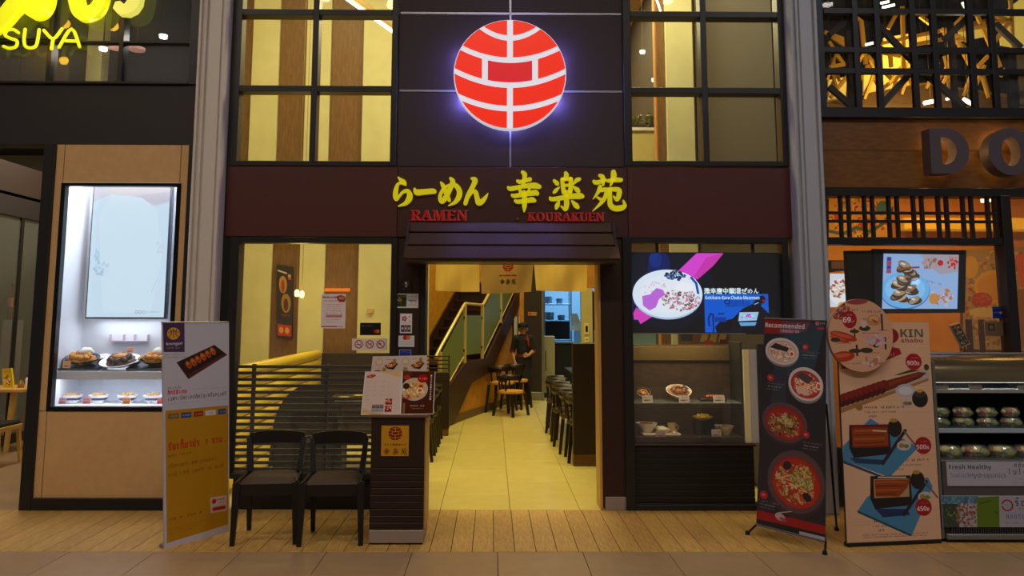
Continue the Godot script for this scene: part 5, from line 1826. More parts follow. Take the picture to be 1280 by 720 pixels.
func build_street_things():
	var fl = G(290, 682.5)
	make_chair("black wooden chair with a brown seat beside the white and yellow banner", fl, 0.445, 0.436, 0.10)
	var f2 = G(373.5, 683.3)
	make_chair("black wooden chair with a brown seat beside the dark podium", f2, 0.44, 0.436, 0.07)
	var b0 = G(461, 681)
	var b1 = G(528.5, 681)
	var z1 = b0.z
	var z0 = z1 - 0.36
	var top = P(495, 522, z1).y
	var t = thing("podium", "dark brown ribbed podium with a steel foot in front of the doorway", "podium", W3((b0.x + b1.x) * 0.5, 0, (z0 + z1) * 0.5))
	var px = M("podium_brown", C(0.17, 0.085, 0.065), 0.5, 0.0, {"tex": texs["grainy"], "tri": W3(1, 5, 1), "world": true})
	boxo("body", W3(b0.x + 0.006, 0.0, z0 + 0.006), W3(b1.x - 0.006, top, z1 - 0.008), M("black"), t, 0.0)
	var y = 0.105
	var yt = P(495, 585, z1).y
	while y < yt - 0.01:
		var ye = minf(y + 0.049, yt)
		boxo("plank", W3(b0.x, y + 0.0015, z0), W3(b1.x, ye - 0.0015, z1), px, t, 0.003)
		y = ye
	boxo("front_panel", W3(b0.x, yt + 0.001, z0), W3(b1.x, top, z1), px, t, 0.003)
	boxo("kick_plate", W3(b0.x - 0.002, 0.012, z0 - 0.002), W3(b1.x + 0.002, 0.102, z1 + 0.003), M("kick"), t, 0.003)
	boxo("side_trim", W3(b1.x, 0.105, z0 + 0.01), W3(b1.x + 0.012, top, z1 - 0.02), M("jamb_wood"), t, 0.002)
	var tl = P(460, 516.5, z1)
	boxo("top", W3(b0.x - 0.02, top, z0 - 0.02), W3(b1.x + 0.03, top + 0.022, z1 + 0.015), M("podium_top", C(0.40, 0.30, 0.22), 0.45), t, 0.004)
	var q = pr(476.6, 532, 511, 570, z1 + 0.006)
	var cv = Cv.new(self, 34, 38, 9, C(0.78, 0.56, 0.09))
	emblem_print(cv, 17.2, 9.8, 8.7, C(0.45, 0.05, 0.07), 0.05)
	pen_print(cv, "辛中ぜ唐華混中ぜ", 3.5, 22.5, 2.8, C(0.40, 0.16, 0.06), 0.11, 1.23)
	for k in 3:
		brush_print(cv, ["ko", "raku", "en"][k], 2.6 + 10.8 * k, 27.6, 8.4, 9.2, C(0.16, 0.10, 0.05), 0.8)
	var sg = thing("podium_plate", "golden plate with a dark red round emblem and three black characters on the podium", "plate", W3((q[0] + q[2]) * 0.5, q[3], z1))
	var c = [W3(q[0], q[1], z1 + 0.006), W3(q[2], q[1], z1 + 0.006), W3(q[2], q[3], z1 + 0.006), W3(q[0], q[3], z1 + 0.006)]
	obj("plate", board("", c[0], c[1], c[2], c[3], 0.006, null), M("brass"), sg)
	sheet("print", c[0], c[1], c[2], c[3], M("podium_plate_print", C(1, 1, 1), 0.35, 0.0, {"tex": cv.done()}), sg, 0.001)
	var lean = W3(0, 1.0, -0.32).normalized()
	var mo = W3(0, top + 0.024, z1 - 0.02)
	var nn = W3(0, 0.32, 1.0).normalized()
	var mp = func(x, yy): return onplane(x, yy, mo, nn)
	var cm = thing("menu_book", "open menu standing on the podium with a white page and a brown noodle page", "menu", mp.call(497, 518))
	var m = [mp.call(457, 464.5), mp.call(502.5, 464), mp.call(544, 464.5), mp.call(541.5, 517.5), mp.call(500, 518), mp.call(451.5, 518.5)]
	cv = Cv.new(self, 48, 54, 8, C(0.82, 0.73, 0.70))
	cv.poly([W2(18, 0), W2(48, 0), W2(48, 8), W2(38, 6)], C(0.80, 0.68, 0.45))
	cv.poly([W2(0, 46), W2(30, 54), W2(0, 54)], C(0.80, 0.68, 0.45))
	cv.scrawl(3, 3.6, 8, 1.6, C(0.7, 0.5, 0.3), 5)
	cv.ell(8, 6, 6, 2.0, C(0.70, 0.10, 0.08), -0.15)
	cv.scrawl(4, 7, 8, 1.6, C(0.95, 0.8, 0.75), 6, -0.1)
	for r in 5:
		for k in 4:
			if r < 4 or k == 0:
				cv.scrawl(2 + k * 9.5, 14 + r * 5.6, [6.5, 4, 6.5, 4][k], 1.5, C(0.60, 0.62, 0.55), 10 + r * 5 + k)
				cv.scrawl(2 + k * 9.5, 16 + r * 5.6, 3, 1.2, C(0.70, 0.68, 0.62), 40 + r * 5 + k)
	cv.rect(12, 41.5, 15, 9.5, C(0.62, 0.60, 0.66))
	for k in 3:
		cv.rect(12.8 + k * 4.8, 42.5, 4, 3.6, C(0.30, 0.25, 0.28))
		cv.ell(14.8 + k * 4.8, 44.4, 1.4, 1.0, C(0.7, 0.4, 0.3))
		cv.scrawl(13 + k * 4.8, 50, 3.6, 1.4, C(0.25, 0.3, 0.5), 70 + k)
	for k in 2:
		cv.rect(28.5, 34.5 + k * 8.8, 8.5, 7.5, C(0.55, 0.12, 0.12))
		cv.blobs(32.5, 38 + k * 8.8, 3.6, 2.6, 14, 1.0, [C(0.85, 0.6, 0.5), C(0.75, 0.3, 0.25), C(0.9, 0.85, 0.8)], 5 + k)
	var page1 = cv.done()
	cv = Cv.new(self, 42, 54, 8, C(0.30, 0.13, 0.06))
	cv.rect(0, 0, 1.5, 54, C(0.75, 0.7, 0.66))
	cv.ell(17, 23, 17, 14.5, C(0.72, 0.70, 0.74))
	cv.ell(17, 23, 15, 12.2, C(0.82, 0.68, 0.44))
	cv.blobs(16, 25, 13, 9, 46, 1.8, [C(0.90, 0.80, 0.60), C(0.80, 0.60, 0.28), C(0.70, 0.40, 0.18), C(0.94, 0.86, 0.72)], 77)
	cv.ell(6.5, 19, 4.3, 3.8, C(0.24, 0.15, 0.14))
	cv.ell(25, 19, 3.0, 2.0, C(0.78, 0.2, 0.12))
	cv.ell(24, 24.5, 4.0, 3.4, C(0.94, 0.88, 0.74))
	cv.ell(24, 24.5, 2.3, 2.0, C(0.85, 0.32, 0.10))
	cv.blobs(8, 33, 6, 2, 12, 1.5, [C(0.85, 0.5, 0.12), C(0.7, 0.2, 0.1)], 12)
	cv.ell(7, 8, 4.5, 3.2, C(0.72, 0.18, 0.10))
	cv.rect(3, 0, 9, 5, C(0.36, 0.20, 0.12))
	cv.ell(27, 9.5, 6.5, 5.2, C(0.66, 0.05, 0.05))
	cv.scrawl(22.5, 11.5, 9, 3.6, C(0.92, 0.5, 0.4), 21)
	for k in 11:
		pen_print(cv, "唐中ぜ辛混"[k % 5], 36.2, 4.2 + k * 3.0, 2.4, C(0.88, 0.85, 0.84), 0.13)
	cv.scrawl(12, 45, 18, 2.2, C(0.85, 0.8, 0.75), 31)
	cv.scrawl(14, 48, 14, 1.6, C(0.7, 0.6, 0.55), 32)
	cv.rect(3, 40, 3, 13, C(0.55, 0.38, 0.22))
	var page2 = cv.done()
	obj("cover", board("", m[0], m[2], m[3], m[5], 0.012, null), M("menu_cover", C(0.3, 0.25, 0.22), 0.5), cm)
	sheet("page", m[0], m[1], m[4], m[5], M("menu_page_a", C(1, 1, 1), 0.25, 0.0, {"tex": page1, "coat": 0.6}), cm, 0.002)
	sheet("page", m[1], m[2], m[3], m[4], M("menu_page_b", C(1, 1, 1), 0.12, 0.0, {"tex": page2, "coat": 0.9}), cm, 0.002)
	var mb = nm()
	mb.tube([m[1] + nn * 0.004, m[4] + nn * 0.004], 0.006, 8)
	obj("spine", mb, M("clear_vinyl", C(0.9, 0.9, 0.9), 0.08, 0.0, {"coat": 1.0}), cm)
	for e in [[m[5], m[3]], [m[0], m[5]], [m[2], m[3]]]:
		mb = nm()
		mb.tube([e[0] + nn * 0.002, e[1] + nn * 0.002], 0.003, 6)
		obj("edge", mb, M("clear_vinyl"), cm)
	mb = nm()
	mb.bar(W3((b0.x + b1.x) * 0.5, top + 0.022, z1 - 0.21), m[0].lerp(m[2], 0.5) * 0.4 + m[5].lerp(m[3], 0.5) * 0.6 - nn * 0.015, 0.12, 0.006)
	obj("prop", mb, M("menu_cover"), cm)
	var mo2 = W3(0, top + 0.022, z1 - 0.24)
	var mq = func(x, yy): return onplane(x, yy, mo2, W3(0, 0.12, 1).normalized())
	var bl = mq.call(464, 463)
	var br = mq.call(533.5, 463.5)
	var tl2 = mq.call(466, 445.5)
	var tr2 = mq.call(533.8, 444.2)
	var dn = (bl - tl2) * (tl2.y - mo2.y) / (tl2.y - bl.y)
	var dn2 = (br - tr2) * (tr2.y - mo2.y) / (tr2.y - br.y)
	cv = Cv.new(self, 70, 62, 6, C(0.83, 0.75, 0.72))
	for k in 2:
		var ox = 34.0 * k
		cv.ring(8.5 + ox, 6.5, 4.0, 1.2, C(0.83, 0.66, 0.35))
		cv.scrawl(6 + ox, 8, 5, 2.4, C(0.9, 0.88, 0.84), 3 + k)
		cv.poly([W2(15 + ox, 11), W2(27 + ox, 6), W2(33 + ox, 9), W2(27 + ox, 15.5), W2(20 + ox, 14.5)], C(0.20, 0.11, 0.08))
		cv.poly([W2(17 + ox, 11), W2(27 + ox, 7.2), W2(31 + ox, 9), W2(26 + ox, 13), W2(20 + ox, 13)], C(0.78, 0.45, 0.16))
		cv.blobs(23 + ox, 10, 5, 2, 14, 1.4, [C(0.75, 0.22, 0.12), C(0.9, 0.8, 0.7), C(0.85, 0.6, 0.2)], 9 + k)
		cv.rect(26 + ox, 3.5 + k * -1.0, 4, 4.5, C(0.60, 0.50, 0.22))
		cv.scrawl(17 + ox, 5, 6, 2, C(0.65, 0.45, 0.3), 14 + k)
	for k in 2:
		cv.ell(8 + 34 * k, 18.5, 5, 2.6, C(0.55, 0.12, 0.08))
		cv.rect(13 + 27 * k, 13, 4.5, 6, C(0.62, 0.52, 0.25))
	for k in 6:
		cv.scrawl(5, 28 + k * 5, 56, 2.2, C(0.6, 0.55, 0.5), 50 + k)
	var mc = thing("menu_card", "upright menu card with small food pictures standing behind the open menu", "menu", (tl2 + dn + tr2 + dn2) * 0.5)
	obj("card", board("", tl2, tr2, tr2 + dn2, tl2 + dn, 0.006, null), M("white"), mc)
	sheet("print", tl2, tr2, tr2 + dn2, tl2 + dn, M("menu_card_print", C(1, 1, 1), 0.3, 0.0, {"tex": cv.done(), "coat": 0.3}), mc, 0.001)
	mb = nm()
	mb.bar(tl2.lerp(tr2, 0.5) + dn * 0.4 - W3(0, 0, 0.004), W3((tl2.x + tr2.x) * 0.5, top + 0.022, z0 + 0.02), 0.1, 0.004)
	obj("prop", mb, M("white"), mc)
	build_banner()
	build_noodle_banner()

func build_banner():
	var bl = G(205.5, 686)
	var br = G(286.5, 664)
	var n = (br - bl).cross(Vector3.UP).normalized()
	if n.z < 0:
		n = -n
	var at = func(x, y): return onplane(x, y, bl, n)
	var tl = at.call(203, 403.5)
	var tr = at.call(286, 406.5)
	tr.y = tl.y
	var t = thing("banner_stand", "white and yellow roll-up banner with a purple logo beside the two black chairs", "banner", (bl + br) * 0.5)
	var W = 83.0
	var Ht = 275.0
	var at2 = func(x, y):
		return inv4(at.call(x, y), tl, tr, br, bl) * W2(W, Ht)
	var cv = Cv.new(self, W, Ht, 5, C(0.78, 0.78, 0.86))
	var b2 = func(list):
		var o = []
		for q in list:
			o.append(at2.call(q[0], q[1]))
		return o
	var pu = C(0.27, 0.18, 0.36)
	var ye = C(0.74, 0.54, 0.04)
	cv.poly(b2.call([[203.5, 403], [230.5, 403], [231, 440], [204.5, 440]]), pu)
	var e = at2.call(217, 417)
	cv.ell(e.x, e.y, 7.6, 7.6, C(0.88, 0.64, 0.10))
	for k in [-1, 0, 1]:
		cv.line([W2(e.x + k * 3.6, e.y - 5.5), W2(e.x + k * 2.2, e.y - 0.5), W2(e.x + k * 5.6, e.y + 4.6)], 0.9, pu)
	cv.line([W2(e.x - 6, e.y - 1), W2(e.x, e.y - 4), W2(e.x + 6, e.y - 1)], 0.9, pu)
	var tx = at2.call(208, 431.5)
	cv.text("krungsri", tx.x, tx.y, 3.4, C(0.92, 0.90, 0.94), 19.0)
	tx = at2.call(208, 436.5)
	cv.scrawl(tx.x, tx.y, 15, 2.2, C(0.75, 0.7, 0.6), 3)
	for k in 2:
		tx = at2.call(205, 445 + 3.5 * k)
		cv.scrawl(tx.x, tx.y, 26, 2.0, C(0.55, 0.5, 0.6), 4 + k)
	cv.poly(b2.call([[221, 453], [268, 431], [284, 443.5], [236, 474]]), C(0.20, 0.10, 0.10))
	cv.poly(b2.call([[225, 452], [267, 433], [279, 442], [236, 467]]), C(0.13, 0.09, 0.10))
	cv.poly(b2.call([[236, 468], [280, 442], [284, 443.5], [236, 474]]), C(0.33, 0.13, 0.12))
	for k in 6:
		var c = at2.call(236 + k * 6.0, 456 - k * 3.4)
		cv.ell(c.x, c.y, 5.6, 3.2, [C(0.70, 0.30, 0.10), C(0.78, 0.36, 0.12)][k % 2], 1.0)
		cv.ell(c.x - 1, c.y - 1.5, 2.0, 1.4, C(0.80, 0.55, 0.18), 0.8)
		cv.ell(c.x + 1, c.y + 1.6, 2.4, 1.0, C(0.62, 0.14, 0.10), 0.8)
	tx = at2.call(209, 487)
	pen_print(cv, "บัตรเครดิต", tx.x, tx.y - 3.4, 3.6, C(0.5, 0.5, 0.58), 0.12, 0.6)
	cv.line(b2.call([[208, 489], [283, 484]]), 0.25, C(0.62, 0.62, 0.7))
	tx = at2.call(209, 488.5)
	pen_print(cv, "สิทธิพิเศษ", tx.x, tx.y, 5.2, C(0.80, 0.12, 0.34), 0.17, 0.66)
	tx = at2.call(209, 496)
	pen_print(cv, "เฉพาะบัตรเครดิตในเครือกรุงศรี", tx.x, tx.y + 0.3, 5.2, C(0.30, 0.29, 0.37), 0.12, 0.60)
	cv.line(b2.call([[207, 505.5], [284, 498.5]]), 0.25, C(0.62, 0.62, 0.7))
	cv.poly(b2.call([[206.5, 513.5], [285.3, 506.5], [285, 655.5], [208.5, 679]]), ye)
	var cols = [C(0.45, 0.40, 0.30), C(0.12, 0.28, 0.60), C(0.62, 0.10, 0.08), C(0.80, 0.82, 0.88), C(0.10, 0.24, 0.58)]
	var wx = [[210, 224], [227, 240], [243, 254.5], [257, 270], [273, 282.5]]
	for k in 5:
		var y0 = 517.5 - k * 1.45
		cv.poly(b2.call([[wx[k][0], y0], [wx[k][1], y0 - 1.1], [wx[k][1], y0 + 5.4], [wx[k][0], y0 + 6.5]]), cols[k])
		tx = at2.call(wx[k][0] + 2, y0 + 4.6)
		cv.scrawl(tx.x, tx.y, 8, 2.4, C(0.85, 0.75, 0.4) if k != 3 else C(0.75, 0.25, 0.25), 20 + k)
	var rd = C(0.75, 0.16, 0.04)
	tx = at2.call(209.5, 555.0)
	pen_print(cv, "รับเกี๊ยวซ่า 1 จาน", tx.x, tx.y - 0.4, 9.0, rd, 0.16, 0.56)
	tx = at2.call(280.5, 551)
	cv.text("*", tx.x, tx.y + 3, 4, rd)
	var dk = C(0.55, 0.32, 0.04)
	for k in 3:
		tx = at2.call(209.5, [573.5, 586.0, 597.0][k])
		pen_print(cv, ["มูลค่า 118 บาท", "เมื่อทานครบ 800 บาทขึ้นไป", "จากดั 1 สิทธิ เซลสลิป โตะ ตอวนั"][k], tx.x, tx.y - 5.0, [4.0, 5.0, 4.8][k], dk, 0.12, 0.58)
	cv.poly(b2.call([[263, 622], [283.5, 618.6], [283.5, 638], [263.5, 641.5]]), C(0.80, 0.72, 0.70))
	var st = at2.call(268, 626.5)
	cv.ell(st.x, st.y, 3.0, 3.2, C(0.72, 0.10, 0.10))
	for k in 3:
		brush_print(cv, ["ko", "raku", "en"][k], st.x + 4.0 + 3.4 * k, st.y - 2.8, 3.0, 3.6, C(0.70, 0.12, 0.12), 0.9)
	cv.scrawl(st.x + 4, st.y + 4, 9, 1.6, C(0.5, 0.4, 0.4), 44)
	cv.poly(b2.call([[266, 634.6], [282, 631.6], [282, 635.8], [266, 638.8]]), C(0.70, 0.06, 0.08))
	tx = at2.call(210, 651.5)
	pen_print(cv, "1 ธ.ค. 61 - 31 ก.ค. 61", tx.x, tx.y - 3.4, 3.8, C(0.45, 0.24, 0.02), 0.13, 0.5)
	for k in 3:
		tx = at2.call(210, 663 + 3.0 * k)
		cv.scrawl(tx.x, tx.y, 52 - 10 * k, 1.5, C(0.62, 0.40, 0.04), 55 + k)
	obj("panel", board("", tl, tr, br, bl, 0.012, null), M("banner_edge", C(0.72, 0.72, 0.78), 0.5), t)
	sheet("print", tl, tr, br, bl, M("banner_print", C(1, 1, 1), 0.5, 0.0, {"tex": cv.done()}), t, 0.001)
	var mb = nm()
	mb.bar(bl - n * 0.04 + W3(0, 0.012, 0), br - n * 0.04 + W3(0, 0.012, 0), 0.055, 0.024, 0.006)
	obj("base", mb, M("steel"), t)
	mb = nm()
	mb.tube([bl.lerp(br, 0.5) - n * 0.03 + W3(0, 0.02, 0), tl.lerp(tr, 0.5) - n * 0.02], 0.009, 8)
	obj("pole", mb, M("steel"), t)
	mb = nm()
	mb.bar(tl - n * 0.008, tr - n * 0.008, 0.018, 0.016, 0.004)
	obj("top_rail", mb, M("steel"), t)

func bowl_print(cv: Cv, c: Vector2, rx, ry, rim: Color, soup: Color, bits: Array, sd, rot = 0.0):
	cv.ell(c.x, c.y + ry * 0.12, rx * 1.0, ry * 1.04, rim.darkened(0.35), rot)
	cv.ell(c.x, c.y, rx, ry, rim, rot)
	cv.ell(c.x, c.y + ry * 0.03, rx * 0.86, ry * 0.82, soup.darkened(0.15), rot)
	cv.ell(c.x, c.y + ry * 0.06, rx * 0.82, ry * 0.77, soup, rot)
	cv.blobs(c.x, c.y + ry * 0.08, rx * 0.66, ry * 0.58, 46, rx * 0.12, bits, sd)
	var small = []
	for b in bits:
		small.append(b.lightened(0.15)); small.append(b.darkened(0.25))
	cv.blobs(c.x, c.y + ry * 0.08, rx * 0.72, ry * 0.64, 150, rx * 0.045, small, sd + 7)
	var pale = bits[0].lerp(C(0.95, 0.85, 0.65), 0.5)
	var r = RandomNumberGenerator.new()
	r.seed = sd * 3 + 1
	for i in 14:
		var a = r.randf() * TAU
		var p = c + W2(cos(a) * rx * 0.5 * r.randf(), sin(a) * ry * 0.45 * r.randf())
		cv.line([p, p + W2(r.randf_range(-1, 1), r.randf_range(-0.5, 0.5)) * rx * 0.3, p + W2(r.randf_range(-1, 1), r.randf_range(-0.5, 0.5)) * rx * 0.4], rx * 0.03, pale)

func build_noodle_banner():
	var lb = G(934.5, 668)
	var rb = G(1031, 693)
	var n = (rb - lb).cross(Vector3.UP).normalized()
	if n.z < 0:
		n = -n
	n = (n + W3(0, 0.10, 0)).normalized()
	var o = lb.lerp(rb, 0.5) + W3(0, 0.08, 0)
	var at = func(x, y): return onplane(x, y, o, n)
	var tl = at.call(956, 398)
	var tr = at.call(1032.5, 401)
	var br = at.call(1031.7, 677)
	var bl = at.call(945.2, 655.5)
	var t = thing("banner_stand", "dark noodle banner on a folding stand headed Recommended beside the grey pillar", "banner", lb.lerp(rb, 0.5))
	var W = 88.0
	var Ht = 268.0
	var c2 = func(x, y): return inv4(at.call(x, y), tl, tr, br, bl) * W2(W, Ht)
	var b2 = func(list):
		var l = []
		for q in list:
			l.append(c2.call(q[0], q[1]))
		return l
	var cv = Cv.new(self, W, Ht, 5, C(0.15, 0.14, 0.19))
	cv.poly(b2.call([[990, 399], [1032, 401], [1018, 460], [985, 470], [964, 455]]), C(0.16, 0.25, 0.32))
	cv.poly(b2.call([[968, 450], [985, 440], [980, 520], [962, 520]]), C(0.17, 0.20, 0.27))
	cv.poly(b2.call([[954, 399], [1012, 401], [1008, 413], [990, 417.5], [952.5, 416.5]]), C(0.55, 0.08, 0.11))
	cv.poly(b2.call([[980, 400], [1013, 401.5], [1008, 413], [990, 417.5], [972, 417]]), C(0.42, 0.25, 0.38))
	var p = c2.call(956.5, 408.8)
	cv.text("Recommended", p.x, p.y, 6.0, C(0.86, 0.84, 0.86), 57.0)
	p = c2.call(974.5, 415.2)
	pen_print(cv, "เมนูแนะนำ", p.x, p.y - 4.6, 4.4, C(0.85, 0.70, 0.74), 0.15, 0.7)
	p = c2.call(1021.5, 404)
	cv.ell(p.x, p.y, 2.9, 2.9, C(0.78, 0.40, 0.55))
	for k in 3:
		brush_print(cv, ["ko", "raku", "en"][k], p.x + 3.4 + 2.5 * k, p.y - 1.6, 2.2, 2.8, C(0.75, 0.7, 0.75), 0.9)
	p = c2.call(1021.5, 410.5)
	cv.rect(p.x, p.y - 1.4, 9, 2.8, C(0.72, 0.14, 0.24))
	var wh = C(0.80, 0.77, 0.80)
	p = c2.call(977, 439)
	bowl_print(cv, p, 24, 17.5, wh, C(0.84, 0.70, 0.66), [C(0.88, 0.76, 0.72), C(0.74, 0.55, 0.50), C(0.92, 0.88, 0.86)], 5, 0.1)
	cv.poly(b2.call([[962, 434], [969, 428.5], [986, 435], [983, 440]]), C(0.17, 0.15, 0.17))
	p = c2.call(989, 442.5)
	cv.ell(p.x, p.y, 3.4, 4.0, C(0.92, 0.86, 0.84)); cv.ell(p.x, p.y, 2.0, 2.5, C(0.78, 0.22, 0.20))
	p = c2.call(1006.5, 480)
	bowl_print(cv, p, 24, 21, wh, C(0.70, 0.20, 0.16), [C(0.88, 0.72, 0.66), C(0.78, 0.30, 0.22), C(0.93, 0.84, 0.80)], 8, 0.25)
	cv.poly(b2.call([[994, 470.5], [1001, 464.5], [1016, 473], [1010, 480]]), C(0.30, 0.25, 0.30))
	p = c2.call(1023, 483)
	cv.ell(p.x, p.y, 3.6, 5.2, C(0.93, 0.88, 0.86)); cv.ell(p.x, p.y, 2.2, 3.2, C(0.82, 0.30, 0.12))
	p = c2.call(1002, 487)
	for k in 3:
		cv.ell(p.x + k * 4 - 4, p.y + k, 3.4, 5.0, C(0.86, 0.72, 0.66), 0.5)
	var pot = C(0.34, 0.25, 0.30)
	p = c2.call(980, 528)
	bowl_print(cv, p, 31, 25, pot, C(0.62, 0.12, 0.10), [C(0.70, 0.55, 0.36), C(0.45, 0.42, 0.18), C(0.72, 0.22, 0.14), C(0.28, 0.18, 0.14)], 12, 0.2)
	p = c2.call(981, 526)
	cv.blobs(p.x, p.y, 12, 8, 30, 2.2, [C(0.66, 0.62, 0.34), C(0.74, 0.66, 0.48), C(0.42, 0.46, 0.20)], 15)
	p = c2.call(994, 602)
	bowl_print(cv, p, 37.5, 38.5, pot, C(0.68, 0.16, 0.10), [C(0.74, 0.58, 0.36), C(0.48, 0.44, 0.20), C(0.76, 0.28, 0.14), C(0.80, 0.66, 0.48)], 19, 0.35)
	p = c2.call(1000, 596)
	cv.blobs(p.x, p.y, 15, 13, 50, 2.6, [C(0.66, 0.60, 0.30), C(0.76, 0.68, 0.46), C(0.45, 0.48, 0.22)], 25)
	for q in [[983, 582, 5.4, 6.0], [1008, 622, 6.0, 5.0]]:
		p = c2.call(q[0], q[1])
		cv.ell(p.x, p.y, q[2], q[3], C(0.15, 0.12, 0.17), 0.5)
	for q in [[1006.5, 434, 4.4], [963, 472, 4.8], [1007, 543.5, 4.6], [954.5, 618.5, 5.2]]:
		p = c2.call(q[0], q[1])
		cv.ell(p.x, p.y, q[2], q[2], C(0.68, 0.10, 0.14))
		cv.text("฿99" if false else "99", p.x - 2.6, p.y + 1.3, 2.8, C(0.88, 0.6, 0.6))
	var k2 = 0
	for q in [[1002, 441], [959, 480], [1003, 554], [950, 627]]:
		p = c2.call(q[0], q[1])
		for k in 3:
			cv.scrawl(p.x, p.y + k * 3.6, [24, 20, 18][k], [2.4, 1.9, 1.7][k], [C(0.45, 0.44, 0.50), C(0.72, 0.68, 0.72), C(0.55, 0.52, 0.56)][k], 80 + k2 * 4 + k)
		k2 += 1
	cv.poly(b2.call([[943.5, 637], [1032, 657.5], [1032, 668], [943.5, 648]]), C(0.60, 0.06, 0.10))
	p = c2.call(974, 646)
	cv.ell(p.x, p.y, 6.5, 4.6, C(0.72, 0.62, 0.66), 0.25)
	cv.line(b2.call([[972, 641], [988, 639.5]]), 1.2, C(0.70, 0.62, 0.64))
	cv.ell(p.x + 4, p.y + 2.6, 5, 2.2, C(0.55, 0.30, 0.36), 0.25)
	cv.poly(b2.call([[943.5, 648.5], [1032, 668.5], [1032, 680], [943.5, 660]]), C(0.10, 0.10, 0.14))
	cv.poly(b2.call([[998, 664], [1031, 671.5], [1031, 676], [998, 668.5]]), C(0.66, 0.66, 0.74))
	var mb = nm()
	for pass_k in 2:
		mb.grid(10, 24, func(u, v):
			var q = tl.lerp(tr, u).lerp(bl.lerp(br, u), v)
			return q + n * (-0.012 * sin(u * PI) * (0.4 + 0.6 * v) - 0.003 * pass_k))
	obj("cloth", mb, M("noodle_print", C(1, 1, 1), 0.45, 0.0, {"tex": cv.done(), "coat": 0.15}), t)
	var bm = M("stand_black", C(0.07, 0.07, 0.075), 0.4, 0.3)
	var hub = tl.lerp(br, 0.52) - n * 0.06
	for e in [tl, tr, bl, br]:
		mb = nm()
		mb.tube([hub, e - n * 0.006], 0.006, 6)
		obj("arm", mb, bm, t)
	mb = nm()
	mb.lathe([W2(0, -0.03), W2(0.025, -0.03), W2(0.025, 0.03), W2(0, 0.03)], Transform3D(Basis(), hub), 12)
	obj("hub", mb, bm, t)
	var rear = G(1046, 663)
	for e in [[bl - n * 0.006, lb], [br - n * 0.006, rb], [at.call(1031, 505) - n * 0.02, rear]]:
		mb = nm()
		mb.tube([e[0], e[1] + W3(0, 0.008, 0)], 0.008, 8)
		obj("leg", mb, bm, t)
		mb = nm()
		mb.lathe([W2(0, 0), W2(0.02, 0), W2(0.014, 0.025), W2(0, 0.03)], Transform3D(Basis(), e[1]), 10)
		obj("foot", mb, bm, t)
	mb = nm()
	mb.tube([hub, at.call(1031, 505) - n * 0.02], 0.007, 6)
	obj("arm", mb, bm, t)
	for e in [[tl, tr], [bl, br]]:
		mb = nm()
		mb.tube([e[0], e[1]], 0.007, 8)
		obj("batten", mb, M("batten_grey", C(0.35, 0.36, 0.4), 0.4), t)

# ------------------------------------------------------------------ paper and stickers on glass and pier
func sticker(called, label, category, px, z, cv: Cv, thick = 0.003, rough = 0.4):
	var q = pr(px[0], px[1], px[2], px[3], z)
	var c = [W3(q[0], q[1], z), W3(q[2], q[1], z), W3(q[2], q[3], z), W3(q[0], q[3], z)]
	var t = thing(called, label, category, W3((q[0] + q[2]) * 0.5, q[3], z), 0.0, "stickers on the shop fronts" if category == "sticker" else "")
	obj("backing", board("", c[0], c[1], c[2], c[3], thick, null), M("sticker_edge", C(0.8, 0.8, 0.8), 0.5), t)
	sheet("print", c[0], c[1], c[2], c[3], M(label, C(1, 1, 1), rough, 0.0, {"tex": cv.done()}), t, 0.0008)
	return t

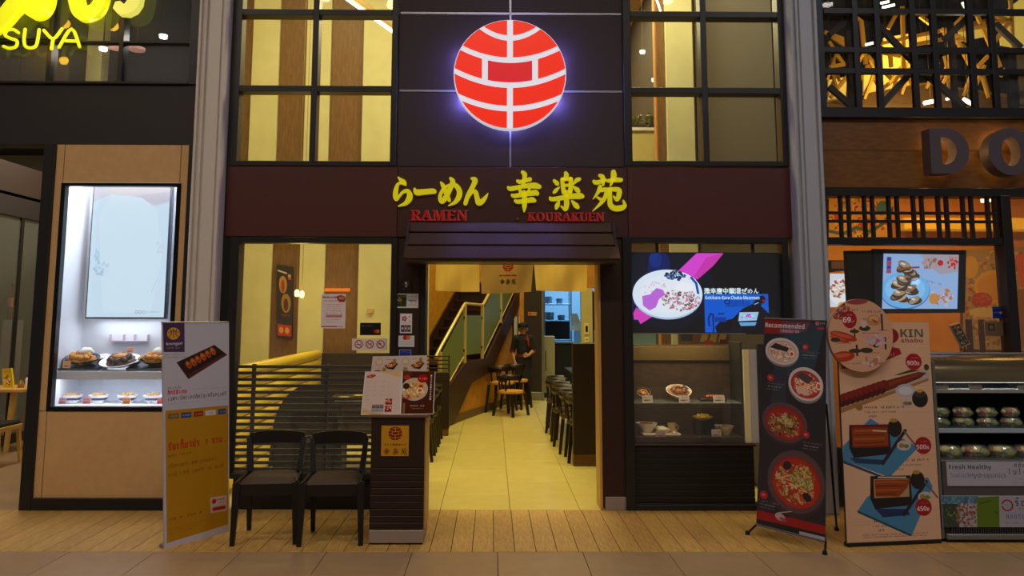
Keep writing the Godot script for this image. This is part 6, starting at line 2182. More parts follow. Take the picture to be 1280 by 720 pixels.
func build_window_prints():
	var zg = -0.033
	var cv = Cv.new(self, 30, 43, 10, C(0.94, 0.89, 0.90))
	cv.scrawl(1.5, 5.4, 17, 2.8, C(0.35, 0.32, 0.55), 2)
	cv.text("Recommend", 1.5, 5.4, 2.4, C(0.45, 0.25, 0.40), 17.0)
	cv.ell(24.5, 5.5, 5.6, 4.0, C(0.70, 0.10, 0.14), 0.25)
	cv.ell(24.8, 5.4, 3.8, 2.3, C(0.78, 0.60, 0.42), 0.1)
	cv.rect(21.5, 7, 7.5, 3.0, C(0.66, 0.08, 0.12))
	for k in 4:
		cv.scrawl(2.5, 9.3 + 0.0 * k, 18, 1.2, C(0.8, 0.45, 0.45), 3 + k)
	for k in 9:
		cv.scrawl(2.5 + (k % 3), 14 + 2.7 * k, 24 - 2 * (k % 3), 1.5, [C(0.80, 0.48, 0.50), C(0.62, 0.60, 0.60), C(0.66, 0.64, 0.62)][k % 3], 13 + k)
	cv.rect(6, 26, 20, 3.2, C(0.78, 0.52, 0.54))
	cv.rect(0.6, 40, 20, 1.3, C(0.62, 0.10, 0.12))
	cv.rect(21.6, 40.2, 6, 1.0, C(0.8, 0.5, 0.5))
	sticker("paper_notice", "white paper notice with a red picture corner taped to the lower window glass", "notice", [401.5, 367.5, 431.8, 410.5], zg, cv)
	cv = Cv.new(self, 26, 15, 10, C(0.07, 0.07, 0.08))
	cv.scrawl(1.5, 4.6, 13, 1.4, C(0.55, 0.55, 0.55), 4)
	cv.scrawl(2.0, 7.2, 8, 0.9, C(0.25, 0.25, 0.26), 5)
	cv.ell(19.6, 10.2, 2.3, 2.3, C(0.78, 0.10, 0.06))
	cv.ell(22.2, 10.2, 2.3, 2.3, C(0.85, 0.50, 0.08))
	cv.ell(20.9, 10.2, 0.9, 1.7, C(0.82, 0.30, 0.06))
	sticker("card_sticker", "black card sticker with red and orange discs on the lower window glass", "sticker", [450, 403.5, 476, 419], zg, cv)
	cv = Cv.new(self, 44, 15, 10, C(0.92, 0.86, 0.84))
	for k in 3:
		var c = W2(8.5 + 13.6 * k, 7.4)
		cv.ell(c.x, c.y, 5.2, 5.2, C(0.62, 0.12, 0.20))
		cv.ell(c.x, c.y, 4.0, 4.0, C(0.94, 0.88, 0.86))
		match k:
			0:
				cv.line([c + W2(-2.6, 0.4), c + W2(2.4, 0.4)], 0.9, C(0.2, 0.15, 0.15))
				cv.line([c + W2(1.6, -1.0), c + W2(2.4, -2.0)], 0.5, C(0.3, 0.25, 0.25))
			1:
				cv.line([c + W2(-2, 2), c + W2(-2, -2), c + W2(0, 0.4), c + W2(2, -2), c + W2(2, 2)], 0.7, C(0.25, 0.15, 0.15))
			2:
				cv.ell(c.x - 0.8, c.y - 0.6, 1.6, 1.2, C(0.25, 0.18, 0.15))
				cv.line([c + W2(-0.6, 0), c + W2(2.2, 2)], 0.9, C(0.25, 0.18, 0.15))
		cv.line([c + W2(-3.2, -3.2), c + W2(3.2, 3.2)], 0.8, C(0.62, 0.12, 0.20))
	sticker("prohibition_sticker", "white strip with three red prohibition circles on the lower window glass", "sticker", [440, 423, 484, 438], zg, cv)
	var zp = 0.004
	cv = Cv.new(self, 15, 14, 12, C(0.10, 0.08, 0.08))
	cv.ell(7.5, 5.5, 6.0, 4.6, C(0.12, 0.16, 0.18))
	cv.blobs(7.5, 4, 5.0, 3.4, 14, 0.8, [C(0.25, 0.42, 0.30), C(0.25, 0.32, 0.5), C(0.55, 0.40, 0.15)], 4)
	cv.ell(7.3, 3.4, 1.4, 1.6, C(0.82, 0.84, 0.82))
	cv.ell(9.3, 5.2, 1.2, 1.0, C(0.60, 0.42, 0.12))
	cv.ell(7.6, 7.6, 1.0, 1.4, C(0.75, 0.80, 0.85))
	cv.scrawl(2.5, 12.2, 10, 1.6, C(0.45, 0.48, 0.5), 6)
	sticker("crest_sticker", "small dark crest sticker, topmost on the brown pier beside the doorway", "sticker", [500, 350.5, 515, 364], zp, cv)
	cv = Cv.new(self, 33, 18, 12, C(0.84, 0.85, 0.86))
	cv.rect(1.3, 1.3, 16.8, 15.0, C(0.15, 0.24, 0.15))
	cv.scrawl(2.0, 4.6, 15, 2.2, C(0.62, 0.55, 0.30), 4)
	cv.blobs(9.5, 8, 3.0, 3.0, 12, 1.1, [C(0.70, 0.52, 0.14), C(0.62, 0.62, 0.58)], 5)
	cv.scrawl(3, 13.5, 10, 1.6, C(0.35, 0.30, 0.16), 7)
	cv.scrawl(20, 4.6, 11, 1.6, C(0.5, 0.5, 0.5), 8)
	cv.rect(20.5, 8.3, 10, 1.0, C(0.12, 0.12, 0.14))
	cv.scrawl(21, 12, 9, 2.2, C(0.20, 0.22, 0.38), 9)
	cv.scrawl(20.5, 15, 10, 1.8, C(0.72, 0.42, 0.20), 10)
	sticker("review_sticker", "wide green and white sticker on the brown pier under the crest sticker", "sticker", [490, 367, 523, 385], zp, cv)
	cv = Cv.new(self, 15, 24, 12, C(0.93, 0.91, 0.94))
	for k in 5:
		var a = TAU * k / 5
		cv.ell(5.4 + cos(a) * 2.2, 6.2 + sin(a) * 2.2, 1.5, 1.1, C(0.75, 0.12, 0.30), a)
	cv.ell(11.8, 3.6, 0.9, 0.9, C(0.85, 0.5, 0.6))
	cv.ell(12.2, 9.2, 0.9, 0.9, C(0.85, 0.5, 0.6))
	cv.scrawl(2, 12.4, 10, 1.3, C(0.5, 0.5, 0.55), 3)
	cv.rect(1.2, 14, 4.0, 8.4, C(0.12, 0.20, 0.46))
	cv.rect(5.4, 14, 3.8, 8.4, C(0.66, 0.10, 0.12))
	cv.rect(9.4, 14, 4.0, 8.4, C(0.12, 0.36, 0.22))
	for k in 3:
		cv.ell(3.2 + 4.1 * k, 18.2, 1.3, 1.7, C(0.75, 0.78, 0.82))
	sticker("blossom_sticker", "white sticker with a pink blossom and three colour bars on the brown pier", "sticker", [500, 392, 515, 416.5], zp, cv)
	cv = Cv.new(self, 20, 14, 12, C(0.84, 0.86, 0.90))
	cv.ell(8.4, 2.6, 2.9, 2.9, C(0.80, 0.10, 0.08))
	cv.ell(12.2, 2.6, 2.9, 2.9, C(0.88, 0.52, 0.12))
	cv.ell(10.3, 2.6, 1.1, 2.2, C(0.85, 0.32, 0.08))
	for k in 2:
		cv.scrawl(3, 8.6 + 2.8 * k, 14, 1.5, C(0.55, 0.56, 0.58), 12 + k)
	sticker("payment_sticker", "pale sticker with two overlapping red and orange discs on the brown pier", "sticker", [498, 419.5, 518, 433.5], zp, cv)
	cv = Cv.new(self, 15, 10, 12, C(0.60, 0.66, 0.78))
	cv.rect(0.7, 0.7, 13.6, 9, C(0.07, 0.18, 0.60))
	cv.line([W2(1.5, 3.2), W2(7, 2.4), W2(13.4, 3.4)], 0.6, C(0.35, 0.45, 0.8))
	cv.ell(11, 8, 1.4, 1.2, C(0.8, 0.35, 0.35))
	cv.ell(13, 8.4, 1.3, 1.0, C(0.85, 0.55, 0.5))
	sticker("payment_sticker", "blue sticker with a small pink mark, lowest on the brown pier above the menus", "sticker", [499, 437, 514, 447.5], zp, cv)

# ------------------------------------------------------------------ bowls and trays
func crockery(called, label, category, at: Vector3, r, h, m, group = "", food = null, seed_k = 1, squash = 1.0) -> Node3D:
	var t = thing(called, label, category, at, 0.0, group)
	var mb = nm()
	mb.lathe([W2(0, 0.0), W2(r * 0.45, 0), W2(r * 0.47, h * 0.10), W2(r * 0.75, h * 0.42), W2(r * 0.93, h * 0.8), W2(r, h), W2(r * 0.95, h), W2(r * 0.86, h * 0.78), W2(r * 0.6, h * 0.4), W2(0, h * 0.3)], Transform3D(), 26, 1.0, squash)
	local("bowl", mb, m, t)
	if food != null:
		mb = nm()
		mb.lump(W3(0, h * 0.72, 0), W3(r * 0.80, h * food[1], r * 0.80 * squash), seed_k, 0.5, 14, 8)
		for i in 9:
			var a = TAU * i / 9.0
			mb.lump(W3(cos(a) * r * 0.45, h * (0.80 + food[1] * 0.55), sin(a) * r * 0.45 * squash), Vector3.ONE * r * 0.2, seed_k + i, 0.6, 8, 5)
		local("food", mb, food[0], t)
	return t

func price_card(label, px, z, face: Color, sd, group = "price cards in the food displays"):
	var q = pr(px[0], px[1], px[2], px[3], z)
	var t = thing("price_card", label, "price card", W3((q[0] + q[2]) * 0.5, q[3], z), 0, group)
	var lean = W3(0, 0, -(q[1] - q[3]) * 0.25)
	var c = [W3(q[0], q[1], z) + lean, W3(q[2], q[1], z) + lean, W3(q[2], q[3], z), W3(q[0], q[3], z)]
	var cv = Cv.new(self, 10, 8, 6, face)
	cv.rect(1, 4.6, 8, 2.4, face.darkened(0.25))
	cv.scrawl(1.5, 3.6, 6.5, 1.8, face.darkened(0.5), sd)
	cv.rect(2, 5.2, 4, 1.2, C(0.55, 0.15, 0.1))
	obj("card", board("", c[0], c[1], c[2], c[3], 0.004, null), M("white"), t)
	sheet("print", c[0], c[1], c[2], c[3], M("price_%d_%d" % [sd, int(px[0])], C(1, 1, 1), 0.5, 0.0, {"tex": cv.done()}), t, 0.001)
	var mb = nm()
	mb.bar(c[0].lerp(c[1], 0.5) * 0.7 + c[2].lerp(c[3], 0.5) * 0.3 - W3(0, 0, 0.006), W3((q[0] + q[2]) * 0.5, q[3], z - (q[1] - q[3]) * 0.6), 0.02, 0.003)
	obj("prop", mb, M("white"), t)

func food_mat(key, a: Color, b: Color, f = 0.06):
	return M("food_" + key, C(1, 1, 1), 0.55, 0.0, {"tex": noise_tex("food_" + key, key.hash() % 1000, f, a, b, 128, 3), "tri": W3(7, 7, 7)})

# ------------------------------------------------------------------ the food showcase under the menu screen
func build_showcase():
	var z = -0.02
	var zb = -0.42
	var x0 = P(786, 500, -0.1).x
	var x1 = P(926, 500, -0.1).x
	var ys = P(860, 556, z).y           # ledge
	var t = thing("showcase", "dark wooden food showcase with a glass shelf under the menu screen", "cabinet", W3((x0 + x1) * 0.5, 0, -0.2))
	var bk = M("showcase_back", C(0.33, 0.25, 0.17), 0.55, 0.0, {"tex": texs["grainy"], "tri": W3(1, 3, 1), "world": true})
	var low = M("showcase_low", C(0.075, 0.07, 0.07), 0.5)
	boxo("back", W3(x0, ys - 0.1, zb - 0.03), W3(x1 + 0.03, P(860, 431, zb).y, zb), bk, t, 0.003)
	boxo("back_rail", W3(x0, P(860, 450.5, zb).y, zb), W3(x1 + 0.0, P(860, 433, zb).y, zb + 0.02), M("showcase_rail", C(0.40, 0.33, 0.20), 0.5), t, 0.003)
	var yd = P(860, 546, -0.06).y
	boxo("deck", W3(x0, yd - 0.05, zb), W3(x1, yd, -0.06), M("deck_wood", C(0.21, 0.12, 0.08), 0.4, 0.0, {"tex": texs["grainy"], "tri": W3(3, 1, 1), "world": true}), t, 0.003)
	boxo("front_rail", W3(x0, ys + 0.01, -0.09), W3(x1, yd - 0.052, -0.06), M("deck_wood"), t, 0.003)
	boxo("ledge", W3(x0 - 0.01, ys - 0.012, -0.45), W3(P(945, 556, 0).x, ys + 0.006, 0.0), M("deck_wood"), t, 0.003)
	var y = 0.055
	while y < ys - 0.03:
		var ye = minf(y + 0.054, ys - 0.014)
		boxo("plank", W3(x0, y + 0.0015, -0.06), W3(P(944, 600, 0).x, ye - 0.0015, -0.012), low, t, 0.003)
		y = ye
	boxo("plinth", W3(x0, 0, -0.06), W3(P(985, 630, 0).x, 0.053, -0.004), low, t, 0.002)
	boxo("lower_body", W3(x0, 0.0, zb), W3(P(944, 600, 0).x, ys - 0.014, -0.062), low, t, 0.0)
	var xq = x1 + 0.005
	boxo("corner_post", W3(x1 + 0.001, ys, zb), W3(x1 + 0.018, P(930, 428, z).y, -0.08), M("black_frame"), t, 0.003)
	boxo("corner_post", W3(x0 - 0.03, ys, zb), W3(x0, P(790, 428, z).y, -0.02), M("black_frame"), t, 0.003)
	var yg = P(850, 503, -0.1).y
	var gl = nm()
	gl.span(W3(x0 + 0.002, yg - 0.008, zb + 0.02), W3(x1, yg, -0.08), 0.001)
	obj("shelf", gl, M("shelf_glass", C(0.75, 0.85, 0.8), 0.05, 0.0, {"alpha": 0.18}), t)
	var wp = pr(926, 437, 947, 560, -0.06)
	t = thing("screen_board", "tall white panel standing beside the dark food showcase", "panel", W3(wp[0] + 0.07, wp[3], -0.2))
	var mb = nm()
	var xa = x1 + 0.02
	boxo("leaf", W3(xa, ys + 0.008, -0.40), W3(xa + 0.02, wp[1], -0.08), M("panel_cream", C(0.92, 0.84, 0.62), 0.6), t, 0.003)
	boxo("front_face", W3(xa, ys + 0.008, -0.08), W3(P(938.4, 500, -0.06).x, wp[1], -0.06), M("panel_cream"), t, 0.004)
	boxo("front_face", W3(P(938.6, 500, -0.06).x, ys + 0.008, -0.08), W3(P(947.5, 500, -0.06).x, wp[1], -0.055), M("panel_white", C(0.74, 0.70, 0.68), 0.55), t, 0.004)
	boxo("blind_panel", W3(P(949, 500, -0.1).x, 0.06, -0.14), W3(P(988, 500, -0.1).x, P(960, 430, -0.1).y, -0.09), M("black"), get_node("wall_front"), 0.002)
	var lm = nm()
	var ly = P(860, 408, -0.16).y
	lm.span(W3(x0 + 0.05, ly, -0.24), W3(x1 - 0.05, ly + 0.015, -0.20), 0.002)
	tag(obj("showcase_lamp", lm, M("lamp_warm")), "slim warm lamp strip over the food showcase behind the screen's lower edge", "light")
	area(W3((x0 + x1) * 0.5, ly - 0.008, -0.22), W2(0.8, 0.04), 0.30, C(1.0, 0.88, 0.6))
	var wood_bowl = M("wood_bowl", C(0.30, 0.19, 0.11), 0.45)
	var china = M("china", C(0.88, 0.85, 0.80), 0.2, 0.0, {"coat": 0.6})
	var ch_y = M("china_warm", C(0.83, 0.74, 0.50), 0.25, 0.0, {"coat": 0.5})
	var noodle = food_mat("noodle", C(0.55, 0.32, 0.12), C(0.85, 0.65, 0.35))
	var stew = food_mat("stew", C(0.35, 0.14, 0.06), C(0.66, 0.42, 0.18))
	var egg = food_mat("egg", C(0.80, 0.62, 0.05), C(0.97, 0.85, 0.20))
	var green = food_mat("green", C(0.20, 0.22, 0.10), C(0.55, 0.50, 0.30))
	var p = P(804, 499, -0.26); p.y = yg
	var o = crockery("food_bowl", "brown tilted bowl of food on the glass shelf of the showcase", "bowl", p, 0.062, 0.05, wood_bowl, "", [noodle, 0.35], 3)
	o.rotation.x = deg_to_rad(38); o.position.y += 0.036
	p = P(848, 497, -0.27); p.y = yg
	o = crockery("food_bowl", "wide white bowl of noodles and dark seaweed tilted on the glass shelf", "bowl", p, 0.115, 0.055, china, "", [stew, 0.3], 5)
	o.rotation.x = deg_to_rad(24); o.position.y += 0.042
	mb = nm()
	mb.box(W3(0.05, 0.062, -0.02), W3(0.06, 0.004, 0.07), 0.001, Basis(Vector3.UP, 0.5) * Basis(Vector3.BACK, 0.3))
	local("seaweed", mb, M("seaweed", C(0.08, 0.08, 0.07), 0.6), o)
	p = P(890, 497, -0.25); p.y = yg
	var tr = thing("food_tray", "dark flat dish of browned food on the glass shelf of the showcase", "dish", p)
	mb = nm()
	mb.box(W3(0, 0.012, 0), W3(0.24, 0.022, 0.11), 0.006)
	local("dish", mb, M("black_wood"), tr)
	mb = nm()
	for i in 6:
		mb.lump(W3(-0.04 + 0.026 * i, 0.034, 0.0), W3(0.022, 0.02, 0.035), 40 + i, 0.4, 10, 6)
	local("food", mb, food_mat("brown", C(0.42, 0.16, 0.05), C(0.75, 0.40, 0.14)), tr)
	for k in 3:
		price_card(["white price card before the brown tilted bowl", "white price card before the wide white bowl", "white price card before the dark flat dish"][k], [[803, 494.5, 816, 503], [849, 494.5, 862, 503], [892, 494.5, 906, 503]][k], -0.12, C(0.86, 0.80, 0.70), 90 + k)
	p = P(825, 543, -0.19); p.y = yd
	var tray = thing("serving_tray", "cream serving tray with a set meal on the showcase deck", "tray", p)
	mb = nm()
	mb.box(W3(0, 0.007, 0), W3(0.335, 0.014, 0.20), 0.006)
	for s in [[0, 0.096, 0.335, 0.012], [0, -0.096, 0.335, 0.012]]:
		mb.box(W3(s[0], 0.014, s[1]), W3(s[2], 0.016, s[3]), 0.005)
	for s in [-1, 1]:
		mb.box(W3(s * 0.162, 0.014, 0), W3(0.012, 0.016, 0.20), 0.005)
	local("body", mb, M("tray_cream", C(0.90, 0.82, 0.62), 0.35), tray)
	p.y += 0.0145
	crockery("noodle_bowl", "deep white bowl of noodles on the cream serving tray", "bowl", p + W3(-0.115, 0, -0.03), 0.098, 0.085, china, "", [stew, 0.12], 11)
	crockery("rice_dish", "pale oval dish at the back of the cream serving tray", "dish", p + W3(0.02, 0, -0.055), 0.06, 0.04, china, "", [food_mat("rice", C(0.85, 0.78, 0.6), C(0.97, 0.94, 0.85)), 0.35], 13)
	crockery("side_dish", "pale square-looking dish at the front of the cream serving tray", "dish", p + W3(0.025, 0, 0.035), 0.065, 0.04, china, "", [food_mat("rice", Color.WHITE, Color.WHITE), 0.25], 17, 0.75)
	var cup = thing("tea_cup", "tan cup with a handle on the cream serving tray", "cup", p + W3(0.118, 0, -0.045))
	mb = nm()
	mb.lathe([W2(0, 0), W2(0.03, 0), W2(0.034, 0.01), W2(0.04, 0.08), W2(0.036, 0.08), W2(0.03, 0.012), W2(0, 0.01)], Transform3D(), 20)
	local("body", mb, M("cup_tan", C(0.80, 0.66, 0.40), 0.3, 0.0, {"coat": 0.5}), cup)
	mb = nm()
	var hpts = []
	for i in 9:
		var an = lerpf(-1.4, 1.4, i / 8.0)
		hpts.append(W3(0.036 + cos(an) * 0.02, 0.045 + sin(an) * 0.022, 0))
	mb.tube(hpts, 0.005, 7)
	local("handle", mb, M("cup_tan"), cup)
	var sp = thing("soup_spoon", "shiny white spoon lying on the cream serving tray", "spoon", p + W3(0.12, 0, 0.05))
	mb = nm()
	mb.lathe([W2(0, 0), W2(0.014, 0.002), W2(0.022, 0.014), W2(0.019, 0.014), W2(0.012, 0.006), W2(0, 0.004)], Transform3D(), 14, 1.0, 1.4)
	mb.tube([W3(0, 0.012, -0.03), W3(0.02, 0.018, -0.06), W3(0.035, 0.018, -0.075)], [0.007, 0.005, 0.004], 6)
	local("body", mb, M("white_gloss"), sp)
	price_card("pale price card leaning on the cream serving tray", [820, 539, 832, 547], -0.075, C(0.62, 0.52, 0.44), 95)
	p = P(879, 541, -0.26); p.y = yd
	var stand = thing("display_stand", "square black stand carrying a bowl of yellow egg in the showcase", "stand", p)
	mb = nm()
	mb.taper(W3(0, 0, 0), W3(0, 0.115, 0), W2(0.075, 0.06), W2(0.085, 0.07))
	local("block", mb, M("black"), stand)
	crockery("egg_bowl", "yellow bowl of egg on the square black stand in the showcase", "bowl", p + W3(0.0, 0.116, 0), 0.092, 0.035, ch_y, "", [egg, 0.55], 19)
	p = P(898, 533, -0.30); p.y = yd
	crockery("sauce_dish", "small pale sauce dish behind the cream bowl in the showcase", "dish", p, 0.045, 0.07, china)
	p = P(908, 541, -0.22); p.y = yd
	crockery("soup_bowl", "cream bowl of brown soup at the end of the showcase deck", "bowl", p, 0.068, 0.075, ch_y, "", [food_mat("soup", C(0.35, 0.18, 0.08), C(0.48, 0.28, 0.12)), 0.06], 23)
	price_card("pale price card with a top clip before the cream soup bowl", [890, 537, 902, 547], -0.09, C(0.66, 0.60, 0.52), 97)
	var zp = -2.9
	var cv = Cv.new(self, 31, 12, 5, C(0.28, 0.42, 0.46))
	cv.rect(18.5, 0, 4, 12, C(0.45, 0.42, 0.42)); cv.rect(19.5, 0, 2, 5, C(0.6, 0.35, 0.4))
	var hz = -0.85
	var q = pr(780, 410, 820, 431, hz)
	t = thing("blue_poster", "pale blue poster behind the gap under the menu screen", "poster", W3(q[0], q[3], hz))
	boxo("board", W3(q[0], q[3], hz - 0.02), W3(q[2], q[1], hz), M("poster_teal", C(0.55, 0.75, 0.80), 0.5), t, 0.002)
	boxo("stand_post", W3(q[0] + 0.1, 0, hz - 0.05), W3(q[0] + 0.13, q[1] - 0.02, hz - 0.021), M("black"), t, 0.002)
	cv = Cv.new(self, 62, 20, 5, C(0.52, 0.36, 0.10))
	cv.rect(3, 3, 14, 12, C(0.20, 0.20, 0.22))
	for k in 3:
		cv.poly([W2(26 + 11 * k, 16), W2(29 + 11 * k, 3), W2(37 + 11 * k, 4), W2(34 + 11 * k, 17)], C(0.86, 0.74, 0.32))
	cv.ell(36, 17, 7, 3, C(0.85, 0.22, 0.06))
	cv.rect(50, 13, 9, 6, C(0.5, 0.08, 0.06))
	q = pr(848, 412, 912, 431, hz)
	t = thing("gold_poster", "golden menu poster behind the gap under the menu screen", "poster", W3(q[0], q[3], hz))
	boxo("board", W3(q[0], q[3], hz - 0.02), W3(q[2], q[1], hz - 0.002), M("plinth_wood"), t, 0.002)
	sheet("print", W3(q[0], q[1], hz), W3(q[2], q[1], hz), W3(q[2], q[3], hz), W3(q[0], q[3], hz), M("gold_print", C(1, 1, 1), 0.5, 0.0, {"tex": cv.done()}), t, 0.0)
	for k in 2:
		boxo("stand_post", W3(q[0] + [0.05, 0.35][k], 0, hz - 0.05), W3(q[0] + [0.08, 0.38][k], q[3], hz - 0.02), M("black"), t, 0.002)

var cv_last: Texture2D

# ------------------------------------------------------------------ the wide menu screen in the window
func build_menu_screen():
	var z = -0.07
	var q = pr(786.5, 316.5, 984, 416, z)
	var W = 197.5
	var cv = Cv.new(self, W, 99.5, 5, C(0.055, 0.055, 0.075))
	var o = W2(786.5, 316.5)
	var v = func(x, y): return W2(x, y) - o
	cv.ell(v.call(832, 360).x, v.call(832, 360).y, 62, 52, C(0.065, 0.075, 0.14))
	cv.ell(v.call(824, 336).x, v.call(824, 336).y, 14, 22, C(0.05, 0.12, 0.36), 0.2)
	cv.ell(v.call(820, 325).x, v.call(820, 325).y, 8, 10, C(0.06, 0.18, 0.50))
	cv.ell(v.call(794, 384).x, v.call(794, 384).y, 10, 18, C(0.04, 0.10, 0.32))
	var pk = C(0.86, 0.28, 0.84)
	cv.poly([v.call(847, 340), v.call(872, 316.5), v.call(905, 316.5), v.call(893, 332), v.call(870, 350), v.call(852, 362)], pk)
	cv.poly([v.call(884, 322), v.call(906, 316.5), v.call(893, 332), v.call(872, 350), v.call(868, 346)], C(0.80, 0.22, 0.70))
	cv.poly([v.call(795, 385), v.call(815, 396), v.call(800, 405.5), v.call(797, 400), v.call(792, 400), v.call(791, 392)], C(0.84, 0.26, 0.74))
	cv.ell(47.8, 52.2, 43.8, 31.0, C(0.70, 0.80, 0.92))
	cv.ell(47.8, 50.8, 43.5, 30.0, C(0.88, 0.94, 1.0))
	cv.ell(49.0, 51.0, 36.0, 24.0, C(0.92, 0.95, 1.0))
	cv.blobs(64, 59, 24, 13, 190, 1.7, [C(0.75, 0.62, 0.68), C(0.88, 0.84, 0.88), C(0.55, 0.42, 0.46), C(0.80, 0.45, 0.48), C(0.30, 0.22, 0.26)], 4)
	cv.blobs(58, 28, 13, 6, 60, 2.0, [C(0.10, 0.22, 0.45), C(0.22, 0.42, 0.66), C(0.15, 0.16, 0.26), C(0.55, 0.66, 0.80)], 5)
	cv.blobs(30, 45, 16, 10, 30, 1.6, [C(0.84, 0.84, 0.92), C(0.95, 0.93, 0.98), C(0.88, 0.76, 0.80)], 6)
	cv.ell(69, 43, 11, 6, C(0.96, 0.97, 1.0))
	cv.line([W2(78, 31), W2(84, 38), W2(86, 50)], 3.0, C(0.10, 0.30, 0.70))
	cv.poly([W2(16, 54), W2(26, 52), W2(34, 44), W2(42, 46), W2(45, 52), W2(37, 58), W2(33, 68), W2(25, 72), W2(17, 66)], C(0.76, 0.42, 0.88))
	var bl = C(0.04, 0.36, 0.84)
	cv.rect(93.5, 51, 80, 48, bl)
	cv.rect(120, 62, 30, 5, C(0.04, 0.30, 0.72))
	cv.ell(122, 61, 4, 3, C(0.06, 0.14, 0.40)); cv.ell(122, 61, 2.4, 1.6, bl)
	cv.scrawl(127, 63.5, 22, 4.5, C(0.06, 0.16, 0.46), 3)
	cv.scrawl(118, 67, 14, 1.4, C(0.05, 0.12, 0.36), 5)
	cv.poly([W2(108, 99.5), W2(106, 92), W2(112, 86), W2(128, 82), W2(140, 70), W2(153, 64), W2(158, 58), W2(166, 57), W2(164, 66), W2(174, 76), W2(174, 99.5)], C(0.06, 0.06, 0.10))
	cv.line([W2(99, 91), W2(98, 82), W2(101, 76), W2(104, 77), W2(104, 99)], 2.2, C(0.05, 0.16, 0.46))
	cv.rect(110, 75, 8, 2, C(0.05, 0.18, 0.5)); cv.rect(106, 80, 14, 6, C(0.04, 0.22, 0.6))
	cv.ell(166, 58, 4, 5, C(0.16, 0.08, 0.08)); cv.ell(167.5, 59.5, 2, 1.8, C(0.6, 0.08, 0.08))
	cv.line([W2(156, 64), W2(161, 62)], 1.2, C(0.5, 0.75, 0.95))
	cv.poly([W2(137, 74), W2(161, 73.5), W2(158, 84), W2(135, 85)], C(0.62, 0.80, 0.94))
	cv.poly([W2(136, 86.5), W2(158, 86), W2(156, 90.5), W2(138, 91)], C(0.42, 0.66, 0.88))
	cv.blobs(147, 79, 9, 4, 22, 1.0, [C(0.35, 0.5, 0.66), C(0.82, 0.90, 0.96)], 8)
	cv.blobs(148, 78, 2.6, 3, 8, 1.2, [C(0.90, 0.22, 0.80)], 9)
	var tp = v.call(880, 360.2)
	pen_print(cv, "激辛唐中華混ぜめん", tp.x, tp.y, 7.4, C(0.88, 0.97, 1.0), 0.15, 1.04)
	tp = v.call(881, 374.4)
	cv.text("Gekikara-Kara-Chuka-Mazemen", tp.x, tp.y, 4.3, C(0.82, 0.95, 1.0), 68.0)
	cv.scrawl(26, 6, 12, 2.2, C(0.10, 0.28, 0.62), 31)
	cv_last = cv.done()
	var t = thing("menu_screen", "wide dark menu screen showing a white bowl and a pink band in the window", "screen", W3((q[0] + q[2]) * 0.5, q[3], z))
	boxo("casing", W3(q[0] - 0.01, q[3] - 0.012, z - 0.07), W3(q[2] + 0.01, q[1] + 0.008, z - 0.001), M("black"), t, 0.004)
	sheet("display", W3(q[0], q[1], z), W3(q[2], q[1], z), W3(q[2], q[3], z), W3(q[0], q[3], z), M("menu_display", C(0.03, 0.03, 0.03), 0.2, 0.0, {"emit": C(1, 1, 1), "energy": 0.92, "emap": cv_last}), t, 0.001)
	boxo("lower_edge", W3(q[0], q[3] - 0.012, z - 0.002), W3(P(932, 416, z).x, q[3] - 0.003, z + 0.006), M("edge_grey", C(0.6, 0.56, 0.56), 0.35, 0.3), t, 0.001)
	for x in [q[0] + 0.25, q[2] - 0.3]:
		boxo("bracket", W3(x, q[1], z - 0.06), W3(x + 0.03, q[1] + 0.12, z - 0.03), M("black"), t, 0.002)
	area(W3(P(832, 366, z).x, P(832, 366, z).y, z + 0.02), W2(0.6, 0.4), 0.035, C(0.8, 0.88, 1.0), 0.0, 180.0)

func rice_bowl(label, px, py, z, y, group = "", sd = 1):
	var p = P(px, py, z)
	p.y = y
	var t = crockery("rice_bowl", label, "bowl", p, 0.088, 0.075, M("bowl_white", C(0.90, 0.90, 0.92), 0.2, 0.0, {"coat": 0.6}), group, [food_mat("topping", C(0.62, 0.40, 0.18), C(0.90, 0.80, 0.62)), 0.42], sd)
	var mb = nm()
	mb.lathe([W2(0.034, -0.0005), W2(0.0385, 0.0), W2(0.040, 0.007), W2(0.0665, 0.0318), W2(0.078, 0.050), W2(0.079, 0.052)], Transform3D(), 24)
	local("blue_band", mb, M("glaze_blue", C(0.10, 0.20, 0.42), 0.2, 0.0, {"coat": 0.6}), t)

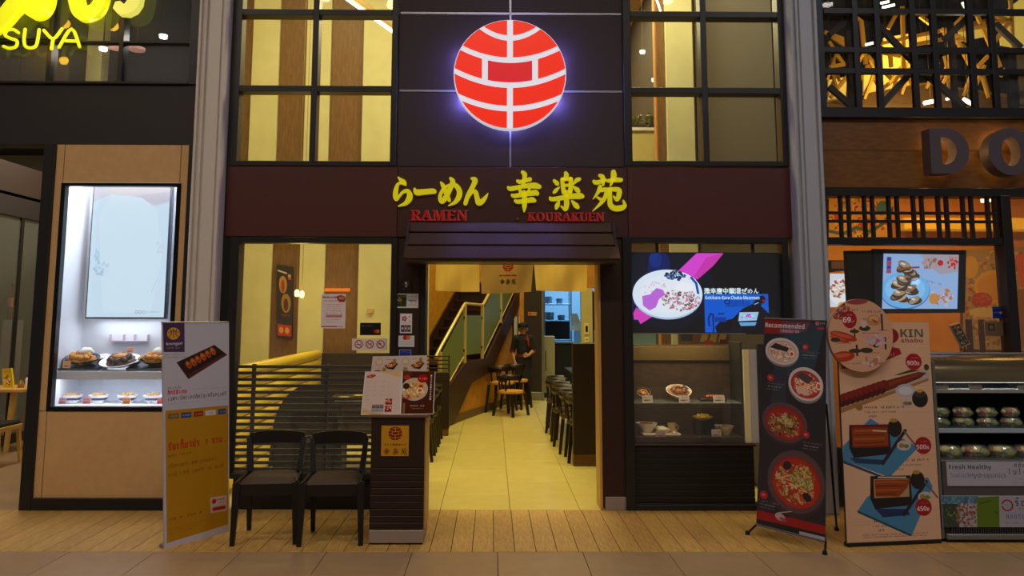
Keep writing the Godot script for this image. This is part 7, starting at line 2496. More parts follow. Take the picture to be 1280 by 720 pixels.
func build_display_case():
	var z = 0.0
	var fx0 = P(48, 400, z).x - 0.075
	var t = thing("display_case", "tall pale wooden display case with a lit food window in a black frame", "display case", W3(-3.33, 0, -0.3))
	var bm = M("case_black", C(0.09, 0.09, 0.105), 0.5)
	var x0 = -4.022; var x1 = -3.92; var x2 = -2.73; var x3 = -2.645
	var yt = P(150, 181, z).y
	boxo("frame_post", W3(x0, 0, -0.62), W3(x1, yt, 0.03), bm, t, 0.004)
	boxo("frame_post", W3(x2, 0, -0.62), W3(x3, yt, 0.03), bm, t, 0.004)
	boxo("frame_foot", W3(x1, 0, -0.62), W3(x2, 0.098, 0.03), bm, t, 0.004)
	var ven = M("veneer", C(0.86, 0.70, 0.49), 0.5, 0.0, {"tex": texs["mottle"], "tri": W3(1.5, 1.5, 1.5), "world": true})
	var sm = M("seam_red", C(0.45, 0.13, 0.06), 0.6)
	var wi = [P(79, 300, z).x, P(150, 229, z).y, P(223, 300, z).x, P(150, 513.5, z).y]
	wi[0] = (P(79.5, 235, z).x + P(64.5, 505, z).x) * 0.5
	wi[2] = P(222.5, 235, z).x
	var sx0 = P(81, 190, z).x
	var sx1 = P(226.5, 190, z).x
	boxo("seam_backing", W3(x1, 0.098, -0.06), W3(wi[0] - 0.01, yt, -0.012), sm, t, 0.0)
	boxo("seam_backing", W3(wi[2] + 0.01, 0.098, -0.06), W3(x2, yt, -0.012), sm, t, 0.0)
	var g = 0.006
	boxo("veneer_panel", W3(x1, 0.098, -0.05), W3(sx0 - g * 0.5, wi[3] - g, 0.0), ven, t, 0.001)
	boxo("veneer_panel", W3(x1, wi[3], -0.05), W3(sx0 - g * 0.5, yt, 0.0), ven, t, 0.001)
	boxo("veneer_panel", W3(sx1 + g * 0.5, 0.098, -0.05), W3(x2, wi[3] - g, 0.0), ven, t, 0.001)
	boxo("veneer_panel", W3(sx1 + g * 0.5, wi[3], -0.05), W3(x2, yt, 0.0), ven, t, 0.001)
	boxo("veneer_panel", W3(sx0 + g * 0.5, 0.098, -0.05), W3(sx1 - g * 0.5, wi[3] - g, 0.0), ven, t, 0.001)
	boxo("veneer_panel", W3(sx0 + g * 0.5, wi[1], -0.05), W3(sx1 - g * 0.5, yt, 0.0), ven, t, 0.001)
	var fm = M("case_trim", C(0.08, 0.085, 0.11), 0.3, 0.3)
	boxo("trim_rail", W3(wi[0] - 0.02, wi[1] - 0.028, -0.06), W3(wi[2] + 0.02, wi[1], 0.012), fm, t, 0.002)
	boxo("trim_edge", W3(wi[0] - 0.02, wi[1], -0.02), W3(wi[2] + 0.02, wi[1] + 0.006, 0.010), M("white"), t, 0.001)
	boxo("trim_rail", W3(wi[0] - 0.02, wi[3], -0.06), W3(wi[2] + 0.02, wi[3] + 0.032, 0.012), fm, t, 0.002)
	boxo("trim_post", W3(wi[0] - 0.03, wi[3], -0.06), W3(wi[0] + 0.008, wi[1], 0.010), fm, t, 0.002)
	boxo("trim_post", W3(wi[2] - 0.008, wi[3], -0.06), W3(wi[2] + 0.03, wi[1], 0.010), fm, t, 0.002)
	var mb = nm()
	mb.quad(W3(wi[0], wi[1], -0.02), W3(wi[2], wi[1], -0.02), W3(wi[2], wi[3], -0.02), W3(wi[0], wi[3], -0.02))
	obj("pane", mb, M("glass"), t)
	var zb = -0.50
	var w = M("case_white", C(0.88, 0.90, 0.94), 0.6)
	boxo("back_panel", W3(wi[0] - 0.03, wi[3], zb - 0.03), W3(wi[2] + 0.03, wi[1] + 0.22, zb), w, t, 0.0)
	boxo("side_lining", W3(wi[0] - 0.05, wi[3], zb), W3(wi[0] - 0.02, wi[1] + 0.22, -0.06), w, t, 0.0)
	boxo("side_lining", W3(wi[2] + 0.02, wi[3], zb), W3(wi[2] + 0.05, wi[1] + 0.22, -0.06), w, t, 0.0)
	boxo("top_lining", W3(wi[0] - 0.05, wi[1] + 0.20, zb), W3(wi[2] + 0.05, wi[1] + 0.22, -0.06), w, t, 0.0)
	boxo("bottom_lining", W3(wi[0] - 0.05, wi[3], zb), W3(wi[2] + 0.05, wi[3] + 0.036, -0.06), w, t, 0.0)
	var ysh = P(150, 464, -0.10).y
	boxo("shelf", W3(wi[0] - 0.02, ysh - 0.05, zb), W3(wi[2] + 0.02, ysh, -0.10), M("shelf_white", C(0.80, 0.82, 0.85), 0.5), t, 0.003)
	boxo("shelf_lip", W3(wi[0] - 0.02, ysh - 0.072, -0.10), W3(wi[2] + 0.02, ysh, -0.088), M("shelf_white"), t, 0.002)
	var mbp = nm()
	mbp.box(W3((wi[0] + wi[2]) * 0.5, wi[1] + 0.19, -0.13), W3(wi[2] - wi[0] - 0.1, 0.012, 0.08), 0.002)
	tag(obj("case_light", mbp, M("case_glow", C(1, 1, 1), 0.5, 0.0, {"emit": C(0.93, 0.96, 1.0), "energy": 3.0})), "white light strip along the top of the lit food display case", "light")
	area(W3((wi[0] + wi[2]) * 0.5, wi[1] + 0.178, -0.13), W2(1.0, 0.08), 2.1, C(0.93, 0.96, 1.0))
	mbp = nm()
	mbp.box(W3((wi[0] + wi[2]) * 0.5, ysh - 0.055, -0.13), W3(wi[2] - wi[0] - 0.1, 0.008, 0.03), 0.002)
	tag(obj("case_light", mbp, M("case_glow")), "white light strip under the shelf of the lit food display case", "light")
	area(W3((wi[0] + wi[2]) * 0.5, ysh - 0.066, -0.13), W2(1.0, 0.04), 0.20, C(0.93, 0.96, 1.0))
	var zs = -0.36
	var q = pr(113, 231, 209, 396.5, zs)
	var cv = Cv.new(self, 96, 166, 4, C(0.80, 0.90, 0.97))
	cv.rect(0, 0, 96, 6, C(0.78, 0.78, 0.84))
	cv.poly([W2(0, 0), W2(96, 0), W2(96, 22), W2(78, 27), W2(60, 22), W2(50, 14), W2(22, 12), W2(0, 22)], C(0.80, 0.82, 0.89))
	cv.poly([W2(52, 14), W2(96, 8), W2(96, 20), W2(80, 25), W2(64, 20)], C(0.77, 0.78, 0.86))
	cv.poly([W2(22, 14), W2(60, 16), W2(80, 30), W2(90, 90), W2(80, 160), W2(20, 160), W2(8, 40)], C(0.83, 0.92, 0.98))
	cv.scrawl(37, 8.5, 20, 3.6, C(0.68, 0.84, 0.92), 2)
	cv.blobs(16, 106, 10, 8, 26, 2.6, [C(0.66, 0.80, 0.90), C(0.74, 0.85, 0.94), C(0.80, 0.90, 0.97)], 3)
	cv.blobs(9, 90, 4, 9, 10, 2.6, [C(0.68, 0.81, 0.91), C(0.76, 0.86, 0.95)], 4)
	cv.blobs(86, 80, 5, 14, 12, 2.4, [C(0.80, 0.87, 0.94), C(0.84, 0.91, 0.97)], 5)
	cv.line([W2(86, 118), W2(79, 136)], 0.5, C(0.70, 0.78, 0.84))
	for k in 3:
		cv.ring(62 + 4.6 * k, 159.5, 1.7, 0.6, C(0.55, 0.62, 0.70))
	cv.scrawl(75, 160.6, 15, 2.0, C(0.55, 0.62, 0.70), 8)
	var tx = cv.done()
	var s = thing("display_screen", "tall pale blue upright screen inside the lit food display case", "screen", W3((q[0] + q[2]) * 0.5, q[3], zs))
	boxo("casing", W3(q[0] - 0.012, q[3] - 0.014, zs - 0.05), W3(q[2] + 0.02, q[1] + 0.006, zs - 0.001), M("screen_case", C(0.12, 0.16, 0.24), 0.4), s, 0.004)
	sheet("display", W3(q[0], q[1], zs), W3(q[2], q[1], zs), W3(q[2], q[3], zs), W3(q[0], q[3], zs), M("tall_display", C(0.04, 0.04, 0.04), 0.3, 0.0, {"emit": C(1, 1, 1), "energy": 0.95, "emap": tx}), s, 0.001)
	boxo("wall_mount", W3((q[0] + q[2]) * 0.5 - 0.12, q[3] + 0.3, zb), W3((q[0] + q[2]) * 0.5 + 0.12, q[1] - 0.3, zs - 0.05), M("black"), s, 0.003)
	area(W3((q[0] + q[2]) * 0.5, (q[1] + q[3]) * 0.5, zs + 0.012), W2(0.6, 1.0), 0.05, C(0.85, 0.93, 1.0), 0.0, 180.0)
	area(W3((q[0] + q[2]) * 0.5, q[3] - 0.02, zs - 0.03), W2(0.6, 0.05), 0.14, C(0.93, 0.96, 1.0))
	boxo("under_light", W3(q[0] + 0.02, q[3] - 0.012, zs - 0.055), W3(q[2] - 0.02, q[3] - 0.002, zs - 0.005), M("case_glow"), s, 0.002)
	var hq = pr(139, 418, 187, 427, zb)
	s = thing("wall_holder", "small clear holder on the white back panel above the food trays", "holder", W3((hq[0] + hq[2]) * 0.5, hq[3], zb))
	var hm = M("holder_pink", C(0.78, 0.70, 0.76), 0.4)
	boxo("tray", W3(hq[0], hq[3], zb), W3(hq[2], hq[3] + 0.012, zb + 0.05), hm, s, 0.002)
	for x in [hq[0], lerpf(hq[0], hq[2], 0.36), lerpf(hq[0], hq[2], 0.64), hq[2] - 0.006]:
		boxo("divider", W3(x, hq[3] + 0.012, zb), W3(x + 0.006, hq[1], zb + 0.045), hm, s, 0.001)
	var navy = M("tray_navy", C(0.07, 0.11, 0.20), 0.25, 0.0, {"coat": 0.5})
	var blue = M("plate_navy", C(0.09, 0.17, 0.30), 0.2, 0.0, {"coat": 0.7})
	var ch = M("bowl_white")
	var cutlet = food_mat("cutlet", C(0.55, 0.30, 0.06), C(0.90, 0.66, 0.16))
	var rice = food_mat("rice2", C(0.85, 0.84, 0.82), C(1, 1, 1))
	var sauce = food_mat("dark_meat", C(0.12, 0.06, 0.05), C(0.35, 0.20, 0.16))
	for k in 2:
		var px = [103, 197][k]
		var c = P(px, 458, -0.24)
		c.y = ysh
		var tr = thing("food_tray", ["navy tray on the case shelf beside the white cutlet plate and a soup bowl", "navy tray on the case shelf partly hidden by the white and yellow banner"][k], "tray", c, 0.0, "navy trays on the case shelf")
		mb = nm()
		var ins = [W3(-0.23, 0.004, 0.12), W3(0.19, 0.004, 0.12), W3(0.25, 0.004, -0.12), W3(-0.15, 0.004, -0.12)]
		var pl = PackedVector2Array()
		for v in ins:
			pl.append(W2(v.x, -v.z))
		mb.prism(pl, 0.0, 0.012, Transform3D(Basis(Vector3.RIGHT, W3(0, 0, -1), Vector3.UP), Vector3.ZERO))
		for i in 4:
			mb.bar(ins[i] + W3(0, 0.012, 0), ins[(i + 1) % 4] + W3(0, 0.012, 0), 0.01, 0.018, 0.003)
		local("body", mb, navy, tr)
		tr.rotation.x = deg_to_rad(22)
		tr.position.y += 0.045
		c.y += 0.066
		var pt = crockery("cutlet_plate", ["dark blue plate of golden cutlet on the navy tray beside the soup bowl", "dark blue plate of golden cutlet on the tray half hidden by the banner"][k], "plate", c + W3(0.0, 0, 0.01), 0.165, 0.05, blue, "cutlet plates on the navy trays", [cutlet, 0.85], 31 + k * 7, 0.62)
		pt.rotation.x = deg_to_rad(24)
		mb = nm()
		mb.lump(W3(0.03, 0.085, -0.045), W3(0.07, 0.04, 0.035), 51 + k, 0.4, 12, 7)
		local("rice", mb, rice, pt)
	var sc = P(131, 440, -0.33); sc.y = ysh
	var so = crockery("soup_bowl", "small white soup bowl at the back of the navy tray in the lit case", "bowl", W3(sc.x, ysh + 0.075, -0.33), 0.062, 0.05, ch, "", [rice, 0.1], 3)
	so.rotation.x = deg_to_rad(20)
	mb = nm()
	mb.box(W3(0, -0.037, -0.01), W3(0.06, 0.075, 0.05), 0.004)
	local("riser", mb, M("case_white"), so)
	var pc = P(151, 456, -0.22); pc.y = ysh + 0.02
	var plw = crockery("white_plate", "large white plate with sauced cutlet between the two navy trays", "plate", pc, 0.18, 0.045, ch, "", [sauce, 0.8], 9, 0.72)
	plw.position.y += 0.03
	plw.rotation = W3(deg_to_rad(24), 0, deg_to_rad(4))
	mb = nm()
	mb.lump(W3(0.0, 0.075, -0.02), W3(0.075, 0.022, 0.045), 61, 0.4, 12, 7)
	local("cutlet", mb, cutlet, plw)
	price_card("orange price card before the navy tray with the soup bowl", [78, 451.5, 87.5, 460], -0.115, C(0.86, 0.62, 0.40), 101)
	price_card("orange price card standing behind the large white plate", [158, 434, 166.5, 441], -0.42, C(0.84, 0.60, 0.46), 102)
	var yb = wi[3] + 0.036
	var lab = ["first rice bowl from the black frame post on the case floor", "second rice bowl from the black frame post on the case floor", "third rice bowl from the black frame post on the case floor", "fourth rice bowl from the black frame post, touching the banner edge"]
	for k in 4:
		rice_bowl(lab[k], [90.5, 123.5, 159.5, 191.5][k], 495, -0.26, yb, "rice bowls on the case floor", 71 + k * 5)
		price_card(["pink price card before the first rice bowl from the frame post", "rose price card before the second rice bowl from the frame post", "orange price card before the third rice bowl from the frame post", "red price card before the fourth rice bowl from the frame post"][k], [[73, 497.5, 82, 505], [103, 497.5, 113, 505], [153, 497.5, 162.5, 505], [196, 497.5, 205, 505]][k], -0.115, [C(0.80, 0.58, 0.60), C(0.84, 0.52, 0.52), C(0.80, 0.50, 0.28), C(0.84, 0.40, 0.40)][k], 110 + k)

# ------------------------------------------------------------------ the dark shop beside the display case
func neon(mb: MB, pts: Array, z, r):
	var o = []
	for i in range(0, pts.size(), 2):
		o.append(P(pts[i], pts[i + 1], z))
	var run = []
	for i in o.size() - 1:
		for s in 4:
			run.append(o[i].cubic_interpolate(o[i + 1], o[maxi(i - 1, 0)], o[mini(i + 2, o.size() - 1)], s / 4.0))
	run.append(o[-1])
	mb.tube(run, r, 10)
	for e in [run[0], run[-1]]:
		mb.lathe([W2(0, -r), W2(r * 0.7, -r * 0.7), W2(r, 0), W2(r * 0.7, r * 0.7), W2(0, r)], Transform3D(Basis(), e), 10)

func build_side_shop():
	var z = 0.0
	var w = struct("wall_sideshop")
	var y0 = P(120, 181, z).y
	var y1 = P(120, 105.5, z).y
	var dk = M("side_dark", C(0.165, 0.15, 0.165), 0.55)
	boxo("fascia", W3(-9.5, y0 + 0.003, -0.2), W3(-2.645, y1, 0.0), dk, w, 0.003)
	boxo("upper_post", W3(P(238, 50, z).x, y1, -0.2), W3(-2.645, 5.0, 0.02), M("black_frame"), w, 0.003)
	var win = struct("window")
	win.name = "window_5"
	boxo("sill_rail", W3(-9.5, y1, -0.12), W3(P(238, 50, z).x, P(120, 102.5, z).y, 0.03), M("black_frame"), win, 0.003)
	for px in [-92, -15, 63, 152]:
		var x = P(px, 60, z).x
		boxo("mullion", W3(x - 0.02, y1 + 0.02, -0.1), W3(x + 0.02, 5.0, 0.015), M("black_frame"), win, 0.003)
	boxo("transom", W3(-9.5, P(190, 52.5, z).y - 0.01, -0.08), W3(P(238, 50, z).x, P(190, 52.5, z).y + 0.01, 0.0), M("black_frame"), win, 0.002)
	var pxs = [-9.5, P(-92, 60, z).x, P(-15, 60, z).x, P(63, 60, z).x, P(152, 60, z).x, P(238, 60, z).x]
	for i in 5:
		var mb = nm()
		mb.quad(W3(pxs[i], 5.0, -0.04), W3(pxs[i + 1], 5.0, -0.04), W3(pxs[i + 1], y1, -0.04), W3(pxs[i], y1, -0.04))
		obj("pane", mb, M("dark_glass", C(0.6, 0.62, 0.66), 0.02, 0.0, {"alpha": 0.25}), win)
	boxo("upper_back", W3(-9.5, y1 - 0.1, -0.98), W3(-2.645, 5.3, -0.9), M("side_back", C(0.10, 0.095, 0.105), 0.8), w, 0.0)
	boxo("upper_floor", W3(-9.5, y1 - 0.12, -0.9), W3(-2.645, y1 - 0.02, -0.2), dk, w, 0.0)
	boxo("upper_ceiling", W3(-9.5, 5.2, -0.9), W3(-2.645, 5.3, -0.2), dk, w, 0.0)
	boxo("upper_side", W3(-2.70, y1 - 0.02, -0.9), W3(-2.645, 5.2, -0.2), dk, w, 0.0)
	for q in [[-20, 18, 26, 100], [66, 74, 84, 102], [26, 55, 60, 102]]:
		var r = pr(q[0], q[1], q[2], q[3], -0.8)
		var pn = thing("wall_board", ["pale brown board behind the dark glass under the glowing yellow characters", "narrow brown board behind the dark glass beneath the yellow lettering's last letters", "brown board behind the dark glass beneath the middle of the yellow lettering"][[-20, 66, 26].find(q[0])], "board", W3((r[0] + r[2]) * 0.5, y1, -0.85))
		boxo("board", W3(r[0], y1 - 0.02, -0.86), W3(r[2], r[1], -0.8), M("board_brown", C(0.34, 0.24, 0.20), 0.6), pn, 0.004)
	for k in 2:
		var c = P([146, 171][k], [61, 63][k], -0.55)
		var r = P([146, 171][k] + 10, 61, -0.55).x - c.x
		var l = thing("ring_lamp", ["flat round pinkish lamp behind the dark glass beside the mullion, half hidden", "flat round pinkish lamp behind the dark glass in the end pane"][k], "lamp", c)
		var mb = nm()
		mb.lathe([W2(0, 0), W2(r, 0), W2(r, 0.025), W2(0, 0.03)], Transform3D(Basis(), c), 24)
		obj("shade", mb, M("pinkish", C(0.7, 0.5, 0.45), 0.6, 0.0, {"emit": C(0.75, 0.55, 0.48), "energy": 0.5}), l)
		mb = nm()
		mb.tube([c + W3(0, 0.02, 0), W3(c.x, 5.2, c.z)], 0.005, 6)
		obj("stem", mb, M("black"), l)
	for k in 2:
		var c = P([129, 204][k], [63, 47.5][k], -0.4)
		var l = thing("spot_lamp", ["bright white spot lamp behind the dark glass beside the ring lamps", "bright white spot lamp high behind the end pane of dark glass"][k], "lamp", c)
		var mb = nm()
		mb.lathe([W2(0, 0), W2(0.035, 0), W2(0.04, 0.03), W2(0, 0.035)], Transform3D(Basis(), c), 14)
		obj("lens", mb, M("spot_glow", C(1, 1, 1), 0.5, 0.0, {"emit": C(1, 0.98, 0.95), "energy": 3.0}), l)
		mb = nm()
		mb.tube([c + W3(0, 0.03, 0), W3(c.x, 5.2, c.z)], 0.006, 6)
		obj("stem", mb, M("black"), l)
		omni(c + W3(0, -0.02, 0), 0.08, C(1, 0.96, 0.9), 0.03, l)
	var zf = 0.12
	var ym = M("neon_yellow", C(0.86, 0.86, 0.10), 0.4, 0.0, {"emit": C(0.87, 0.88, 0.09), "energy": 0.92})
	var s = thing("glowing_sign", "large glowing yellow brush characters above the dark shop, cut by the picture's top edge", "sign", P(80, 10, zf))
	var shapes = [[-22, 40, 16, 0, 24, 18, 12, 10, 19, 24, -4, 22, 30, -24, 24], [26, -6, 20, 33, 6, 18, 42, 13, 18, 50, 10, 18, 55, 0, 18, 57, -16, 18], [92, -16, 17, 94, 2, 17, 100, 14, 19, 110, 15, 16, 119, 10, 15, 125, -2, 14, 127, -16, 14]]
	for sh in shapes:
		var mb = nm()
		stroke_solids(mb, smooth3(sh, 6), func(q):
			var v = P(q.x, q.y, zf)
			return W2(v.x, v.y), 0.03, zf)
		obj("letter", mb, ym, s)
	var mb = nm()
	var pl = PackedVector2Array()
	for p in [[141, 10], [144, 2], [150, 1], [155, 5], [162, -4], [166, -18], [178, -18], [174, 4], [168, 13], [158, 18], [147, 17]]:
		var v = P(p[0], p[1], zf)
		pl.append(W2(v.x, v.y))
	mb.prism(pl, 0.03, zf)
	obj("letter", mb, M("neon_pale", C(0.86, 0.85, 0.45), 0.4, 0.0, {"emit": C(0.86, 0.84, 0.35), "energy": 0.9}), s)
	for px in [50, 110]:
		boxo("bracket", W3(P(px, 0, z).x, P(px, -6, z).y, -0.03), W3(P(px, 0, z).x + 0.03, P(px, -10, z).y, 0.04), M("black"), s, 0.002)
	omni(P(45, 5, 0.2) , 0.05, C(1.0, 0.75, 0.15), 0.05, s)
	omni(P(110, 8, 0.2), 0.05, C(1.0, 0.75, 0.15), 0.05, s)
	s = thing("glowing_sign", "glowing yellow thin Latin letters ending in A on the dark glass of the shop", "sign", P(60, 60, 0.06))
	var letters = [[[-16, 37.5, 6, 38], [-5, 38, -7, 62]], [[23, 41, 17, 37, 9, 38, 6.5, 44, 13, 48, 21, 51, 20, 58, 12, 60.5, 4.5, 58]], [[31.5, 36.5, 30, 50, 32, 58, 39, 60, 45, 57, 47.5, 48, 49, 37]], [[55, 38, 66.5, 48.5, 77.5, 36], [66.5, 48.5, 64.5, 61]], [[74, 59, 89.5, 36, 99.5, 58.5], [82, 51, 96, 51.5]]]
	for l in letters:
		mb = nm()
		for st in l:
			neon(mb, st, 0.06, 0.0145)
		obj("letter", mb, ym, s)
	boxo("rail", W3(P(-20, 50, z).x, P(40, 50.5, z).y - 0.004, 0.015), W3(P(98, 50, z).x, P(40, 50.5, z).y + 0.004, 0.05), M("black"), s, 0.001)
	omni(P(50, 58, 0.16), 0.03, C(1.0, 0.78, 0.15), 0.04, s)
	var xs = -6.2
	var gw = struct("wall_glazed")
	boxo("transom", W3(xs - 0.06, P(40, 250, -3.0).y - 0.18, -6.5), W3(xs, P(40, 250, -3.0).y + 0.12, -0.25), dk, gw, 0.004)
	boxo("head", W3(xs - 0.06, P(40, 201, -3.0).y, -6.5), W3(xs, y0 + 0.0, -0.25), M("side_brown", C(0.20, 0.15, 0.13), 0.6), gw, 0.003)
	for zz in [-1.0, -2.25, -3.5, -4.75, -6.3]:
		boxo("mullion", W3(xs - 0.05, 0, zz), W3(xs - 0.01, y0, zz + 0.06), M("black_frame"), gw, 0.003)
	boxo("sill", W3(xs - 0.06, 0, -6.5), W3(xs, 0.12, -0.25), dk, gw, 0.003)
	for i in 4:
		var za = [-1.0, -2.25, -3.5, -4.75][i]
		mb = nm()
		mb.quad(W3(xs - 0.03, y0, za), W3(xs - 0.03, y0, za - 1.25), W3(xs - 0.03, 0.1, za - 1.25), W3(xs - 0.03, 0.1, za))
		obj("pane", mb, M("smoke_glass", C(0.5, 0.52, 0.5), 0.06, 0.0, {"alpha": 0.35}), gw)
	structure(boxo("wall_far", W3(-9.5, 0, -6.7), W3(-4.03, y0 + 1.2, -6.5), M("side_grey", C(0.58, 0.58, 0.56), 0.7), self, 0.0))
	structure(boxo("wall_far", W3(-9.5, 0, -6.5), W3(-9.4, y0 + 1.2, -0.2), M("side_grey"), self, 0.0))
	structure(boxo("ceiling_sideshop", W3(-9.5, y0 + 1.2, -6.7), W3(-4.03, y0 + 1.3, -0.98), dk, self, 0.0))
	for zz in [-1.7, -3.6]:
		var lm = nm()
		lm.box(W3(-5.2, y0 + 1.188, zz), W3(0.5, 0.02, 0.5), 0.003)
		tag(obj("ceiling_light_panel", lm, M("lamp_white")), ["square white ceiling light near the entrance of the dark shop", "square white ceiling light deep inside the dark shop"][0 if zz == -1.7 else 1], "light")
		area(W3(-5.2, y0 + 1.17, zz), W2(0.5, 0.5), 5.0, C(1, 0.92, 0.8))
	var pale = M("pale_wood", C(0.82, 0.66, 0.36), 0.45)
	var tz = -3.0
	var tp = P(14, 482, tz)
	var t = thing("cafe_table", "pale wooden table inside the dark shop behind the black frame post", "table", W3(tp.x - 0.2, 0, tz))
	var ty = 0.76
	boxo("tabletop", W3(tp.x - 0.42, ty - 0.04, tz - 0.4), W3(P(39, 482, tz).x + 0.02, ty, tz + 0.25), pale, t, 0.006)
	for q in [[tp.x - 0.35, tz + 0.18], [P(34, 482, tz).x - 0.05, tz + 0.18], [tp.x - 0.35, tz - 0.32], [P(34, 482, tz).x - 0.05, tz - 0.32]]:
		mb = nm()
		mb.taper(W3(q[0] - 0.05, 0, q[1]), W3(q[0], ty - 0.04, q[1]), W2(0.02, 0.02), W2(0.028, 0.028))
		obj("leg", mb, pale, t)
	t = thing("cafe_chair", "pale wooden chair with a black seat at the table inside the dark shop", "chair", W3(-5.5, 0, -2.0))
	var cz = -2.0
	for s2 in [-1, 1]:
		mb = nm()
		mb.taper(W3(-5.52 - 0.20, 0, cz + s2 * 0.2), W3(-5.52 - 0.17, 0.92, cz + s2 * 0.19), W2(0.018, 0.018), W2(0.016, 0.016))
		obj("leg", mb, pale, t)
		mb = nm()
		mb.taper(W3(-5.52 + 0.21, 0, cz + s2 * 0.2), W3(-5.52 + 0.17, 0.42, cz + s2 * 0.19), W2(0.016, 0.016), W2(0.02, 0.02))
		obj("leg", mb, pale, t)
	boxo("seat_frame", W3(-5.73, 0.38, cz - 0.22), W3(-5.32, 0.43, cz + 0.22), pale, t, 0.005)
	boxo("seat", W3(-5.72, 0.43, cz - 0.21), W3(-5.33, 0.47, cz + 0.21), M("black"), t, 0.015)
	boxo("backrest", W3(-5.71, 0.78, cz - 0.2), W3(-5.68, 0.93, cz + 0.2), pale, t, 0.008)
	var cv = Cv.new(self, 16, 20, 8, C(0.92, 0.78, 0.08))
	cv.scrawl(2, 5, 12, 3, C(0.75, 0.45, 0.05), 3)
	cv.blobs(8, 12, 6, 5, 26, 1.4, [C(0.75, 0.35, 0.08), C(0.95, 0.9, 0.7), C(0.65, 0.2, 0.08)], 5)
	var a = [P(2.5, 461, tz - 0.05), P(14, 460, tz + 0.03), P(17, 482, tz + 0.1), P(4, 482, tz + 0.02)]
	for v in [2, 3]:
		a[v].y = ty
	t = thing("table_sign", "yellow standing menu sign on the pale wooden table in the dark shop", "menu", (a[2] + a[3]) * 0.5)
	obj("card", board("", a[0], a[1], a[2], a[3], 0.02, null), M("sign_edge_yellow", C(0.85, 0.7, 0.1), 0.5), t)
	sheet("print", a[0], a[1], a[2], a[3], M("table_sign_print", C(1, 1, 1), 0.5, 0.0, {"tex": cv.done()}), t, 0.001)
	for k in 2:
		var c = P([26, 34.5][k], 481, tz + 0.05)
		c.y = ty
		t = thing("condiment_jar", ["small amber jar on the pale wooden table in the dark shop", "white and red bottle on the pale wooden table against the black post"][k], "jar", c)
		mb = nm()
		if k == 0:
			mb.lathe([W2(0, 0), W2(0.035, 0), W2(0.035, 0.06), W2(0.015, 0.085), W2(0.015, 0.10), W2(0, 0.10)], Transform3D(), 16)
			local("body", mb, M("amber", C(0.65, 0.45, 0.10), 0.25), t)
		else:
			mb.lathe([W2(0, 0), W2(0.03, 0), W2(0.03, 0.11), W2(0.014, 0.13), W2(0, 0.13)], Transform3D(), 16)
			local("body", mb, M("white_gloss"), t)
			mb = nm()
			mb.lathe([W2(0.015, 0.12), W2(0.016, 0.155), W2(0, 0.16)], Transform3D(), 14)
			local("cap", mb, M("jar_red", C(0.5, 0.12, 0.1), 0.4), t)
	var bp = P(9, 420, -4.3)
	t = thing("bottle_stand", "white narrow stand with a stacked bottle figure inside the dark shop", "stand", W3(bp.x, 0, -4.3))
	boxo("plinth", W3(P(3, 440, -4.3).x, 0, -4.45), W3(P(19, 440, -4.3).x, P(10, 400, -4.3).y, -4.25), M("stand_grey", C(0.62, 0.62, 0.62), 0.5), t, 0.004)
	mb = nm()
	var hb = P(10, 400, -4.3).y
	var ht = P(10, 352, -4.3).y
	mb.lathe([W2(0, hb), W2(0.045, hb), W2(0.05, lerpf(hb, ht, 0.55)), W2(0.02, lerpf(hb, ht, 0.75)), W2(0.02, lerpf(hb, ht, 0.95)), W2(0, ht)], Transform3D(Basis(), W3(bp.x, 0, -4.35)), 16)
	obj("bottle", mb, M("bottle_brown", C(0.42, 0.22, 0.14), 0.2, 0.0, {"coat": 0.6}), t)
	mb = nm()
	mb.lathe([W2(0.051, lerpf(hb, ht, 0.34)), W2(0.052, lerpf(hb, ht, 0.58))], Transform3D(Basis(), W3(bp.x, 0, -4.35)), 16)
	obj("label_band", mb, M("label_orange", C(0.8, 0.45, 0.2), 0.5), t)

# ------------------------------------------------------------------ the shop with the timber lattice
func lattice(called, px, zf, cols: Array, rows: Array, wpx, parent, m):
	for c in cols:
		var x = P(c, (px[1] + px[3]) * 0.5, zf).x
		boxo("lattice_post", W3(x - wpx, P(c, px[3], zf).y, zf - 0.05), W3(x + wpx, P(c, px[1], zf).y, zf), m, parent, 0.003)
	for r in rows:
		var y = P((px[0] + px[2]) * 0.5, r, zf).y
		boxo("lattice_rail", W3(P(px[0], r, zf).x, y - wpx, zf - 0.055), W3(P(px[2], r, zf).x, y + wpx, zf - 0.005), m, parent, 0.003)

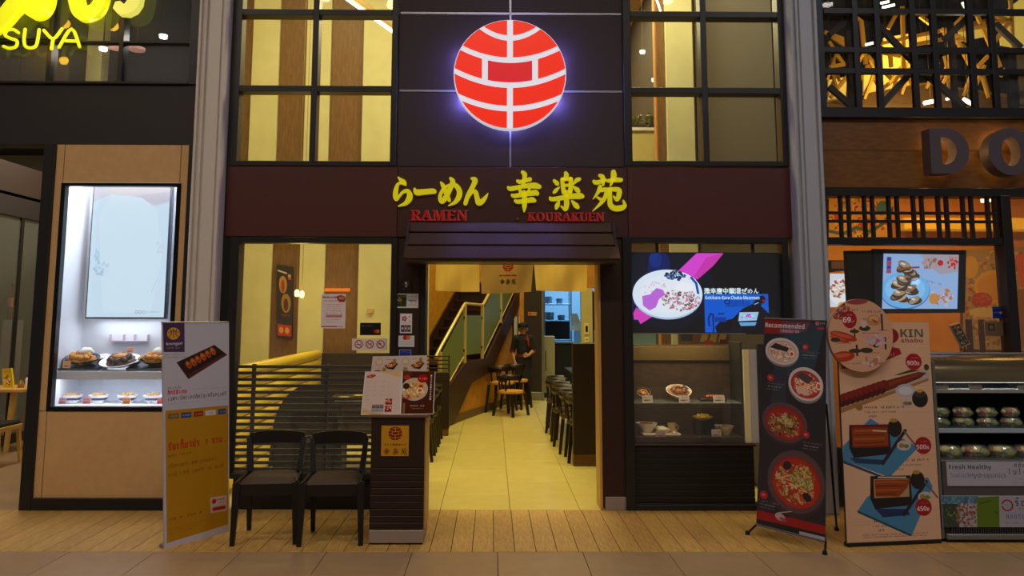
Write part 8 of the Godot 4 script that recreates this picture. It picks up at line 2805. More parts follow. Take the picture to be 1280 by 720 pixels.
func build_sushi_shop():
	var z = 0.0
	var x0 = 2.92
	var w = struct("wall_sushishop")
	var bf = M("black_frame")
	var yl = P(1150, 135, z).y
	var yf1 = P(1150, 147.5, z).y
	var yf0 = P(1150, 235.5, z).y
	var br = M("fascia_brown", C(0.50, 0.33, 0.11), 0.42, 0.0, {"tex": texs["grainy"], "tri": W3(0.8, 3, 0.8), "world": true})
	var ym = P(1150, 188, z).y
	boxo("fascia_board", W3(x0, ym + 0.004, -0.2), W3(8.5, yf1 - 0.003, -0.04), br, w, 0.003)
	boxo("fascia_board", W3(x0, yf0 + 0.003, -0.2), W3(8.5, ym - 0.004, 0.0), br, w, 0.004)
	boxo("frame_rail", W3(x0, yf1, -0.15), W3(8.5, yl, 0.02), bf, w, 0.003)
	var xf = P(1030, 70, z).x
	boxo("frame_post", W3(x0, yl, -0.15), W3(xf, 5.0, 0.02), bf, w, 0.003)
	var lw = struct("window")
	lw.name = "window_6"
	lattice("", [1030, -40, 1420, 135], 0.0, [1070.5, 1098, 1142.5, 1169, 1215, 1242, 1300, 1328], [14, 62.5, 89], 0.026, lw, bf)
	var mb = nm()
	mb.quad(W3(xf, 5.0, -0.09), W3(8.5, 5.0, -0.09), W3(8.5, yl, -0.09), W3(xf, yl, -0.09))
	obj("pane", mb, M("glass"), lw)
	boxo("inner_post", W3(P(1262, 100, -0.3).x, yl, -0.36), W3(P(1272, 100, -0.3).x, P(1266, 60, -0.3).y, -0.3), bf, lw, 0.003)
	boxo("tall_panel", W3(P(1273.5, 100, -0.28).x, P(1275, 131, -0.28).y, -0.33), W3(P(1300, 100, -0.28).x, P(1275, 60, -0.28).y, -0.28), M("olive_pale", C(0.62, 0.52, 0.28), 0.5), lw, 0.003)
	boxo("upper_floor", W3(x0, yl - 0.2, -7.0), W3(9.5, yl - 0.02, -0.15), bf, w, 0.0)
	structure(boxo("wall_upperback", W3(x0, yl - 0.1, -7.1), W3(9.5, 7.0, -7.0), M("up_dark", C(0.12, 0.085, 0.07), 0.8), self, 0.0))
	structure(boxo("wall_upperside", W3(2.73, yl - 0.1, -7.1), W3(2.92, 7.0, -0.2), M("up_dark"), self, 0.0))
	structure(boxo("ceiling_upper", W3(x0, 7.0, -7.1), W3(9.5, 7.1, -0.15), M("up_dark"), self, 0.0))
	var am = M("amber_glow", C(0.75, 0.6, 0.25), 0.7, 0.0, {"emit": C(0.80, 0.69, 0.28), "energy": 0.7})
	var sheets = [[[1105, 47], [1142, 41], [1142, 58], [1105, 62]], [[1148, 43], [1165, 40], [1166, 54], [1148, 56]], [[1104, 66], [1142, 66], [1142, 84], [1104, 86]], [[1036, 100], [1062, 95], [1066, 132], [1036, 132]], [[1080, 92], [1140, 94], [1138, 112], [1080, 122]], [[1200, 36], [1238, 34], [1238, 44], [1198, 52]], [[1248, 20], [1300, -20], [1300, 64], [1252, 56]]]
	for k in sheets.size():
		var s = sheets[k]
		var zz = -4.6
		var a = []
		for q in s:
			a.append(P(q[0], q[1], zz))
		var t = thing("glowing_sheet", ["amber lit sheet behind the top of the trusses, widest of the upper row", "small amber lit sheet behind the trusses beside a lattice post", "amber lit sheet in the second lattice row behind crossing struts", "amber lit sheet low behind the trusses beside the grey pillar", "amber lit sheet low behind the trusses with a steep strut before it", "thin amber lit sheet behind the trusses high on the far half of the lattice", "tall amber lit sheet behind the open end of the lattice window"][k], "light sheet", (a[2] + a[3]) * 0.5, 0.0, "amber lit sheets behind the lattice")
		obj("sheet", board("", a[0], a[1], a[2], a[3], 0.04, null), am, t)
		mb = nm()
		mb.tube([W3(a[0].x + 0.05, 7.0, zz - 0.02), a[0] + W3(0.05, -0.05, -0.02)], 0.008, 6)
		obj("hanger", mb, M("black"), t)
	omni(P(1122, 60, -4.2), 1.3, C(1.0, 0.84, 0.42), 0.3)
	omni(P(1150, 100, -2.2), 1.6, C(1.0, 0.84, 0.42), 0.3)
	var tm = M("truss_yellow", C(0.86, 0.66, 0.18), 0.55)
	var td = M("truss_brown", C(0.25, 0.16, 0.10), 0.6)
	var layers = [
		["timber_truss", "yellow timber truss with many thin struts hanging deep behind the lattice window", -3.9, 0.026, tm, [[1020, 130, 1155, 106, 1], [1155, 106, 1285, 124, 1], [1030, 40, 1062, 52, 1], [1096, 56, 1250, 22, 1], [1128, 8, 1130, 100, 1], [1076, 22, 1082, 80, 1], [1076, 22, 1066, 26, 1], [1062, 90, 1060, 126, 1], [1040, 46, 1058, 58, 1], [1036, 52, 1042, 62, 1], [1110, 36, 1122, 14, 1], [1150, 20, 1166, 32, 1], [1142, 56, 1200, 45, 1], [1036, 84, 1070, 78, 1], [1044, 66, 1054, 80, 1], [1038, 122, 1060, 94, 1], [1060, 94, 1072, 126, 1], [1082, 84, 1098, 80, 1], [1084, 70, 1096, 84, 1], [1104, 66, 1126, 70, 1], [1112, 62, 1114, 84, 1], [1104, 110, 1128, 92, 1], [1108, 92, 1128, 112, 1], [1128, 96, 1142, 100, 1]]],
		["timber_truss", "yellow timber truss with a tall post meeting fanned struts behind the lattice", -2.9, 0.024, tm, [[1185, -10, 1188, 84, 1], [1220, 16, 1240, 62, 1], [1204, 20, 1180, 44, 1], [1180, 40, 1238, 32, 1], [1188, 42, 1212, 52, 1], [1176, 36, 1210, 64, 1], [1196, 50, 1214, 84, 1], [1262, -20, 1266, 60, 1], [1230, 30, 1266, 26, 1], [1238, 60, 1262, 26, 1], [1222, 84, 1242, 62, 1], [1240, 18, 1262, 26, 1], [1244, 68, 1250, 84, 1]]],
		["brown_truss", "dark brown heavy timber frame of slanting beams just behind the lattice window", -0.9, 0.030, td, [[1098, 32, 1146, 82, 1], [1146, 82, 1100, 134, 1], [1036, 108, 1068, 136, 1], [1180, 50, 1212, 20, 1], [1152, 88, 1206, 134, 1], [1244, 30, 1276, 60, 1], [1068, 10, 1100, 36, 1], [1036, 44, 1058, 26, 1]]]]
	for l in layers:
		var t = thing(l[0], l[1], "truss", P(1150, 134, l[2]), 0.0, "timber trusses behind the lattice")
		var n = 0
		for b in l[5]:
			mb = nm()
			var zz = l[2] - 0.012 * (n % 3)
			mb.bar(P(b[0], b[1], zz), P(b[2], b[3], zz), l[3] * 2.0, l[3] * 1.6, 0.003, Vector3.BACK)
			obj("strut", mb, l[4], t)
			n += 1
		if l[4] == tm:
			for i in 15:
				var bx = 1034.0 + i * 15.5
				mb = nm()
				var hh = rng.randf_range(16, 40)
				var y9 = rng.randf_range(92, 126)
				mb.bar(P(bx, y9, l[2] - 0.3), P(bx + [11.0, -9.0, 15.0][i % 3], y9 - hh, l[2] - 0.3), 0.036, 0.03, 0.002, Vector3.BACK)
				obj("strut", mb, tm, t)
		for q in [1060, 1190]:
			boxo("post", W3(P(q, 100, l[2] - 0.1).x, yl - 0.02, l[2] - 0.14), W3(P(q, 100, l[2] - 0.1).x + 0.05, 7.0, l[2] - 0.08), l[4], t, 0.003)
	var pa = [P(1030, 128, -3.2), P(1156, 106, -3.4), P(1300, 128, -3.2), P(1300, 150, -2.6), P(1030, 150, -2.6)]
	mb = nm()
	var pm = (pa[0] + pa[3]) * 0.5
	mb.face(pa, W3(0, 0.4, 1))
	for i in 5:
		var j = (i + 1) % 5
		mb.face([pa[i], pa[j], pa[j] - W3(0, 0.06, 0.05), pa[i] - W3(0, 0.06, 0.05)], pa[i] - pm)
	tag(obj("sloping_canopy", mb, M("canopy_tan", C(0.45, 0.33, 0.17), 0.6)), "tan sloping canopy low behind the lattice under the trusses", "canopy")
	var tubes = [[1155, 129, 1172, 125.5], [1204, 124, 1217, 131], [1082, 56, 1092, 53.5], [1101, 4, 1111, 2], [1103, 9.5, 1118, 6], [1183, 124, 1190, 122], [1203, 3, 1207, 10]]
	for k in tubes.size():
		var q = tubes[k]
		mb = nm()
		mb.tube([P(q[0], q[1], -2.2), P(q[2], q[3], -2.2)], 0.024 if k < 2 else 0.016, 8)
		var t = thing("tube_lamp", ["bright white tube lamp low behind the lattice, below the truss peak", "bright white tilted tube lamp low behind the lattice beyond the truss peak", "small white tube lamp behind the second lattice column", "upper of two short white tube lamps at the top edge of the lattice", "lower of two short white tube lamps at the top edge of the lattice", "faint short white tube lamp between the two bright low tube lamps", "short upright white lamp beside the tall truss post"][k], "lamp", P(q[0], q[1], -2.2), 0.0, "white tube lamps behind the lattice")
		obj("tube", mb, M("tube_glow"), t)
		mb = nm()
		var c = P((q[0] + q[2]) * 0.5, (q[1] + q[3]) * 0.5, -2.2)
		mb.tube([c, W3(c.x, 7.0, c.z - 0.02)], 0.004, 5)
		obj("hanger", mb, M("black"), t)
	omni(P(1210, 122, -2.05), 0.35, C(1, 0.95, 0.85), 0.05)
	var s = thing("block_letters", "thick grey block letters D and O standing on the brown fascia board", "sign", P(1215, 222, 0.02))
	var lm = M("letter_grey", C(0.33, 0.29, 0.33), 0.4, 0.0, {"coat": 0.2})
	var zl = 0.17
	var dq = pr(1163, 160.5, 1212, 217, zl)
	var oq = pr(1236, 160, 1292, 219, zl)
	for k in 2:
		var q = [dq, oq][k]
		var out = PackedVector2Array()
		var inn = PackedVector2Array()
		var cx = (q[0] + q[2]) * 0.5; var cy = (q[1] + q[3]) * 0.5
		var rx = (q[2] - q[0]) * 0.5; var ry = (q[1] - q[3]) * 0.5
		if k == 0:
			out.append(W2(q[0], q[3])); inn.append(W2(q[0] + rx * 0.58, q[3] + ry * 0.40))
			for i in 17:
				var a = lerpf(-PI / 2, PI / 2, i / 16.0)
				out.append(W2(q[0] + rx * 0.85 + cos(a) * rx * 1.15, cy + sin(a) * ry))
				inn.append(W2(q[0] + rx * 0.72 + cos(a) * rx * 0.62, cy + sin(a) * ry * 0.60))
			out.append(W2(q[0], q[1])); inn.append(W2(q[0] + rx * 0.58, q[1] - ry * 0.40))
		else:
			for i in 40:
				var a = TAU * i / 40
				out.append(W2(cx + cos(a) * rx, cy + sin(a) * ry))
				inn.append(W2(cx + cos(a) * rx * 0.42, cy + sin(a) * ry * 0.62))
		mb = nm()
		ring_prism(mb, out, inn, 0.035, zl)
		obj("letter", mb, lm, s)
		for dd in [-0.5, 0.5]:
			mb = nm()
			mb.tube([W3(cx + rx * 0.75 * signf(dd), cy + ry * 0.1, -0.005), W3(cx + rx * 0.75 * signf(dd), cy + ry * 0.1, 0.04)], 0.008, 6)
			obj("stud", mb, M("black"), s)
	for q in [[1171, 178], [1171, 206], [1202, 190], [1246, 176], [1246, 206], [1284, 192]]:
		omni(P(q[0], q[1], 0.022), 0.018, C(1.0, 0.80, 0.45), 0.01, s)
	boxo("head_rail", W3(x0, P(1150, 245.5, z).y, -0.15), W3(8.5, yf0, 0.02), bf, w, 0.003)
	var lo = struct("window")
	lo.name = "window_7"
	var xa = P(1033, 270, z).x
	var xb = P(1251, 280, z).x
	var cols = []
	for c in [1033, 1052.5, 1062.5, 1082.5, 1092.5, 1113, 1123.5, 1144, 1154.5, 1175, 1185.5, 1206, 1216.5, 1237, 1246.5]:
		cols.append(c)
	lattice("", [1030, 245, 1252, 297], 0.0, cols, [266, 276.5], 0.012, lo, bf)
	boxo("frame_rail", W3(x0, P(1150, 306, z).y, -0.12), W3(xb, P(1150, 297, z).y, 0.02), bf, lo, 0.003)
	boxo("frame_post", W3(x0, 0, -0.12), W3(P(1031, 300, z).x, P(1030, 245, z).y, 0.0), bf, lo, 0.003)
	boxo("frame_post", W3(xb, 0, -0.12), W3(xb + 0.085, P(1255, 245, z).y, 0.03), bf, lo, 0.003)
	for q in [[P(1031, 300, z).x, xb, P(1150, 306, z).y, 0.0], [xb + 0.085, 8.5, P(1270, 246, z).y, 0.0], [P(1031, 300, z).x, xb, P(1150, 245, z).y, P(1150, 297, z).y]]:
		mb = nm()
		mb.quad(W3(q[0], q[2], -0.08), W3(q[1], q[2], -0.08), W3(q[1], q[3], -0.08), W3(q[0], q[3], -0.08))
		obj("pane", mb, M("glass"), lo)
	boxo("low_wall", W3(x0, 0, -0.2), W3(8.5, 0.5, -0.13), M("low_dark", C(0.10, 0.085, 0.08), 0.6), w, 0.0)
	var zi = -1.9
	structure(boxo("wall_orange", W3(2.92, 0, zi - 0.1), W3(9.5, yf0 + 0.5, zi), M("orange_wall", C(0.78, 0.50, 0.10), 0.6, 0.0, {"tex": texs["mottle"], "tri": W3(0.8, 0.8, 0.8), "world": true}), self, 0.0))
	structure(boxo("ceiling_sushi", W3(2.92, yf0 + 0.5, zi), W3(9.5, yf0 + 0.6, -0.2), M("orange_wall"), self, 0.0))
	var lmp = nm()
	lmp.box(W3(4.4, yf0 + 0.48, -0.42), W3(2.6, 0.02, 0.3), 0.003)
	tag(obj("ceiling_light_panel", lmp, M("lamp_warm")), "long warm light panel on the ceiling of the orange shop", "light")
	area(W3(4.4, yf0 + 0.46, -0.42), W2(2.6, 0.3), 5.0, C(1.0, 0.82, 0.5))
	var mural = [[[1036, 248], [1118, 248], [1112, 296], [1036, 297]], [[1205, 312], [1300, 308], [1300, 440], [1203, 436]]]
	for k in 2:
		var a = []
		for q in mural[k]:
			a.append(P(q[0], q[1], zi + 0.06))
		var cv: Cv
		if k == 0:
			cv = Cv.new(self, 80, 48, 4, C(0.78, 0.55, 0.06))
			cv.blobs(40, 24, 40, 24, 220, 2.2, [C(0.70, 0.30, 0.04), C(0.88, 0.68, 0.10), C(0.62, 0.10, 0.05), C(0.35, 0.36, 0.12), C(0.85, 0.62, 0.06)], 3)
			cv.line([W2(0, 40), W2(18, 44), W2(36, 36), W2(56, 42), W2(72, 30), W2(80, 12)], 4.0, C(0.20, 0.32, 0.26))
			cv.line([W2(4, 30), W2(22, 6)], 1.0, C(0.30, 0.18, 0.06))
			cv.ell(66, 12, 7, 9, C(0.18, 0.38, 0.32))
			cv.ell(12, 22, 5, 5, C(0.72, 0.14, 0.06)); cv.ell(46, 32, 6, 5, C(0.70, 0.16, 0.06))
		else:
			cv = Cv.new(self, 90, 124, 4, C(0.58, 0.46, 0.30))
			cv.blobs(45, 62, 45, 62, 420, 3.0, [C(0.66, 0.50, 0.22), C(0.50, 0.42, 0.34), C(0.74, 0.58, 0.24), C(0.44, 0.36, 0.22), C(0.60, 0.26, 0.10)], 9)
			cv.ell(36, 46, 24, 20, C(0.76, 0.55, 0.06)); cv.ell(36, 46, 20, 16, C(0.72, 0.50, 0.05))
			cv.ell(8, 22, 9, 14, C(0.72, 0.54, 0.10))
			cv.ell(22, 62, 12, 9, C(0.66, 0.18, 0.08)); cv.blobs(22, 62, 10, 7, 30, 1.6, [C(0.75, 0.3, 0.1), C(0.5, 0.4, 0.2)], 6)
			cv.ell(24, 78, 17, 6, C(0.74, 0.62, 0.36))
			cv.poly([W2(60, 10), W2(90, 0), W2(90, 50), W2(66, 46)], C(0.76, 0.34, 0.06))
			cv.rect(62, 50, 28, 70, C(0.55, 0.36, 0.12))
		var t = thing("wall_mural", ["yellow and red painted mural behind the lattice transom", "brown and gold painted mural behind the glass beside the television"][k], "mural", (a[2] + a[3]) * 0.5)
		obj("board", board("", a[0], a[1], a[2], a[3], 0.05, null), M("plinth_wood"), t)
		sheet("print", a[0], a[1], a[2], a[3], M("mural_%d" % k, C(1, 1, 1), 0.6, 0.0, {"tex": cv.done()}), t, 0.002)
	var bb = pr(1130, 272, 1252, 287, zi + 0.2)
	var sh = thing("wall_shelf", "glowing golden shelf along the orange wall behind the lattice transom", "shelf", W3((bb[0] + bb[2]) * 0.5, bb[3], zi + 0.1))
	boxo("board", W3(bb[0], bb[3], zi), W3(bb[2] + 0.4, bb[1], zi + 0.2), M("shelf_gold", C(0.90, 0.70, 0.18), 0.3, 0.0, {"emit": C(0.9, 0.62, 0.12), "energy": 0.35}), sh, 0.01)
	for k in 2:
		var c = P([1230, 1239][k], [251, 250][k], -1.2)
		var l = thing("spot_lamp", ["small white spot lamp behind the lattice transom, lower of the pair", "small white spot lamp behind the lattice transom, upper of the pair"][k], "lamp", c)
		mb = nm()
		mb.lathe([W2(0, -0.015), W2(0.03, -0.015), W2(0.03, 0.02), W2(0, 0.025)], Transform3D(Basis(), c), 12)
		obj("lens", mb, M("tube_glow"), l)
		mb = nm()
		mb.tube([c, W3(c.x, yf0 + 0.5, c.z)], 0.004, 6)
		obj("stem", mb, M("black"), l)
	var zt = -0.16
	var t2 = thing("television", "black television showing fried food on a pale blue plate behind the glass", "television", P(1153, 392, zt))
	var c4 = [P(1093, 311, zt - 0.0), P(1208, 313, zt - 0.14), P(1206, 391, zt - 0.14), P(1093.5, 392, zt)]
	c4[1].y = lerpf(c4[1].y, c4[0].y, 0.5);
	obj("casing", board("", c4[0], c4[1], c4[2], c4[3], 0.05, null), M("tv_black", C(0.06, 0.06, 0.065), 0.3), t2)
	var e4 = [P(1104, 317, zt - 0.01), P(1198, 318.5, zt - 0.125), P(1196, 386, zt - 0.125), P(1102, 386, zt - 0.01)]
	var cv = Cv.new(self, 94, 70, 5, C(0.55, 0.68, 0.86))
	cv.poly([W2(46, 0), W2(94, 0), W2(94, 22), W2(72, 26), W2(54, 14)], C(0.62, 0.60, 0.66))
	cv.blobs(58, 11, 9, 7, 24, 3.0, [C(0.55, 0.38, 0.30), C(0.66, 0.56, 0.56)], 3)
	cv.blobs(86, 10, 7, 8, 24, 2.4, [C(0.70, 0.14, 0.12), C(0.72, 0.50, 0.46)], 4)
	cv.ell(71, 11, 3.6, 3.8, C(0.72, 0.08, 0.06))
	cv.blobs(75, 54, 14, 12, 40, 3.0, [C(0.62, 0.66, 0.80), C(0.70, 0.46, 0.26), C(0.75, 0.70, 0.74)], 5)
	cv.ell(64, 57, 6, 7, C(0.72, 0.52, 0.26))
	cv.ell(28, 47, 31, 24, C(0.30, 0.45, 0.68)); cv.ell(28, 46, 30.4, 23.2, C(0.42, 0.68, 0.90)); cv.ell(28, 45, 25, 18, C(0.50, 0.74, 0.94))
	var rr = RandomNumberGenerator.new()
	rr.seed = 12
	for k in 16:
		var yy = 60 - k * 3.0
		var cx = 30 + rr.randf_range(-13, 13) * (1.0 if k < 9 else 0.7)
		cv.ell(cx, yy, 9, 5, C(0.26, 0.19, 0.13), rr.randf_range(-0.6, 0.6))
		cv.ell(cx - 0.5, yy - 1.2, 7.6, 3.6, [C(0.62, 0.52, 0.42), C(0.70, 0.60, 0.48), C(0.52, 0.40, 0.30)][k % 3], rr.randf_range(-0.6, 0.6))
		cv.ell(cx - 2, yy - 2.2, 3.0, 1.2, C(0.84, 0.80, 0.76), 0.3)
	cv.line([W2(18, 20), W2(30, 18), W2(44, 17)], 2.4, C(0.48, 0.28, 0.24))
	cv.rect(4, 4, 6, 21, C(0.40, 0.35, 0.58))
	for k in 4:
		cv.ell(7, 7 + k * 5.2, 2.4, 2.0, [C(0.22, 0.20, 0.55), C(0.70, 0.20, 0.25)][k % 2])
	cv.scrawl(54, 36, 18, 3, C(0.40, 0.50, 0.60), 7, 0.25)
	var tt = cv.done()
	sheet("display", e4[0], e4[1], e4[2], e4[3], M("tv_display", C(0.03, 0.03, 0.03), 0.2, 0.0, {"emit": C(1, 1, 1), "energy": 0.95, "emap": tt}), t2, 0.006)
	mb = nm()
	mb.tube([P(1150, 350, zt - 0.13), P(1150, 350, -1.88)], 0.02, 8)
	obj("arm", mb, M("black"), t2)
	omni((e4[0] + e4[2]) * 0.5 + W3(0, 0, 0.06), 0.012, C(0.75, 0.86, 1.0), 0.04, t2)
	t2 = thing("television", "dark switched-off screen angled behind the lit television", "television", P(1072, 392, -0.35))
	c4 = [P(1059, 313.5, -0.30), P(1096, 313, -0.42), P(1096, 392, -0.42), P(1063, 392, -0.30)]
	obj("casing", board("", c4[0], c4[1], c4[2], c4[3], 0.05, null), M("tv_black"), t2)
	mb = nm()
	mb.tube([P(1080, 350, -0.44), P(1080, 350, -1.88)], 0.02, 8)
	obj("arm", mb, M("black"), t2)
	cv = Cv.new(self, 26, 44, 5, C(0.86, 0.88, 0.92))
	cv.ell(13, 24, 14, 17, C(0.93, 0.94, 0.97))
	cv.blobs(12, 20, 11, 12, 70, 2.0, [C(0.70, 0.52, 0.36), C(0.88, 0.80, 0.62), C(0.60, 0.58, 0.56), C(0.72, 0.30, 0.25), C(0.35, 0.38, 0.36), C(0.9, 0.86, 0.8)], 3)
	cv.ell(15, 40, 5, 3, C(0.88, 0.72, 0.2))
	var za = -0.9
	var bq = [P(1037, 342, za), P(1064, 342, za), P(1064, 384, za), P(1037, 384, za)]
	t2 = thing("picture_board", "bright lit picture of white food on the orange wall beside the grey pillar", "picture", (bq[2] + bq[3]) * 0.5)
	obj("board", board("", bq[0], bq[1], bq[2], bq[3], 0.04, null), M("plinth_wood"), t2)
	sheet("print", bq[0], bq[1], bq[2], bq[3], M("bright_board", C(0.1, 0.1, 0.1), 0.4, 0.0, {"emit": C(1, 1, 1), "energy": 0.85, "emap": cv.done()}), t2, 0.002)
	boxo("bracket", W3(bq[3].x + 0.05, bq[3].y, -1.9), W3(bq[3].x + 0.1, bq[0].y, za - 0.04), M("black"), t2, 0.002)
	var vq = pr(1037, 325, 1057, 338, za)
	t2 = thing("wall_vent", "small dark framed vent above the bright food picture", "vent", W3(vq[0], vq[3], za))
	boxo("frame", W3(vq[0], vq[3], -1.9), W3(vq[2], vq[1], za), M("black"), t2, 0.004)
	boxo("grille", W3(vq[0] + 0.015, vq[3] + 0.015, za), W3(vq[2] - 0.015, vq[1] - 0.015, za + 0.004), M("vent_brown", C(0.35, 0.22, 0.1), 0.6), t2, 0.001)
	var rp = P(1266, 330, -0.3)
	mb = nm()
	mb.tube([W3(rp.x, 0.0, rp.z), W3(rp.x, yf0 + 0.4, rp.z)], 0.012, 8)
	tag(obj("chrome_pole", mb, M("steel")), "thin chrome pole behind the glass beside the black frame post", "pole")
	cv = Cv.new(self, 14, 15, 10, C(0.05, 0.17, 0.48))
	cv.line([W2(1.5, 2.2), W2(12, 2.2)], 0.8, C(0.15, 0.3, 0.65))
	cv.line([W2(1.5, 7.4), W2(9, 7.0)], 1.0, C(0.25, 0.42, 0.8))
	cv.ell(10.6, 7.6, 2.4, 1.6, C(0.75, 0.42, 0.42))
	sticker("payment_sticker", "blue square sticker with a small pink mark on the glass above the food fridge", "sticker", [1240.5, 383.5, 1254.5, 398], -0.07, cv)
	cv = Cv.new(self, 12, 30, 8, C(0.10, 0.09, 0.09))
	for k in 4:
		cv.blobs(6, 4.5 + 7 * k, 4, 2.4, 16, 1.2, [[C(0.62, 0.22, 0.12), C(0.66, 0.46, 0.22)], [C(0.66, 0.60, 0.36), C(0.35, 0.34, 0.2)], [C(0.62, 0.58, 0.38), C(0.3, 0.25, 0.2)], [C(0.30, 0.45, 0.2), C(0.66, 0.62, 0.42)]][k], k)
	var sa = [P(1187, 407, -0.6), P(1199, 403, -0.6), P(1213, 430, -0.6), P(1202, 435, -0.6)]
	t2 = thing("tilted_sign", "narrow tilted sign with four small pictures behind the glass above the fridge", "sign", sa[3])
	obj("board", board("", sa[0], sa[1], sa[2], sa[3], 0.02, null), M("sign_cream", C(0.70, 0.60, 0.40), 0.5), t2)
	sheet("print", sa[0].lerp(sa[2], 0.05), sa[1].lerp(sa[3], 0.05), sa[2].lerp(sa[0], 0.05), sa[3].lerp(sa[1], 0.05), M("tilted_print", C(1, 1, 1), 0.5, 0.0, {"tex": cv.done()}), t2, 0.002)
	mb = nm()
	mb.tube([(sa[2] + sa[3]) * 0.5 - W3(0, 0, 0.02), W3(sa[3].x, 0.5, -0.62)], 0.008, 6)
	obj("pole", mb, M("black"), t2)
	for q in [[1211, 399, 1216.5, 442], [1227, 399, 1231.5, 442]]:
		var b = pr(q[0], q[1], q[2], q[3], -1.0)
		t2 = thing("wooden_post", "brown wooden post standing behind the glass %s" % ["beside the tilted sign" if q[0] == 1211 else "beside the small paper"][0], "post", W3(b[0], 0, -1.0))
		boxo("shaft", W3(b[0], 0, -1.05), W3(b[2], b[1], -1.0), M("stair_wood"), t2, 0.004)
		boxo("foot", W3(b[0] - 0.03, 0, -1.08), W3(b[2] + 0.03, 0.04, -0.97), M("stair_wood"), t2, 0.004)
	cv = Cv.new(self, 22, 18, 8, C(0.45, 0.36, 0.26))
	cv.rect(4, 3, 8, 8, C(0.24, 0.16, 0.16)); cv.ell(8, 7, 2.4, 2.6, C(0.5, 0.4, 0.42))
	sticker("paper_notice", "small faded brown paper with a dark square picture above the fridge", "notice", [1231, 402, 1254, 420], -0.07, cv)
	build_fridge()
	build_standee()

func ring_prism(mb: MB, out: PackedVector2Array, inn: PackedVector2Array, z0, z1):
	var n = out.size()
	for i in n:
		var j = (i + 1) % n
		var a = W3(out[i].x, out[i].y, 0); var b = W3(out[j].x, out[j].y, 0)
		var c = W3(inn[j].x, inn[j].y, 0); var d = W3(inn[i].x, inn[i].y, 0)
		var u = W3(0, 0, z1); var l = W3(0, 0, z0)
		mb.face([a + u, b + u, c + u, d + u], Vector3.BACK)
		mb.face([a + l, b + l, c + l, d + l], Vector3.FORWARD)
		var e = (b - a).cross(Vector3.BACK)
		mb.face([a + l, b + l, b + u, a + u], e)
		e = (c - d).cross(Vector3.BACK)
		mb.face([d + l, c + l, c + u, d + u], -e)

